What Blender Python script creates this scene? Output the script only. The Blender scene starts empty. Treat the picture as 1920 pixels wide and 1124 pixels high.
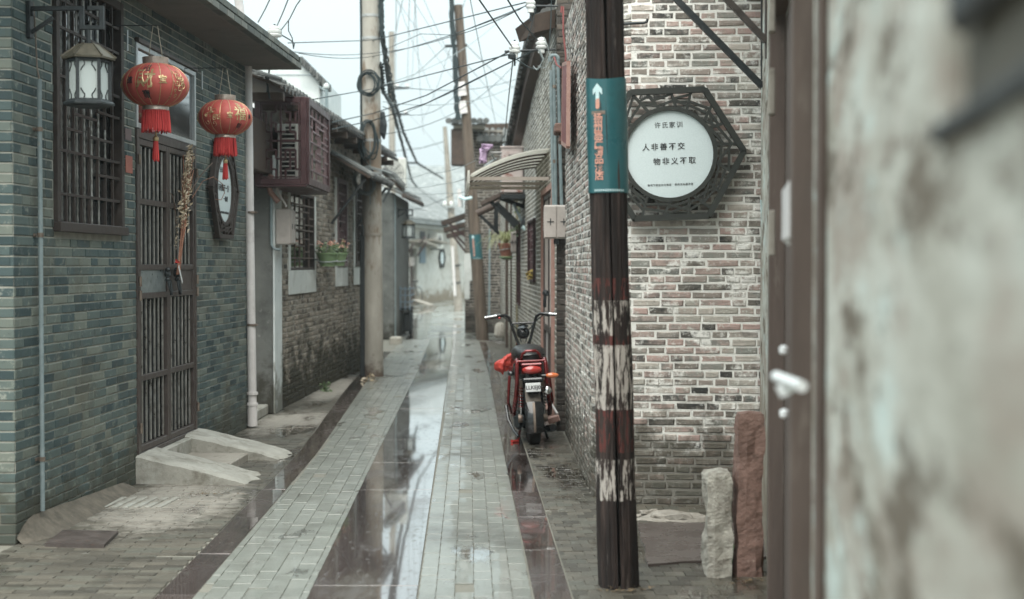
import bpy, bmesh, math, random
import numpy as np
from mathutils import Vector, Matrix, noise as mnoise
random.seed(7); np.random.seed(7)
SC = bpy.context.scene
COL = SC.collection
R = math.radians
# ---------------------------------------------------------------- camera
F_PX = 2700.0; HOR = 497.0; CAM_H = 1.5
PITCH = math.atan((562-HOR)/F_PX)
cam_d = bpy.data.cameras.new('camera'); cam = bpy.data.objects.new('camera', cam_d); COL.objects.link(cam)
cam.location = (0, 0, CAM_H); cam.rotation_euler = (math.pi/2-PITCH, 0, 0)
cam_d.sensor_width = 36; cam_d.lens = 36*F_PX/1920
cam_d.clip_start = .05; cam_d.clip_end = 900
cam_d.dof.use_dof = True; cam_d.dof.focus_distance = 9.7; cam_d.dof.aperture_fstop = 2.1
SC.camera = cam
SC.render.resolution_x = 1024; SC.render.resolution_y = 599
# ---------------------------------------------------------------- world: overcast daylight
w = bpy.data.worlds.new("World"); SC.world = w; w.use_nodes = True
nt = w.node_tree; N = nt.nodes; LK = nt.links; N.clear()
out = N.new('ShaderNodeOutputWorld'); bg = N.new('ShaderNodeBackground'); bg.inputs['Strength'].default_value = 0.1
sky = N.new('ShaderNodeTexSky'); sky.sky_type = 'NISHITA'; sky.sun_disc = False
sky.sun_elevation = R(60); sky.sun_rotation = R(170); sky.dust_density = 5; sky.air_density = 1.5
tc = N.new('ShaderNodeTexCoord'); sep = N.new('ShaderNodeSeparateXYZ'); LK.new(tc.outputs['Generated'], sep.inputs[0])
cl = N.new('ShaderNodeMath'); cl.operation = 'MAXIMUM'; cl.inputs[1].default_value = 0; LK.new(sep.outputs['Z'], cl.inputs[0])
ml = N.new('ShaderNodeMath'); ml.operation = 'MULTIPLY_ADD'; ml.inputs[1].default_value = 2.0; ml.inputs[2].default_value = 1.0; LK.new(cl.outputs[0], ml.inputs[0])
cloudn = N.new('ShaderNodeTexNoise'); cloudn.inputs['Scale'].default_value = 2.2; cloudn.inputs['Detail'].default_value = 4
LK.new(tc.outputs['Generated'], cloudn.inputs['Vector'])
cm = N.new('ShaderNodeMath'); cm.operation = 'MULTIPLY_ADD'; cm.inputs[1].default_value = .12; cm.inputs[2].default_value = .94; LK.new(cloudn.outputs['Fac'], cm.inputs[0])
mm = N.new('ShaderNodeMath'); mm.operation = 'MULTIPLY'; LK.new(ml.outputs[0], mm.inputs[0]); LK.new(cm.outputs[0], mm.inputs[1])
vs = N.new('ShaderNodeVectorMath'); vs.operation = 'SCALE'; vs.inputs[0].default_value = (4.9, 5.75, 5.9); LK.new(mm.outputs[0], vs.inputs['Scale'])
mx = N.new('ShaderNodeMixRGB'); mx.inputs['Fac'].default_value = .92
LK.new(sky.outputs[0], mx.inputs['Color1']); LK.new(vs.outputs[0], mx.inputs['Color2'])
LK.new(mx.outputs[0], bg.inputs['Color']); LK.new(bg.outputs[0], out.inputs['Surface'])
sd = bpy.data.lights.new('sun', 'SUN'); sd.energy = 3.4; sd.angle = R(70); sd.color = (1, .935, .85)
so = bpy.data.objects.new('sun', sd); COL.objects.link(so); so.location = (0, 0, 30)
so.rotation_euler = (R(34), R(-5), 0)
SC.view_settings.view_transform = 'Standard'; SC.view_settings.look = 'None'
SC.view_settings.gamma = 1; SC.view_settings.use_curve_mapping = False; SC.view_settings.exposure = 0.64
SC.render.engine = 'CYCLES'
SC.cycles.use_denoising = True; SC.cycles.max_bounces = 8; SC.cycles.volume_bounces = 0
SC.cycles.caustics_reflective = False; SC.cycles.caustics_refractive = False; SC.cycles.transparent_max_bounces = 8

# ---------------------------------------------------------------- picture point -> place
def ray(px, py):
    x = (px-960)/F_PX; y = (562-py)/F_PX
    return Vector((x, math.cos(PITCH)+y*math.sin(PITCH), -math.sin(PITCH)+y*math.cos(PITCH)))
def P(px, py, D):
    r = ray(px, py); return Vector((r.x/r.y*D, D, CAM_H+r.z/r.y*D))
def G(px, py, z=0.0):
    r = ray(px, py); t = (z-CAM_H)/r.z; return Vector((r.x*t, r.y*t, z))
class Frame:
    """a wall line from A to B, A at the viewer's left; local x along the wall, -y towards the viewer, z up"""
    def __init__(s, A, B):
        s.A = Vector((A[0], A[1], 0)); s.B = Vector((B[0], B[1], 0)); d = s.B-s.A; s.L = d.length; s.d = d/s.L
        s.n = Vector((s.d.y, -s.d.x, 0))          # towards the viewer
        s.M = Matrix(((s.d.x, -s.n.x, 0, s.A.x), (s.d.y, -s.n.y, 0, s.A.y), (0, 0, 1, 0), (0, 0, 0, 1)))
    def pt(s, a, out, z): return s.A+s.d*a+s.n*out+Vector((0, 0, z))
    def px(s, px, py, out=0.0):
        r = ray(px, py); o = Vector((0, 0, CAM_H)); A = s.A+s.n*out
        t = (A-o).dot(s.n)/r.dot(s.n); q = o+r*t
        return (q-s.A).dot(s.d), q.z
    def at(s, a): return s.A+s.d*a, s.n
class Path:
    def __init__(s, pts, s0=0.0):
        s.p = [Vector((a, b, 0)) for a, b in pts]; s.s = [s0]
        for a, b in zip(s.p, s.p[1:]): s.s.append(s.s[-1]+(b-a).length)
    def at(s, a):
        i = 0
        while i < len(s.p)-2 and a > s.s[i+1]: i += 1
        d = (s.p[i+1]-s.p[i]).normalized()
        return s.p[i]+d*(a-s.s[i]), Vector((d.y, -d.x, 0))

# ---------------------------------------------------------------- mesh building
class MB:
    def __init__(s, M=None): s.v = []; s.f = []; s.M = M
    def add(s, vs, fs, M=None):
        o = len(s.v)
        for p in vs:
            p = Vector(p)
            if M is not None: p = M @ p
            if s.M is not None: p = s.M @ p
            s.v.append(p)
        s.f += [tuple(i+o for i in f) for f in fs]; return s
    def box(s, x0, y0, z0, x1, y1, z1, ch=0.0, M=None):
        if x0 > x1: x0, x1 = x1, x0
        if y0 > y1: y0, y1 = y1, y0
        if z0 > z1: z0, z1 = z1, z0
        if ch <= 0:
            return s.add([(x0,y0,z0),(x1,y0,z0),(x1,y1,z0),(x0,y1,z0),(x0,y0,z1),(x1,y0,z1),(x1,y1,z1),(x0,y1,z1)],
                         [(0,3,2,1),(4,5,6,7),(0,1,5,4),(1,2,6,5),(2,3,7,6),(3,0,4,7)], M)
        ch = min(ch, (x1-x0)*.45, (y1-y0)*.45, (z1-z0)*.45)
        c = ((x0+x1)/2, (y0+y1)/2, (z0+z1)/2); h = ((x1-x0)/2, (y1-y0)/2, (z1-z0)/2)
        vs = []; ix = {}
        for sx in (-1,1):
            for sy in (-1,1):
                for sz in (-1,1):
                    for a in range(3):
                        q = [h[0]-ch, h[1]-ch, h[2]-ch]; q[a] = h[a]
                        ix[(sx,sy,sz,a)] = len(vs); vs.append((c[0]+sx*q[0], c[1]+sy*q[1], c[2]+sz*q[2]))
        fs = []
        for a in range(3):
            b, d = (a+1)%3, (a+2)%3
            for sg in (-1,1):
                def k(sb, sd_):
                    t = [0,0,0]; t[a] = sg; t[b] = sb; t[d] = sd_; return ix[(t[0],t[1],t[2],a)]
                q = [k(-1,-1), k(1,-1), k(1,1), k(-1,1)]; fs.append(tuple(q if sg > 0 else q[::-1]))
            for sb in (-1,1):
                for sd_ in (-1,1):   # edge along a between faces b and d
                    def k2(sa, fa):
                        t = [0,0,0]; t[a] = sa; t[b] = sb; t[d] = sd_; return ix[(t[0],t[1],t[2],fa)]
                    q = [k2(-1,b), k2(1,b), k2(1,d), k2(-1,d)]; fs.append(tuple(q if sb*sd_ < 0 else q[::-1]))
        for sx in (-1,1):
            for sy in (-1,1):
                for sz in (-1,1):
                    q = [ix[(sx,sy,sz,a)] for a in range(3)]; fs.append(tuple(q if sx*sy*sz > 0 else q[::-1]))
        return s.add(vs, fs, M)
    def bar(s, p, q, w=.02, h=None, up=(0,0,1), ch=0.0):
        p = Vector(p); q = Vector(q); h = w if h is None else h; d = q-p; L = d.length
        if L < 1e-6: return s
        d /= L; up = Vector(up)
        if abs(d.dot(up)) > .98: up = Vector((0,1,0)) if abs(d.y) < .9 else Vector((1,0,0))
        x = d.cross(up).normalized(); z = x.cross(d)
        M = Matrix(((x.x,d.x,z.x,p.x),(x.y,d.y,z.y,p.y),(x.z,d.z,z.z,p.z),(0,0,0,1)))
        return s.box(-w/2, 0, -h/2, w/2, L, h/2, ch, M)
    def tube(s, pts, r, n=8, caps=True, M=None):
        pts = [Vector(p) for p in pts]; m = len(pts); rs = r if isinstance(r, (list, tuple)) else [r]*m
        vs = []; fs = []; x = None
        for i, p in enumerate(pts):
            t = (pts[min(i+1,m-1)]-pts[max(i-1,0)])
            t = t.normalized() if t.length > 1e-9 else Vector((0,0,1))
            if x is None:
                a = Vector((0,0,1)) if abs(t.z) < .9 else Vector((1,0,0)); x = t.cross(a).normalized()
            else:
                x = (x-t*x.dot(t)); x = x.normalized() if x.length > 1e-6 else t.orthogonal().normalized()
            y = t.cross(x)
            for k in range(n):
                an = 2*math.pi*k/n; vs.append(p+(x*math.cos(an)+y*math.sin(an))*rs[i])
        for i in range(m-1):
            for k in range(n):
                k2 = (k+1)%n; fs.append((i*n+k, i*n+k2, (i+1)*n+k2, (i+1)*n+k))
        if caps: fs.append(tuple(range(n))[::-1]); fs.append(tuple((m-1)*n+k for k in range(n)))
        return s.add(vs, fs, M)
    def lathe(s, prof, c=(0,0,0), n=24, M=None, rib=0.0, ribs=0, caps=True):
        vs = []; fs = []; m = len(prof); c = Vector(c)
        for r, z in prof:
            for k in range(n):
                a = 2*math.pi*k/n; rr = r*(1-rib*abs(math.cos(a*ribs/2))**6) if ribs else r
                vs.append(c+Vector((rr*math.cos(a), rr*math.sin(a), z)))
        for i in range(m-1):
            for k in range(n):
                k2 = (k+1)%n; fs.append((i*n+k, i*n+k2, (i+1)*n+k2, (i+1)*n+k))
        if caps: fs.append(tuple(range(n))[::-1]); fs.append(tuple((m-1)*n+k for k in range(n)))
        return s.add(vs, fs, M)
    def prism(s, poly, y0, y1, M=None):
        """polygon in (x, z), extruded along y"""
        n = len(poly); vs = [(x, y0, z) for x, z in poly]+[(x, y1, z) for x, z in poly]
        fs = [tuple(range(n)), tuple(range(2*n-1, n-1, -1))]+[(i, i+n, (i+1)%n+n, (i+1)%n) for i in range(n)]
        return s.add(vs, fs, M)
    def ring(s, c, r, w, y0, y1, n=48, M=None):
        vs = []; fs = []
        for k in range(n):
            a = 2*math.pi*k/n
            for rr, y in ((r, y0), (r+w, y0), (r+w, y1), (r, y1)): vs.append((c[0]+rr*math.cos(a), y, c[1]+rr*math.sin(a)))
        for k in range(n):
            k2 = (k+1)%n
            for j in range(4): j2 = (j+1)%4; fs.append((k*4+j, k*4+j2, k2*4+j2, k2*4+j))
        return s.add(vs, fs, M)
    def build(s, name, mat, parent=None, smooth=False, base=None, kind=None):
        return mkobj(name, s.v, s.f, mat, parent, smooth, base, kind)
def wloc(o):
    l = Vector((0,0,0))
    while o is not None: l += o.location; o = o.parent
    return l
def mkobj(name, v, f, mat, parent=None, smooth=False, base=None, kind=None):
    me = bpy.data.meshes.new(name)
    off = wloc(parent) if parent else (Vector(base) if base is not None else Vector((0,0,0)))
    if isinstance(v, np.ndarray): vv = v-np.array(off)
    else: vv = [Vector(p)-off for p in v]
    me.from_pydata(vv if not isinstance(vv, np.ndarray) else vv.tolist(), [], f)
    me.update()
    if mat: me.materials.append(mat)
    bm = bmesh.new(); bm.from_mesh(me); bmesh.ops.recalc_face_normals(bm, faces=bm.faces); bm.to_mesh(me); bm.free()
    if smooth:
        for p in me.polygons: p.use_smooth = True
        try: me.set_sharp_from_angle(angle=R(42))
        except Exception: pass
    o = bpy.data.objects.new(name, me); COL.objects.link(o)
    if parent: o.parent = parent
    elif base is not None: o.location = off
    if kind: o['kind'] = kind
    return o
def tag(o, label=None, cat=None, group=None, kind=None):
    if label: o['label'] = label
    if cat: o['category'] = cat
    if group: o['group'] = group
    if kind: o['kind'] = kind
    return o
def thing(name, label, cat, loc, group=None):
    o = bpy.data.objects.new(name, None); COL.objects.link(o); o.location = loc; o.empty_display_size = .1
    return tag(o, label, cat, group)
def box(name, mat, parent, a, b, M=None, ch=.003, base=None, kind=None):
    return MB(M).box(*a, *b, ch=ch).build(name, mat, parent, base=base, kind=kind)

# ---------------------------------------------------------------- materials
def ramp(nt, stops, interp='LINEAR'):
    r = nt.nodes.new('ShaderNodeValToRGB'); cr = r.color_ramp; cr.interpolation = interp
    while len(cr.elements) > 1: cr.elements.remove(cr.elements[-1])
    cr.elements[0].position = stops[0][0]; cr.elements[0].color = (*stops[0][1], 1)
    for p, c in stops[1:]:
        e = cr.elements.new(p); e.color = (*c, 1)
    return r
def mat(name, cols, scale=8.0, rough=.8, bump=.3, bscale=None, bdist=.004, metal=0.0, rand=None, wear=(), rvar=.12, spec=.4,
        stretch=(1,1,1), coat=0.0, emit=None, trans=0.0, moss=None, vary=.35, aniso=False):
    """cols: colours from dark to light. rand: None / 'obj' / 'island' picks a colour per piece. wear: (colour, scale, lo, hi, strength)"""
    m = bpy.data.materials.new(name); m.use_nodes = True; nt = m.node_tree; N = nt.nodes; L = nt.links
    b = N['Principled BSDF']
    geo = N.new('ShaderNodeNewGeometry'); mp = N.new('ShaderNodeMapping'); mp.inputs['Scale'].default_value = stretch
    L.new(geo.outputs['Position'], mp.inputs['Vector'])
    n1 = N.new('ShaderNodeTexNoise'); n1.inputs['Scale'].default_value = scale; n1.inputs['Detail'].default_value = 6; n1.inputs['Roughness'].default_value = .65
    L.new(mp.outputs[0], n1.inputs['Vector'])
    k = len(cols); stops = [((i+.0)/max(1, k-1), c) for i, c in enumerate(cols)]
    if rand:
        if rand == 'obj': oi = N.new('ShaderNodeObjectInfo'); src = oi.outputs['Random']
        else: src = geo.outputs['Random Per Island']
        mr = N.new('ShaderNodeMath'); mr.operation = 'MULTIPLY_ADD'; mr.inputs[1].default_value = vary; L.new(n1.outputs['Fac'], mr.inputs[0])
        sb = N.new('ShaderNodeMath'); sb.operation = 'MULTIPLY_ADD'; sb.inputs[1].default_value = 1.0; sb.inputs[2].default_value = -vary/2
        L.new(src, sb.inputs[0]); L.new(sb.outputs[0], mr.inputs[2]); fac = mr.outputs[0]
    else:
        mr = N.new('ShaderNodeMapRange'); mr.inputs['From Min'].default_value = .3; mr.inputs['From Max'].default_value = .7
        L.new(n1.outputs['Fac'], mr.inputs['Value']); fac = mr.outputs[0]
    rp = ramp(nt, stops); L.new(fac, rp.inputs['Fac']); col = rp.outputs['Color']
    for wi, (wc, wsc, lo, hi, st) in enumerate(wear):
        nn = N.new('ShaderNodeTexNoise'); nn.inputs['Scale'].default_value = wsc; nn.inputs['Detail'].default_value = 7; nn.inputs['Roughness'].default_value = .7
        mp2 = N.new('ShaderNodeMapping'); mp2.inputs['Location'].default_value = (3.1*wi+1, 7.7*wi, 1.3); mp2.inputs['Scale'].default_value = stretch
        L.new(geo.outputs['Position'], mp2.inputs['Vector']); L.new(mp2.outputs[0], nn.inputs['Vector'])
        r2 = N.new('ShaderNodeMapRange'); r2.inputs['From Min'].default_value = lo; r2.inputs['From Max'].default_value = hi; r2.inputs['To Max'].default_value = st
        L.new(nn.outputs['Fac'], r2.inputs['Value'])
        mxn = N.new('ShaderNodeMixRGB'); mxn.inputs['Color2'].default_value = (*wc, 1)
        L.new(r2.outputs[0], mxn.inputs['Fac']); L.new(col, mxn.inputs['Color1']); col = mxn.outputs['Color']
    if moss:   # (colour, height, strength): growth near the damp foot of a wall
        sx = N.new('ShaderNodeSeparateXYZ'); L.new(geo.outputs['Position'], sx.inputs[0])
        nn = N.new('ShaderNodeTexNoise'); nn.inputs['Scale'].default_value = 4; nn.inputs['Detail'].default_value = 8; nn.inputs['Roughness'].default_value = .7
        L.new(geo.outputs['Position'], nn.inputs['Vector'])
        zz = N.new('ShaderNodeMapRange'); zz.inputs['From Min'].default_value = 0; zz.inputs['From Max'].default_value = moss[1]; zz.inputs['To Min'].default_value = .78; zz.inputs['To Max'].default_value = .28
        L.new(sx.outputs['Z'], zz.inputs['Value'])
        sm = N.new('ShaderNodeMath'); sm.operation = 'ADD'; L.new(zz.outputs[0], sm.inputs[0]); L.new(nn.outputs['Fac'], sm.inputs[1])
        r2 = N.new('ShaderNodeMapRange'); r2.inputs['From Min'].default_value = .98; r2.inputs['From Max'].default_value = 1.14; r2.inputs['To Max'].default_value = moss[2]
        L.new(sm.outputs[0], r2.inputs['Value'])
        mxn = N.new('ShaderNodeMixRGB'); mxn.inputs['Color2'].default_value = (*moss[0], 1)
        L.new(r2.outputs[0], mxn.inputs['Fac']); L.new(col, mxn.inputs['Color1']); col = mxn.outputs['Color']
    L.new(col, b.inputs['Base Color'])
    rr = N.new('ShaderNodeMapRange'); rr.inputs['From Min'].default_value = .3; rr.inputs['From Max'].default_value = .7
    rr.inputs['To Min'].default_value = max(.02, rough-rvar); rr.inputs['To Max'].default_value = min(1, rough+rvar)
    L.new(n1.outputs['Fac'], rr.inputs['Value']); L.new(rr.outputs[0], b.inputs['Roughness'])
    b.inputs['Metallic'].default_value = metal; b.inputs['Specular IOR Level'].default_value = spec
    if coat: b.inputs['Coat Weight'].default_value = coat; b.inputs['Coat Roughness'].default_value = .08
    if emit: b.inputs['Emission Color'].default_value = (*emit[0], 1); b.inputs['Emission Strength'].default_value = emit[1]
    if trans: b.inputs['Transmission Weight'].default_value = trans
    if bump:
        n2 = N.new('ShaderNodeTexNoise'); n2.inputs['Scale'].default_value = bscale or scale*4; n2.inputs['Detail'].default_value = 6; n2.inputs['Roughness'].default_value = .6
        L.new(mp.outputs[0], n2.inputs['Vector'])
        bp = N.new('ShaderNodeBump'); bp.inputs['Strength'].default_value = bump; bp.inputs['Distance'].default_value = bdist
        L.new(n2.outputs['Fac'], bp.inputs['Height']); L.new(bp.outputs[0], b.inputs['Normal'])
    return m
def pair(name, **k): return mat(name, rand='obj', **k), mat(name+'_joined', rand='island', **k)
M = {}
kw = dict(cols=[(.024,.043,.046),(.047,.074,.077),(.066,.096,.094),(.086,.114,.107),(.105,.130,.116),(.155,.172,.146)], scale=9, rough=.75, bump=.5, bscale=45, bdist=.003,
          wear=[((.36,.37,.32), 14, .57, .70, .6), ((.085,.075,.05), 1.6, .50, .66, .6), ((.02,.025,.025), 26, .60, .70, .6), ((.40,.40,.35), 3, .62, .72, .4)], moss=((.045,.045,.03), .55, .7))
M['brickL'] = pair('blue_grey_brick', **kw)
kw = dict(cols=[(.040,.040,.038),(.20,.18,.155),(.31,.26,.23),(.24,.245,.22),(.40,.285,.255),(.33,.315,.275),(.47,.42,.375),(.075,.075,.070),(.40,.31,.275),(.17,.175,.16)], scale=12, rough=.88, bump=.9, bscale=38, bdist=.006, vary=.3,
          wear=[((.74,.73,.69), 7, .53, .62, .9), ((.035,.035,.033), 20, .60, .70, .75), ((.62,.62,.57), 34, .56, .66, .65)], moss=((.06,.055,.04), .9, .8))
M['brickR'] = pair('old_grey_pink_brick', **kw)
kw = dict(cols=[(.06,.052,.044),(.15,.13,.105),(.22,.19,.155),(.28,.245,.20),(.18,.165,.14),(.34,.30,.25)], scale=12, rough=.9, bump=.9, bscale=38, bdist=.008,
          wear=[((.42,.40,.35), 6, .56, .70, .55), ((.02,.02,.017), 16, .58, .70, .7)], moss=((.028,.026,.014), 1.15, .95))
M['brickO'] = pair('weathered_brown_brick', **kw)
kw = dict(cols=[(.10,.09,.075),(.20,.185,.155),(.29,.27,.23),(.23,.225,.195),(.34,.32,.27)], scale=12, rough=.9, bump=.9, bscale=38, bdist=.006,
          wear=[((.45,.45,.40), 3, .50, .66, .7), ((.02,.02,.018), 18, .58, .70, .7)], moss=((.10,.09,.06), .8, .6))
M['brickW'] = pair('pale_alley_brick', **kw)
kw = dict(cols=[(.022,.018,.016),(.045,.038,.033),(.07,.06,.052),(.10,.085,.07)], scale=12, rough=.9, bump=.9, bscale=38, bdist=.008,
          wear=[((.28,.26,.22), 10, .62, .72, .5)])
M['brickD'] = pair('dark_damp_brick', **kw)
M['mortarL'] = mat('cement_mortar', [(.23,.235,.205),(.36,.355,.315)], 12, .9, .6, moss=((.06,.055,.04), .6, .7))
M['mortarR'] = mat('lime_mortar', [(.66,.65,.61),(.80,.79,.75)], 14, .95, .9, bdist=.006, wear=[((.14,.13,.11), 7, .60, .72, .8)], moss=((.10,.09,.07), 1.0, .85))
M['mortarO'] = mat('old_mortar', [(.20,.185,.16),(.34,.32,.28)], 14, .95, .9, bdist=.006, moss=((.02,.02,.014), 1.1, .9))
M['mortarD'] = mat('dark_mortar', [(.03,.028,.025),(.07,.062,.055)], 14, .95, .8)
M['plasterG'] = mat('grey_cement_plaster', [(.085,.09,.085),(.16,.165,.155)], 3, .85, .4, wear=[((.05,.05,.045), 5, .55, .7, .6), ((.33,.34,.32), 9, .6, .7, .5)], moss=((.03,.028,.02), .7, .9))
M['plasterP'] = mat('pale_lime_plaster', [(.50,.55,.55),(.66,.70,.69)], 4, .85, .3, wear=[((.20,.19,.16), 9, .60, .74, .6)], moss=((.08,.075,.05), .8, .8))
M['plasterW'] = mat('whitewashed_plaster', [(.46,.49,.47),(.60,.62,.60)], 2, .85, .3, wear=[((.25,.25,.22), 3, .52, .7, .6)])
M['skirt'] = mat('stained_cement_skirting', [(.08,.07,.055),(.165,.145,.118)], 14, .9, .9, bdist=.004, wear=[((.06,.055,.045), 8, .5, .66, .7)])
M['slab'] = mat('concrete_soffit', [(.14,.125,.115),(.21,.19,.175)], 2.5, .85, .3, wear=[((.09,.08,.07), 4, .55, .7, .5)])
M['slabedge'] = pair('edge_brick', cols=[(.07,.08,.075),(.12,.13,.115),(.17,.17,.15)], scale=8, rough=.85, bump=.5)
M['concrete'] = mat('pale_concrete', [(.24,.235,.205),(.38,.375,.34)], 5, .85, .9, bdist=.008, wear=[((.12,.105,.08), 5, .52, .66, .7), ((.46,.48,.45), 3, .55, .68, .6), ((.08,.075,.06), 26, .62, .7, .6)])
M['concpole'] = mat('weathered_concrete_pole', [(.27,.255,.22),(.42,.40,.355)], 4, .85, .5, stretch=(1,1,.35), wear=[((.17,.12,.08), 2.2, .50, .57, .85), ((.14,.12,.10), 9, .62, .7, .6)], moss=((.10,.07,.055), .35, .9))
M['concfar'] = mat('grey_concrete', [(.22,.20,.17),(.34,.32,.28)], 4, .85, .5, wear=[((.12,.10,.08), 6, .56, .66, .6)])
M['steel'] = mat('brown_painted_steel', [(.042,.034,.031),(.078,.064,.058)], 15, .45, .25, wear=[((.15,.08,.05), 24, .6, .72, .6)], spec=.5)
M['steelbar'] = mat('brushed_steel_bar', [(.22,.215,.20),(.46,.46,.44)], 18, .36, .15, metal=.75)
M['zinc'] = mat('worn_zinc_plate', [(.25,.32,.34),(.5,.56,.57)], 16, .35, .2, metal=.8, wear=[((.2,.16,.12), 20, .6, .7, .6)])
M['alu'] = mat('aluminium_frame', [(.42,.46,.47),(.6,.63,.64)], 14, .4, .1, metal=.6)
M['iron'] = mat('black_cast_iron', [(.012,.016,.018),(.03,.036,.038)], 20, .5, .3)
M['bronze'] = mat('aged_bronze_cap', [(.06,.055,.04),(.13,.115,.085)], 20, .5, .3, metal=.3)
M['frost'] = mat('frosted_lamp_glass', [(.60,.66,.65),(.68,.73,.72)], 3, .3, 0)
M['glass'] = mat('dark_window_glass', [(.012,.016,.018),(.02,.025,.028)], 2, .06, .06, bscale=1.5, rvar=.03, spec=.9, coat=1)
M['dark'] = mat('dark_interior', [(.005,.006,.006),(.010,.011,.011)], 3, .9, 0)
M['maroon'] = mat('maroon_painted_metal', [(.034,.014,.016),(.066,.028,.030)], 12, .42, .15, spec=.5, wear=[((.16,.12,.11), 30, .62, .72, .5)])
M['maroonp'] = mat('faded_mauve_window_frame', [(.12,.075,.08),(.22,.15,.155)], 12, .5, .15)
M['lattice'] = mat('dark_wood_lattice', [(.026,.020,.018),(.058,.046,.040)], 14, .6, .3)
M['signbar'] = mat('green_black_lattice', [(.016,.019,.017),(.034,.037,.032)], 14, .65, .3, wear=[((.14,.14,.12), 30, .64, .74, .5)])
M['disc'] = mat('pale_speckled_sign_board', [(.52,.60,.61),(.62,.70,.71)], 160, .45, .05)
M['ink'] = mat('black_ink', [(.02,.02,.022),(.035,.035,.037)], 30, .6, 0)
M['pipegrey'] = mat('blue_grey_conduit', [(.15,.20,.21),(.24,.29,.30)], 12, .5, .1, wear=[((.30,.28,.24), 9, .6, .7, .5)])
M['pvc'] = mat('white_pvc_pipe', [(.52,.50,.49),(.68,.66,.65)], 5, .45, .1, wear=[((.26,.22,.2), 4, .58, .7, .45)])
M['clamp'] = mat('rusty_clamp', [(.14,.10,.08),(.28,.24,.2)], 20, .5, .2, metal=.5)
M['plastic'] = mat('beige_plastic_box', [(.36,.325,.30),(.46,.42,.39)], 8, .5, .1, wear=[((.2,.17,.14), 12, .6, .72, .4)])
M['acwhite'] = mat('cream_ac_casing', [(.48,.49,.45),(.60,.60,.56)], 8, .5, .1, wear=[((.25,.15,.1), 14, .60, .72, .6)])
M['rust'] = mat('rusty_white_ac_casing', [(.50,.42,.40),(.62,.55,.52)], 8, .55, .3, wear=[((.22,.07,.04), 9, .53, .62, .9)])
M['lred'] = mat('red_lantern_cloth', [(.44,.080,.066),(.54,.125,.105)], 12, .55, .12, wear=[((.62,.12,.09), 3, .5, .7, .5)])
M['gold'] = mat('gilt_paint', [(.42,.30,.14),(.62,.50,.30)], 25, .35, .1, metal=.55)
M['silver'] = mat('silvery_lantern_collar', [(.36,.30,.25),(.58,.52,.46)], 20, .35, .15, metal=.55)
M['fringe'] = mat('red_fringe_thread', [(.36,.022,.025),(.58,.07,.065)], 60, .75, 0, rand='island')
M['string'] = mat('beige_string', [(.25,.22,.17),(.35,.31,.25)], 20, .8, 0)
M['paper'] = mat('faded_red_paper', [(.30,.10,.075),(.42,.17,.13)], 20, .8, .05)
M['paper2'] = mat('faded_grey_pink_paper', [(.14,.10,.10),(.2,.15,.15)], 20, .8, .05)
M['white'] = mat('white_enamel', [(.72,.74,.74),(.80,.82,.82)], 8, .4, 0)
M['porc'] = mat('white_porcelain', [(.62,.64,.62),(.75,.76,.74)], 8, .2, 0, spec=.7)
M['dry'] = mat('dried_flower', [(.26,.20,.13),(.42,.35,.25),(.55,.48,.38)], 40, .9, 0, rand='island')
M['stem'] = mat('reddish_dry_stem', [(.24,.09,.06),(.36,.2,.13)], 30, .85, 0)
M['branch'] = mat('grey_brown_twig', [(.12,.08,.06),(.2,.15,.12)], 30, .85, 0)
M['ribbon'] = mat('red_ribbon', [(.5,.02,.015),(.6,.04,.03)], 10, .6, 0)
M['stone'] = mat('white_granite_post', [(.22,.20,.17),(.52,.50,.44)], 20, .85, .9, bdist=.012, wear=[((.12,.10,.08), 9, .56, .66, .75)])
M['stoneR'] = mat('red_brown_stone_post', [(.14,.085,.068),(.27,.17,.14)], 12, .85, .9, bdist=.012, wear=[((.07,.045,.035), 8, .55, .66, .6), ((.42,.33,.28), 12, .62, .7, .6)])
M['rubble'] = mat('broken_concrete', [(.22,.20,.17),(.38,.35,.31)], 12, .9, .9, bdist=.01)
M['tile'] = mat('grey_clay_roof_tile', [(.05,.055,.055),(.13,.135,.13)], 10, .85, .5, rand='obj', wear=[((.30,.32,.31), 8, .55, .68, .6)])
M['tileS'] = mat('grey_clay_tiles_joined', [(.05,.055,.055),(.13,.135,.13)], 10, .85, .5, rand='island', wear=[((.30,.32,.31), 8, .55, .68, .6)])
M['tileF'] = mat('haze_pale_tiles', [(.13,.145,.145),(.21,.23,.23)], 6, .85, .4, rand='island', wear=[((.42,.44,.43), 3, .5, .66, .6)])  # distance haze is put into these paler tile colours
M['woodD'] = mat('dark_eave_timber', [(.04,.028,.022),(.09,.065,.05)], 10, .8, .4)
M['timber'] = mat('brown_timber', [(.065,.048,.040),(.125,.097,.083)], 10, .75, .4, stretch=(1,1,.15), wear=[((.24,.21,.18), 14, .6, .7, .4)])
M['cable'] = mat('black_cable', [(.010,.020,.022),(.02,.032,.034)], 10, .6, 0)
M['cableG'] = mat('grey_cable', [(.16,.19,.19),(.24,.27,.27)], 10, .6, 0)
M['band'] = mat('steel_pole_band', [(.3,.31,.3),(.42,.43,.42)], 14, .5, .1, metal=.4)
M['green'] = mat('green_plastic_pot', [(.15,.23,.12),(.22,.31,.17)], 6, .5, .1)
M['leaf'] = mat('green_leaf', [(.05,.09,.04),(.10,.15,.06),(.14,.19,.10)], 30, .6, 0, rand='island')
M['leafY'] = mat('pale_striped_leaf', [(.32,.36,.16),(.45,.47,.26),(.20,.27,.10)], 30, .6, 0, rand='island')
M['leafO'] = mat('yellowing_leaf', [(.35,.26,.06),(.5,.36,.08)], 30, .6, 0, rand='island')
M['petal'] = mat('peach_petal', [(.62,.36,.27),(.72,.50,.40),(.52,.22,.2)], 30, .7, 0, rand='island')
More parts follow.
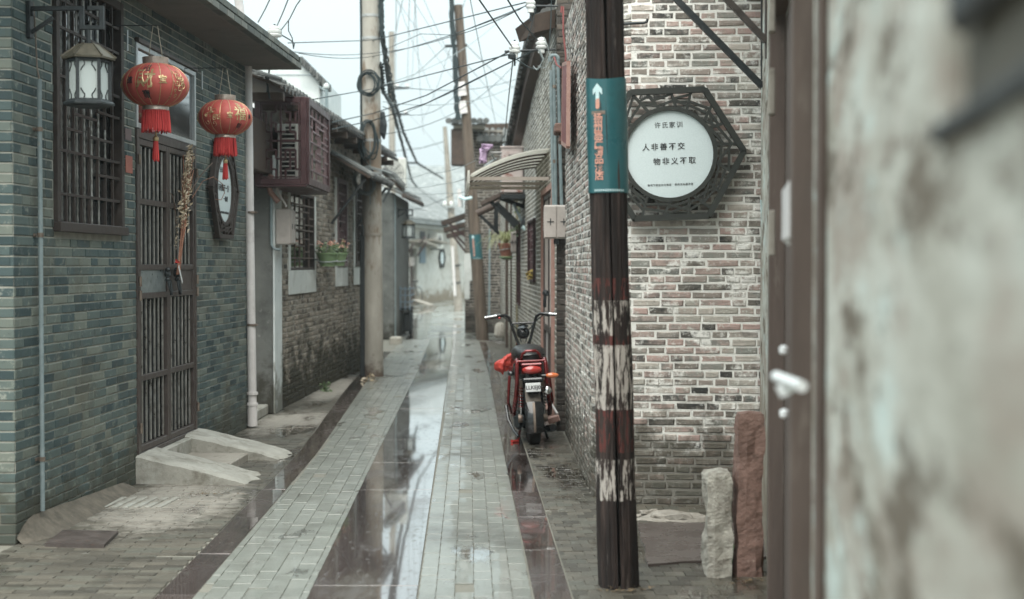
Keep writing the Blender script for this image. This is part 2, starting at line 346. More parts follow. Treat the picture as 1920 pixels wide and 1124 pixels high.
M['terra'] = mat('terracotta_pot', [(.34,.15,.11),(.46,.22,.17)], 8, .7, .2)
M['mop'] = mat('mauve_mop_yarn', [(.30,.20,.32),(.46,.35,.48)], 30, .9, 0, rand='island')
M['cream'] = mat('cream_awning_slat', [(.74,.73,.68),(.82,.81,.77)], 6, .5, .1, wear=[((.3,.26,.2), 9, .6, .7, .4)])
M['creambar'] = mat('beige_awning_bar', [(.36,.31,.27),(.46,.41,.36)], 6, .6, .1)
M['redframe'] = mat('red_painted_board', [(.15,.038,.036),(.22,.065,.06)], 8, .6, .2)
M['pink'] = mat('pink_rust_frame', [(.30,.17,.14),(.42,.27,.23)], 8, .7, .2)
M['blacktyre'] = mat('tyre_rubber', [(.012,.012,.012),(.025,.025,.024)], 30, .75, .4)
M['blackp'] = mat('glossy_black_plastic', [(.008,.009,.010),(.014,.015,.016)], 8, .22, .02, coat=.6)
M['seatm'] = mat('black_vinyl_seat', [(.012,.012,.012),(.022,.022,.022)], 20, .38, .2)
M['redp'] = mat('metallic_red_paint', [(.12,.009,.010),(.21,.017,.017)], 5, .25, 0, metal=.45, coat=.8)
M['redlens'] = mat('red_tail_lens', [(.30,.016,.013),(.45,.05,.04)], 8, .12, 0, coat=1)
M['amber'] = mat('orange_indicator_lens', [(.62,.15,.05),(.75,.25,.1)], 8, .15, 0, coat=1)
M['redcloth'] = mat('red_plastic_bag', [(.55,.06,.045),(.72,.13,.10)], 9, .45, .4, bdist=.01)
M['chrome'] = mat('chrome_steel', [(.5,.52,.52),(.65,.66,.66)], 8, .15, 0, metal=1)
M['mud'] = mat('dusty_mudguard', [(.10,.085,.07),(.2,.175,.15)], 10, .6, .1)
M['duct'] = mat('galvanised_bracket_metal', [(.30,.33,.33),(.42,.45,.45)], 8, .45, .1, metal=.5)
M['blue'] = mat('faded_blue_shutter', [(.14,.20,.25),(.20,.27,.32)], 8, .7, .1)
M['bluev'] = mat('bright_blue_print', [(.01,.16,.30),(.02,.22,.38)], 8, .5, 0)
M['orange'] = mat('salmon_print', [(.52,.25,.19),(.62,.33,.26)], 8, .5, 0)
M['pale'] = mat('pale_blue_print', [(.45,.62,.64),(.55,.70,.72)], 8, .5, 0)
M['teal'] = mat('teal_sign_sheet', [(.020,.088,.102),(.030,.118,.130)], 3, .32, .05, wear=[((.015,.05,.055), 6, .55, .7, .5)], coat=.3)
M['logred'] = None
def add_translucency(m, fac):
    nt = m.node_tree; b = nt.nodes['Principled BSDF']; o = nt.nodes['Material Output']; tr = nt.nodes.new('ShaderNodeBsdfTranslucent'); mixs = nt.nodes.new('ShaderNodeMixShader'); mixs.inputs[0].default_value = fac
    src = b.inputs['Base Color'].links[0].from_socket; nt.links.new(src, tr.inputs['Color']); nt.links.new(b.outputs[0], mixs.inputs[1]); nt.links.new(tr.outputs[0], mixs.inputs[2]); nt.links.new(mixs.outputs[0], o.inputs['Surface'])
add_translucency(M['cream'], .6); add_translucency(M['leafY'], .3); add_translucency(M['lred'], .15); add_translucency(M['redcloth'], .25); add_translucency(M['frost'], .3)
# ---------------------------------------------------------------- masonry
def variants(rough, k=7, seed=1):
    rd = random.Random(seed); out = []
    for _ in range(k):
        if rough:
            ring = []
            for (x, z) in ((-.5,-.5),(0,-.5),(.5,-.5),(.5,0),(.5,.5),(0,.5),(-.5,.5),(-.5,0)):
                ring.append((x*(1-rd.uniform(0,.05))+rd.uniform(-.012,.012), z*(1-rd.uniform(0,.13))+rd.uniform(-.03,.03)))
            n = 8; ins = (.05, .13)
        else:
            ring = [(x*(1-rd.uniform(0,.012)), z*(1-rd.uniform(0,.04))) for x, z in ((-.5,-.5),(.5,-.5),(.5,.5),(-.5,.5))]
            n = 4; ins = (.018, .06)
        v = [(x, 1.0, z) for x, z in ring]+[(x, .16, z) for x, z in ring]
        v += [(x*(1-2*ins[0]), rd.uniform(0,.10 if rough else .02), z*(1-2*ins[1])) for x, z in ring]
        f = []
        for a in (0, n):
            for i in range(n): j = (i+1)%n; f.append((a+i, a+j, a+n+j, a+n+i))
        f.append(tuple(2*n+i for i in range(n)))
        out.append((np.array(v), f))
    return out
def mesh_of(name, vf, m):
    me = bpy.data.meshes.new(name); me.from_pydata(vf[0].tolist(), [], vf[1]); me.materials.append(m)
    bm = bmesh.new(); bm.from_mesh(me); bmesh.ops.recalc_face_normals(bm, faces=bm.faces); bm.to_mesh(me); bm.free(); return me
def scatter_pieces(name, items, var, mats, parent, nind, hid=(), facing=None):
    """items: (Matrix4 with scale, facing normal, area). The nind that show largest become objects, the rest one mesh."""
    sc = []
    for i, (Mx, nrm, area) in enumerate(items):
        c = Mx.translation; s = -1.0
        if c.y > .3:
            px = 960+c.x/c.y*F_PX; py = HOR-(c.z-CAM_H)/c.y*F_PX
            if -20 < px < 1940 and -20 < py < 1144 and not any(a < px < b2 and t < py < bt for a, t, b2, bt in hid):
                view = Vector((0,0,CAM_H))-c; s = area*(F_PX/c.y)**2*max(0, nrm.dot(view.normalized()))
        sc.append((s, i))
    sc.sort(reverse=True); ind = [i for s, i in sc[:nind] if s > 20]; inds = set(ind)
    meshes = [mesh_of(name, v, mats[0]) for v in var]; base = wloc(parent) if parent else Vector((0,0,0))
    rd = random.Random(len(items))
    for i in ind:
        o = bpy.data.objects.new(name, meshes[rd.randrange(len(meshes))]); COL.objects.link(o)
        if parent: o.parent = parent
        o.matrix_local = Matrix.Translation(-base) @ items[i][0]
    rest = [it for i, it in enumerate(items) if i not in inds]
    if rest:
        V = []; Fc = []; off = 0
        for Mx, _, _ in rest:
            v, f = var[rd.randrange(len(var))]; A = np.array(Mx)
            V.append(v @ A[:3,:3].T+A[:3,3]); Fc += [tuple(a+off for a in q) for q in f]; off += len(v)
        o = mkobj(name+'_courses' if name == 'brick' else name+'_field', np.concatenate(V), Fc, mats[1], parent, kind='stuff')
        return o
def masonry(parent, path, s0, s1, z0, z1, course, blen, joint, holes, mats, mortar, seed=1, rough=True, nind=300, topf=None,
            hid=(), wallname='wall', header=.3, brks=(), thick=.22, proud=.004, cuts=(), mrec=.0055):
    rd = random.Random(seed)
    top = topf or (lambda s: z1)
    brk = sorted(set([s0, s1]+[h[0] for h in holes]+[h[2] for h in holes]+list(brks)+list(cuts)+([s0+.4*i for i in range(1, int((s1-s0)/.4))] if topf else [])))
    brk = [b for b in brk if s0 <= b <= s1]
    zb = sorted(set([z0, z1]+[h[1] for h in holes]+[h[3] for h in holes])); zb = [z for z in zb if z0 <= z <= z1]
    if zb[-1] < z1: zb.append(z1)
    solid = {}
    for i in range(len(brk)-1):
        for j in range(len(zb)-1):
            cs = (brk[i]+brk[i+1])/2; cz = (zb[j]+zb[j+1])/2
            solid[(i,j)] = not any(h[0] < cs < h[2] and h[1] < cz < h[3] for h in holes) and zb[j] < min(top(brk[i]), top(brk[i+1]))-1e-6
    mb = MB()
    def pt(s, o, z):
        p, n = path.at(s); return p+n*o+Vector((0,0,min(z, top(s))))
    for (i, j), ok in solid.items():
        if not ok: continue
        a, b, c, d = brk[i], brk[i+1], zb[j], zb[j+1]
        # sample the corner columns on the side of their own segment
        e = 1e-5
        q = [pt(a+e,-mrec,c), pt(b-e,-mrec,c), pt(b-e,-mrec,d), pt(a+e,-mrec,d)]; r = [pt(a+e,-thick,c), pt(b-e,-thick,c), pt(b-e,-thick,d), pt(a+e,-thick,d)]
        mb.add(q, [(0,1,2,3)]); mb.add(r, [(3,2,1,0)])
        for (di, dj, u, v) in ((-1,0,0,3),(1,0,1,2),(0,-1,0,1),(0,1,3,2)):
            if not solid.get((i+di, j+dj), False): mb.add([q[u], q[v], r[v], r[u]], [(0,1,2,3)])
    wall = mb.build(wallname, mortar, parent)
    items = []; z = z0; row = 0
    while z < z1-course*.3:
        h = course-joint; zc = z+course/2; s = s0-(row%2)*blen/2-rd.uniform(0, .04)
        while s < s1:
            L = blen*((rd.uniform(.78, 1.15) if rough else rd.uniform(.97, 1.03)) if rd.random() > header else rd.uniform(.45, .62) if rough else .5); a, b = max(s, s0), min(s+L-joint, s1); s += L
            segs = [(a, b)]
            for cc_ in cuts:
                segs = [q for (u, v) in segs for q in (((u, cc_-.0005), (cc_+.0005, v)) if u < cc_ < v else ((u, v),))]
            for hh in holes:
                if hh[1]-course*.35 < zc < hh[3]+course*.35:
                    ns = []
                    for (u, v) in segs:
                        if v <= hh[0] or u >= hh[2]: ns.append((u, v)); continue
                        if u < hh[0]: ns.append((u, hh[0]-.003))
                        if v > hh[2]: ns.append((hh[2]+.003, v))
                    segs = ns
            for (u, v) in segs:
                if v-u < .025 or zc+h/2 > min(top(u), top(v)): continue
                pu, nu = path.at(u+1e-4); pv_, nv = path.at(v-1e-4); p = (pu+pv_)/2; d = (pv_-pu).normalized(); n = Vector((d.y, -d.x, 0))
                pr = rd.uniform(-.4, 1)*proud; tl = rd.uniform(-1,1)*(.012 if rough else .003)
                dep = .034; ww = v-u; hv = h*(rd.uniform(.90, 1.04) if rough else 1)
                c = p+n*pr+Vector((0,0,zc+(rd.uniform(-.002,.002) if rough else 0)))
                X = d*ww; Y = -n*dep+d*tl*dep; Z = Vector((0,0,hv))+d*(-hv*tl)
                if rough: X = X+Vector((0,0,ww*rd.uniform(-.012,.012)))
                Mx = Matrix(((X.x,Y.x,Z.x,c.x),(X.y,Y.y,Z.y,c.y),(X.z,Y.z,Z.z,c.z),(0,0,0,1)))
                items.append((Mx, n, ww*hv))
        z += course; row += 1
    scatter_pieces('brick', items, variants(rough, seed=seed), mats, wall, nind, hid)
    return wall

# ---------------------------------------------------------------- the ground and the lane
def sc_at(D): return F_PX/D
def pline(pts):
    def f(D):
        if D <= pts[0][0]: a, b = pts[0], pts[1]
        elif D >= pts[-1][0]: a, b = pts[-2], pts[-1]
        else:
            for a, b in zip(pts, pts[1:]):
                if a[0] <= D <= b[0]: break
        return a[1]+(b[1]-a[1])*(D-a[0])/(b[0]-a[0])
    return f
GL0 = pline([(3,-1.53),(6.46,-1.612),(11.47,-1.705),(17.6,-2.02),(20,-2.10),(28,-2.30)])
GL1 = pline([(3,-1.37),(6.46,-1.438),(11.47,-1.55),(17.6,-1.83),(20,-1.95),(28,-2.17)])
ML = pline([(3,-.82),(6.46,-.923),(11.47,-1.075),(19.95,-1.32),(28.6,-1.63)])
MR = pline([(3,-.32),(6.46,-.427),(11.47,-.595),(19.95,-.88),(28.6,-1.17)])
RL = pline([(3,.21),(6.46,.098),(11.47,-.068),(19.95,-.326),(28.6,-.66)])
RR = pline([(3,.385),(6.46,.273),(11.47,.117),(19.95,-.185),(28.6,-.52)])
FLa = pline([(28.6,-2.13),(46,-2.98),(56,-3.3)]); FLb = pline([(28.6,-1.70),(46,-2.52),(56,-2.8)])

def wetmat(name, cols, puddle_lo, puddle_hi, sc, rough=.34, bumpd=.004, rand=None, coat=.0, stretch=(1,.35,1), dark=.55):
    """paving under a broken film of rain water: where the film lies it is mirror smooth, elsewhere damp and rough"""
    m = mat(name, cols, 5, rough, 0, rand=rand, vary=.5, wear=[((.05,.045,.035), 1.1, .50, .68, .6), ((.36,.38,.35), 9, .62, .74, .5), ((.06,.055,.045), 30, .62, .72, .6)]); nt = m.node_tree; N = nt.nodes; L = nt.links; b = N['Principled BSDF']
    geo = N.new('ShaderNodeNewGeometry'); mp = N.new('ShaderNodeMapping'); mp.inputs['Scale'].default_value = stretch; L.new(geo.outputs['Position'], mp.inputs['Vector'])
    n = N.new('ShaderNodeTexNoise'); n.inputs['Scale'].default_value = sc; n.inputs['Detail'].default_value = 5; n.inputs['Roughness'].default_value = .55; L.new(mp.outputs[0], n.inputs['Vector'])
    r = N.new('ShaderNodeMapRange'); r.inputs['From Min'].default_value = puddle_lo; r.inputs['From Max'].default_value = puddle_hi; L.new(n.outputs['Fac'], r.inputs['Value'])
    ng = N.new('ShaderNodeTexNoise'); ng.inputs['Scale'].default_value = 34; ng.inputs['Detail'].default_value = 4; L.new(mp.outputs[0], ng.inputs['Vector'])
    rg = N.new('ShaderNodeMapRange'); rg.inputs['From Min'].default_value = .58; rg.inputs['From Max'].default_value = .66; rg.inputs['To Min'].default_value = 1; rg.inputs['To Max'].default_value = .15; L.new(ng.outputs['Fac'], rg.inputs['Value'])
    rm = N.new('ShaderNodeMath'); rm.operation = 'MULTIPLY'; L.new(r.outputs[0], rm.inputs[0]); L.new(rg.outputs[0], rm.inputs[1]); r = rm
    old = b.inputs['Roughness'].links[0].from_socket
    mixr = N.new('ShaderNodeMix'); mixr.data_type = 'FLOAT'; L.new(r.outputs[0], mixr.inputs[0]); L.new(old, mixr.inputs[2]); mixr.inputs[3].default_value = .035
    L.new(mixr.outputs[0], b.inputs['Roughness'])
    oc = b.inputs['Base Color'].links[0].from_socket
    mc = N.new('ShaderNodeMixRGB'); mc.blend_type = 'MULTIPLY'; mc.inputs['Color2'].default_value = (dark, dark, dark, 1)
    L.new(r.outputs[0], mc.inputs['Fac']); L.new(oc, mc.inputs['Color1']); L.new(mc.outputs[0], b.inputs['Base Color'])
    cw = N.new('ShaderNodeMath'); cw.operation = 'MULTIPLY_ADD'; cw.inputs[1].default_value = 1-coat; cw.inputs[2].default_value = coat; L.new(r.outputs[0], cw.inputs[0])
    L.new(cw.outputs[0], b.inputs['Coat Weight']); b.inputs['Coat Roughness'].default_value = .03; b.inputs['Coat IOR'].default_value = 1.5; b.inputs['Specular IOR Level'].default_value = .55
    n2 = N.new('ShaderNodeTexNoise'); n2.inputs['Scale'].default_value = 70; n2.inputs['Detail'].default_value = 5; L.new(geo.outputs['Position'], n2.inputs['Vector'])
    inv = N.new('ShaderNodeMath'); inv.operation = 'SUBTRACT'; inv.inputs[0].default_value = 1.04; L.new(r.outputs[0], inv.inputs[1])
    bp = N.new('ShaderNodeBump'); bp.inputs['Distance'].default_value = bumpd; L.new(inv.outputs[0], bp.inputs['Strength']); L.new(n2.outputs['Fac'], bp.inputs['Height'])
    L.new(bp.outputs[0], b.inputs['Normal']); 
    return m
PAVC = [(.183,.193,.170),(.205,.214,.190),(.224,.234,.209)]
PAVB = [(.045,.040,.030),(.075,.067,.052),(.115,.103,.080),(.085,.085,.068)]
M['pav'] = wetmat('damp_grey_green_paver', PAVC, .60, .66, 2.6, rough=.36, rand='obj', coat=.35)
M['pavj'] = wetmat('damp_grey_green_paver_joined', PAVC, .60, .66, 2.6, rough=.36, rand='island', coat=.35)
M['pavb'] = wetmat('muddy_brown_paver', PAVB, .50, .60, 1.6, rough=.55, rand='obj')
M['pavbj'] = wetmat('muddy_brown_paver_joined', PAVB, .50, .60, 1.6, rough=.55, rand='island')
M['joint'] = mat('silty_joint', [(.15,.145,.12),(.21,.20,.17)], 20, .7, .4)
M['wetstone'] = wetmat('wet_purple_brown_granite', [(.080,.066,.062),(.12,.10,.094)], .33, .45, 2.3, rough=.22, coat=.75, rand='obj', dark=.85)
M['gutter'] = wetmat('wet_maroon_granite', [(.050,.037,.034),(.085,.066,.060)], .44, .56, 1.8, rough=.24, coat=.45, rand='obj', dark=.8)
M['ground'] = mat('earth_ground', [(.10,.095,.08),(.17,.16,.14)], 2, .8, .5)
def stain(m, col, ell, strength, sc=7.0, edge=.5):
    # a splash of lime or cement with its own ragged outline on the paving
    nt = m.node_tree; N = nt.nodes; L = nt.links; b = N['Principled BSDF']; geo = N.new('ShaderNodeNewGeometry')
    n = N.new('ShaderNodeTexNoise'); n.inputs['Scale'].default_value = sc; n.inputs['Detail'].default_value = 8; n.inputs['Roughness'].default_value = .75; L.new(geo.outputs['Position'], n.inputs['Vector'])
    for (cx, cy, rx, ry) in ell:
        mp = N.new('ShaderNodeMapping'); mp.inputs['Location'].default_value = (-cx/rx, -cy/ry, 0); mp.inputs['Scale'].default_value = (1/rx, 1/ry, 0); L.new(geo.outputs['Position'], mp.inputs['Vector'])
        ln = N.new('ShaderNodeVectorMath'); ln.operation = 'LENGTH'; L.new(mp.outputs[0], ln.inputs[0])
        ad = N.new('ShaderNodeMath'); ad.operation = 'MULTIPLY_ADD'; ad.inputs[1].default_value = -1.9; L.new(n.outputs['Fac'], ad.inputs[0]); L.new(ln.outputs['Value'], ad.inputs[2])
        r = N.new('ShaderNodeMapRange'); r.inputs['From Min'].default_value = .22; r.inputs['From Max'].default_value = .22-edge; r.inputs['To Max'].default_value = strength; L.new(ad.outputs[0], r.inputs['Value'])
        oc = b.inputs['Base Color'].links[0].from_socket; mc = N.new('ShaderNodeMixRGB'); mc.inputs['Color2'].default_value = (*col, 1); L.new(r.outputs[0], mc.inputs['Fac']); L.new(oc, mc.inputs['Color1']); L.new(mc.outputs[0], b.inputs['Base Color'])
for k_ in ('pavb','pavbj','joint'): stain(M[k_], (.42,.39,.345), [(-2.15,9.0,.42,.95),(-2.1,13.7,.35,1.0),(-2.15,17.4,.22,1.6)], .62)
M['apron'] = mat('cement_wash', [(.30,.28,.25),(.44,.42,.385)], 6, .7, .6, bdist=.006, wear=[((.14,.12,.095), 5, .44, .60, .9)], stretch=(1,1.8,1))
M['patch'] = mat('wet_dark_cement_patch', [(.075,.060,.055),(.12,.10,.092)], 3, .28, .2, rvar=.1)

g = MB(); g.add([(-120,-20,-.03),(120,-20,-.03),(120,400,-.03),(-120,400,-.03)], [(0,1,2,3)])
gr = g.build('ground', M['ground'], kind='structure')
# bedding of the lane
pv = MB(); Ds = [-3,1,3,6,9,12,16,20,24,28.6,32,40,50,60,70]
pv.add([(x, D, -.0035) for D in Ds for x in (-9, 7)], [(2*i, 2*i+1, 2*i+3, 2*i+2) for i in range(len(Ds)-1)])
lane = pv.build('pavement', M['joint'], kind='structure')

pvar = []
for i in range(5):
    rd = random.Random(50+i); v = [(x,y,0) for x,y in ((-.5,-.5),(.5,-.5),(.5,.5),(-.5,.5))]+[(x,y,.88) for x,y in ((-.5,-.5),(.5,-.5),(.5,.5),(-.5,.5))]
    v += [(x*(.975+rd.uniform(-.01,.01)), y*(.985+rd.uniform(-.005,.005)), 1) for x,y in ((-.5,-.5),(.5,-.5),(.5,.5),(-.5,.5))]
    f = [(i2, (i2+1)%4, (i2+1)%4+4, i2+4) for i2 in range(4)]+[(i2+4, (i2+1)%4+4, (i2+1)%4+8, i2+8) for i2 in range(4)]+[(8,9,10,11)]
    pvar.append((np.array(v), f))
def pave(parent, fl, fr, D0, D1, pw, pl, joint, mats, nind, seed, along=True, gap=.0, hid=()):
    rd = random.Random(seed); items = []
    ncol = 60
    for c in range(-ncol, ncol):
        D = D0-(c%2)*pl/2 if along else D0
        row = 0
        while D < D1:
            u0 = c*pw+(pw/2 if (not along and row%2) else 0); sh = -.030*(D-6.46)
            a = max(u0+sh, fl(D)+.001); b = min(u0+pw+sh, fr(D)-.001)
            if b-a > .02 and D > 2.5:
                ww = b-a-joint; ll = pl-joint; h = .0145+rd.uniform(-.0018,.0018)
                if rd.random() < .012: h -= .006
                tx, ty = rd.uniform(-.012,.012), rd.uniform(-.009,.009)
                X = Vector((ww,0,ww*tx)); Y = Vector((-.03*ll,ll,ll*ty)); Z = Vector((0,0,h)); cc = Vector(((a+b)/2, D+pl/2, -.012))
                items.append((Matrix(((X.x,Y.x,Z.x,cc.x),(X.y,Y.y,Z.y,cc.y),(X.z,Y.z,Z.z,cc.z),(0,0,0,1))), Vector((0,0,1)), ww*ll))
            D += pl; row += 1
    scatter_pieces('paver', items, pvar, mats, parent, nind, hid)
# each strip of the lane is a piece of the pavement of its own
def strip_obj(name): 
    o = bpy.data.objects.new(name, None); COL.objects.link(o); o['kind'] = 'structure'; return o
sub = strip_obj('road'); pave(sub, GL1, ML, 5.4, 29, .087, .178, .0026, (M['pav'], M['pavj']), 150, 1)
pave(sub, MR, RL, 5.4, 29, .087, .178, .0026, (M['pav'], M['pavj']), 150, 2)
WL = pline([(3,-2.85),(7.68,-2.66),(13.45,-2.42),(14.75,-2.40),(22.5,-2.15),(29,-2.3)])
WR = pline([(3,1.4),(8.9,1.6),(9.0,.9),(9.4,.53),(12.6,.46),(13,.46),(29,-.15)])
sw = strip_obj('sidewalk')
pave(sw, WL, GL0, 4.8, 28.8, .19, .062, .0045, (M['pavb'], M['pavbj']), 150, 3, along=False)
RRs = lambda D: RR(D)
pave(sw, RRs, WR, 4.8, 28.8, .10, .10, .0045, (M['pavb'], M['pavbj']), 150, 4, along=False)
def slabs(name, fl, fr, D0, D1, step, m, lift=.006, seed=1):
    root = strip_obj(name); rd = random.Random(seed); D = D0
    while D < D1:
        L = step*rd.uniform(.9,1.1); a = D+.002; b = D+L-.002; z = rd.uniform(-.001,.001)
        t = rd.uniform(-.0012,.0012)
        xs = (fl(a)+.002, fr(a)-.002, fr(b)-.002, fl(b)+.002)
        top = [(xs[0],a,lift-.012+.012+z-t),(xs[1],a,lift+z+t),(xs[2],b,lift+z+t),(xs[3],b,lift+z-t)]
        e = .002; cx = sum(xs)/4
        tp = [(x+(e if x < cx else -e), y+(e if y < (a+b)/2 else -e), zz) for x,y,zz in top]; md = [(x,y,zz-.004) for x,y,zz in top]; bt = [(x,y,-.03) for x,y,zz in top]
        mbx = MB(); vs = bt+md+tp; fs = [(i,(i+1)%4,(i+1)%4+4,i+4) for i in range(4)]+[(i+4,(i+1)%4+4,(i+1)%4+8,i+8) for i in range(4)]+[(8,9,10,11)]
        mbx.add(vs, fs); o = mbx.build('slab', m, root); D += L
    return root
for k_ in ('wetstone','gutter'): stain(M[k_], (.16,.145,.125), [(-.72,6.6,.12,.5),(-.85,9.6,.08,.5),(-1.0,14,.15,1.2)], .6, 9)
slabs('path', ML, MR, 2.6, 28.4, 1.42, M['wetstone'], .005, 3)
slabs('gutter', GL0, GL1, 2.6, 24.5, 1.0, M['gutter'], .001, 4)
slabs('gutter', RL, RR, 2.6, 27.5, .98, M['gutter'], .001, 5)
slabs('path', FLa, FLb, 28.8, 52, 1.8, M['wetstone'], .003, 6)
# far paving past the bend, one damp sheet
fp = MB(); fp.add([(-6.5,28.66,.0),(.4,28.66,.0),(-.6,70,.0),(-9,70,.0)], [(0,1,2,3)]); 
M['farpav'] = wetmat('far_damp_paving', PAVC, .5, .6, 1.4, rough=.34, coat=.35)
fp.build('road', M['farpav'], kind='structure')
# cement wash along the green brick house
def sheet(name, pts, z, m, jag=.03, seed=1, sub=7):
    rd = random.Random(seed); P2 = []
    for i, p in enumerate(pts):
        q = pts[(i+1)%len(pts)]
        for k in range(sub):
            t = k/sub; a = Vector(p).lerp(Vector(q), t); P2.append((a.x+rd.uniform(-jag,jag), a.y+rd.uniform(-jag,jag)*1.6, z))
    n = len(P2); mbx = MB(); c = Vector((sum(p[0] for p in P2)/n, sum(p[1] for p in P2)/n, z+.004))
    mbx.add(P2+[c]+[(x,y,-.02) for x,y,_ in P2], [(i, (i+1)%n, n) for i in range(n)]+[(i, i+n+1, (i+1)%n+n+1, (i+1)%n) for i in range(n)])
    return mbx.build(name, m, kind='structure', smooth=False)
def gp(*l): return [tuple(G(x, y).xy) for x, y in l]
pts = gp((1195,985),(1300,985),(1440,985),(1442,1050),(1215,1062)); sheet('sidewalk_patch', pts, .014, M['patch'], .012, 6)
# ---------------------------------------------------------------- small builders shared by the houses
def text_mesh(s, size, m, parent, M4, name='lettering', ext=.0008, bold=0.0, warp=None, spacing=1.0):
    c = bpy.data.curves.new(name, 'FONT'); c.body = s; c.size = size; c.align_x = 'CENTER'; c.align_y = 'CENTER'; c.extrude = ext; c.offset = bold
    c.space_character = spacing; c.resolution_u = 3
    t = bpy.data.objects.new(name, c); COL.objects.link(t)
    dg = bpy.context.evaluated_depsgraph_get(); me = bpy.data.meshes.new_from_object(t.evaluated_get(dg)); bpy.data.objects.remove(t)
    v = [Vector((p.co.x, -p.co.z, p.co.y)) for p in me.vertices]     # face the viewer (-y)
    f = [tuple(p.vertices) for p in me.polygons]
    if warp: v = [warp(p) for p in v]
    v = [M4 @ p for p in v]; bpy.data.meshes.remove(me)
    return mkobj(name, v, f, m, parent)
def T(x, y, z): return Matrix.Translation((x, y, z))
def fret(mb, x0, z0, x1, z1, pat, w=.014, d=.014, y=0.0):
    """a lattice drawn on a unit grid: pat is a list of polylines"""
    def u(p): return (x0+(x1-x0)*p[0], y, z0+(z1-z0)*p[1])
    for pl in pat:
        for a, b in zip(pl, pl[1:]): mb.bar(u(a), u(b), w, d, up=(0,1,0))
FRET = [[(.5,0),(.5,1)],[(0,.5),(1,.5)],[(.38,0),(.38,.12),(.26,.12),(.26,.26),(.12,.26),(.12,.38),(.26,.38),(.26,.62),(.12,.62),(.12,.74),(0,.74)],
        [(0,.88),(.13,.88),(.13,.74)],[(.26,.62),(.26,.88),(.38,.88),(.38,1)],[(.38,.26),(.38,.38),(.26,.38)],[(.38,.26),(.62,.26),(.62,.38),(.74,.38)],[(.26,.74),(.38,.74),(.38,.62),(.62,.62)],
        [(.62,1),(.62,.88),(.74,.88),(.74,.62),(.88,.62),(.88,.5)],[(.62,.74),(1,.74)],[(.62,0),(.62,.12),(.74,.12),(.74,.38),(.88,.38),(.88,.26),(.74,.26)],[(.88,.26),(.88,.12),(1,.12)],[(.88,.88),(1,.88)],[(.88,.88),(.88,.74)],[(0,.12),(.12,.12),(.12,.26)]]
LAT = [[(.2,0),(.2,1)],[(.4,0),(.4,.45)],[(.4,.6),(.4,1)],[(.6,.1),(.6,.7)],[(.8,0),(.8,1)],[(0,.13),(1,.13)],[(0,.87),(1,.87)],[(0,.52),(1,.52)],[(.2,.3),(.6,.3)],[(.6,.22),(.8,.22)],[(.4,.4),(.8,.4)],
       [(0,.35),(.2,.35)],[(.2,.68),(.6,.68)],[(.6,.6),(1,.6)],[(.4,.78),(.8,.78)],[(.8,.33),(1,.33)],[(0,.72),(.2,.72)],[(.6,.8),(.6,1)],[(.8,.7),(1,.7)]]
def frame_rect(mb, x0, z0, x1, z1, w, y0, y1, ch=.003):
    mb.box(x0, y0, z0, x0+w, y1, z1, ch); mb.box(x1-w, y0, z0, x1, y1, z1, ch); mb.box(x0+w+.0005, y0+.001, z0, x1-w-.0005, y1-.001, z0+w, ch); mb.box(x0+w+.0005, y0+.001, z1-w, x1-w-.0005, y1-.001, z1, ch)
def lattice_window(parent, fr, x0, z0, x1, z1, out=.02, mframe=None, mlat=None, deep=.10, pat=LAT, pane=True, fw=.045):
    """window set in a wall opening: frame, lattice, glass and the dark room behind"""
    wd = MB(fr.M); frame_rect(wd, x0, z0, x1, z1, fw, -out, .05)
    f = wd.build('window', mframe or M['lattice'], parent)
    l = MB(fr.M); fret(l, x0+fw, z0+fw, x1-fw, z1-fw, pat, .016, .016, .0); l.build('lattice', mlat or M['lattice'], f)
    if pane: MB(fr.M).box(x0+fw, .055, z0+fw, x1-fw, .062, z1-fw).build('pane', M['glass'], f)
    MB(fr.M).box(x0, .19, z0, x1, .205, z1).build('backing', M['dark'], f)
    return f
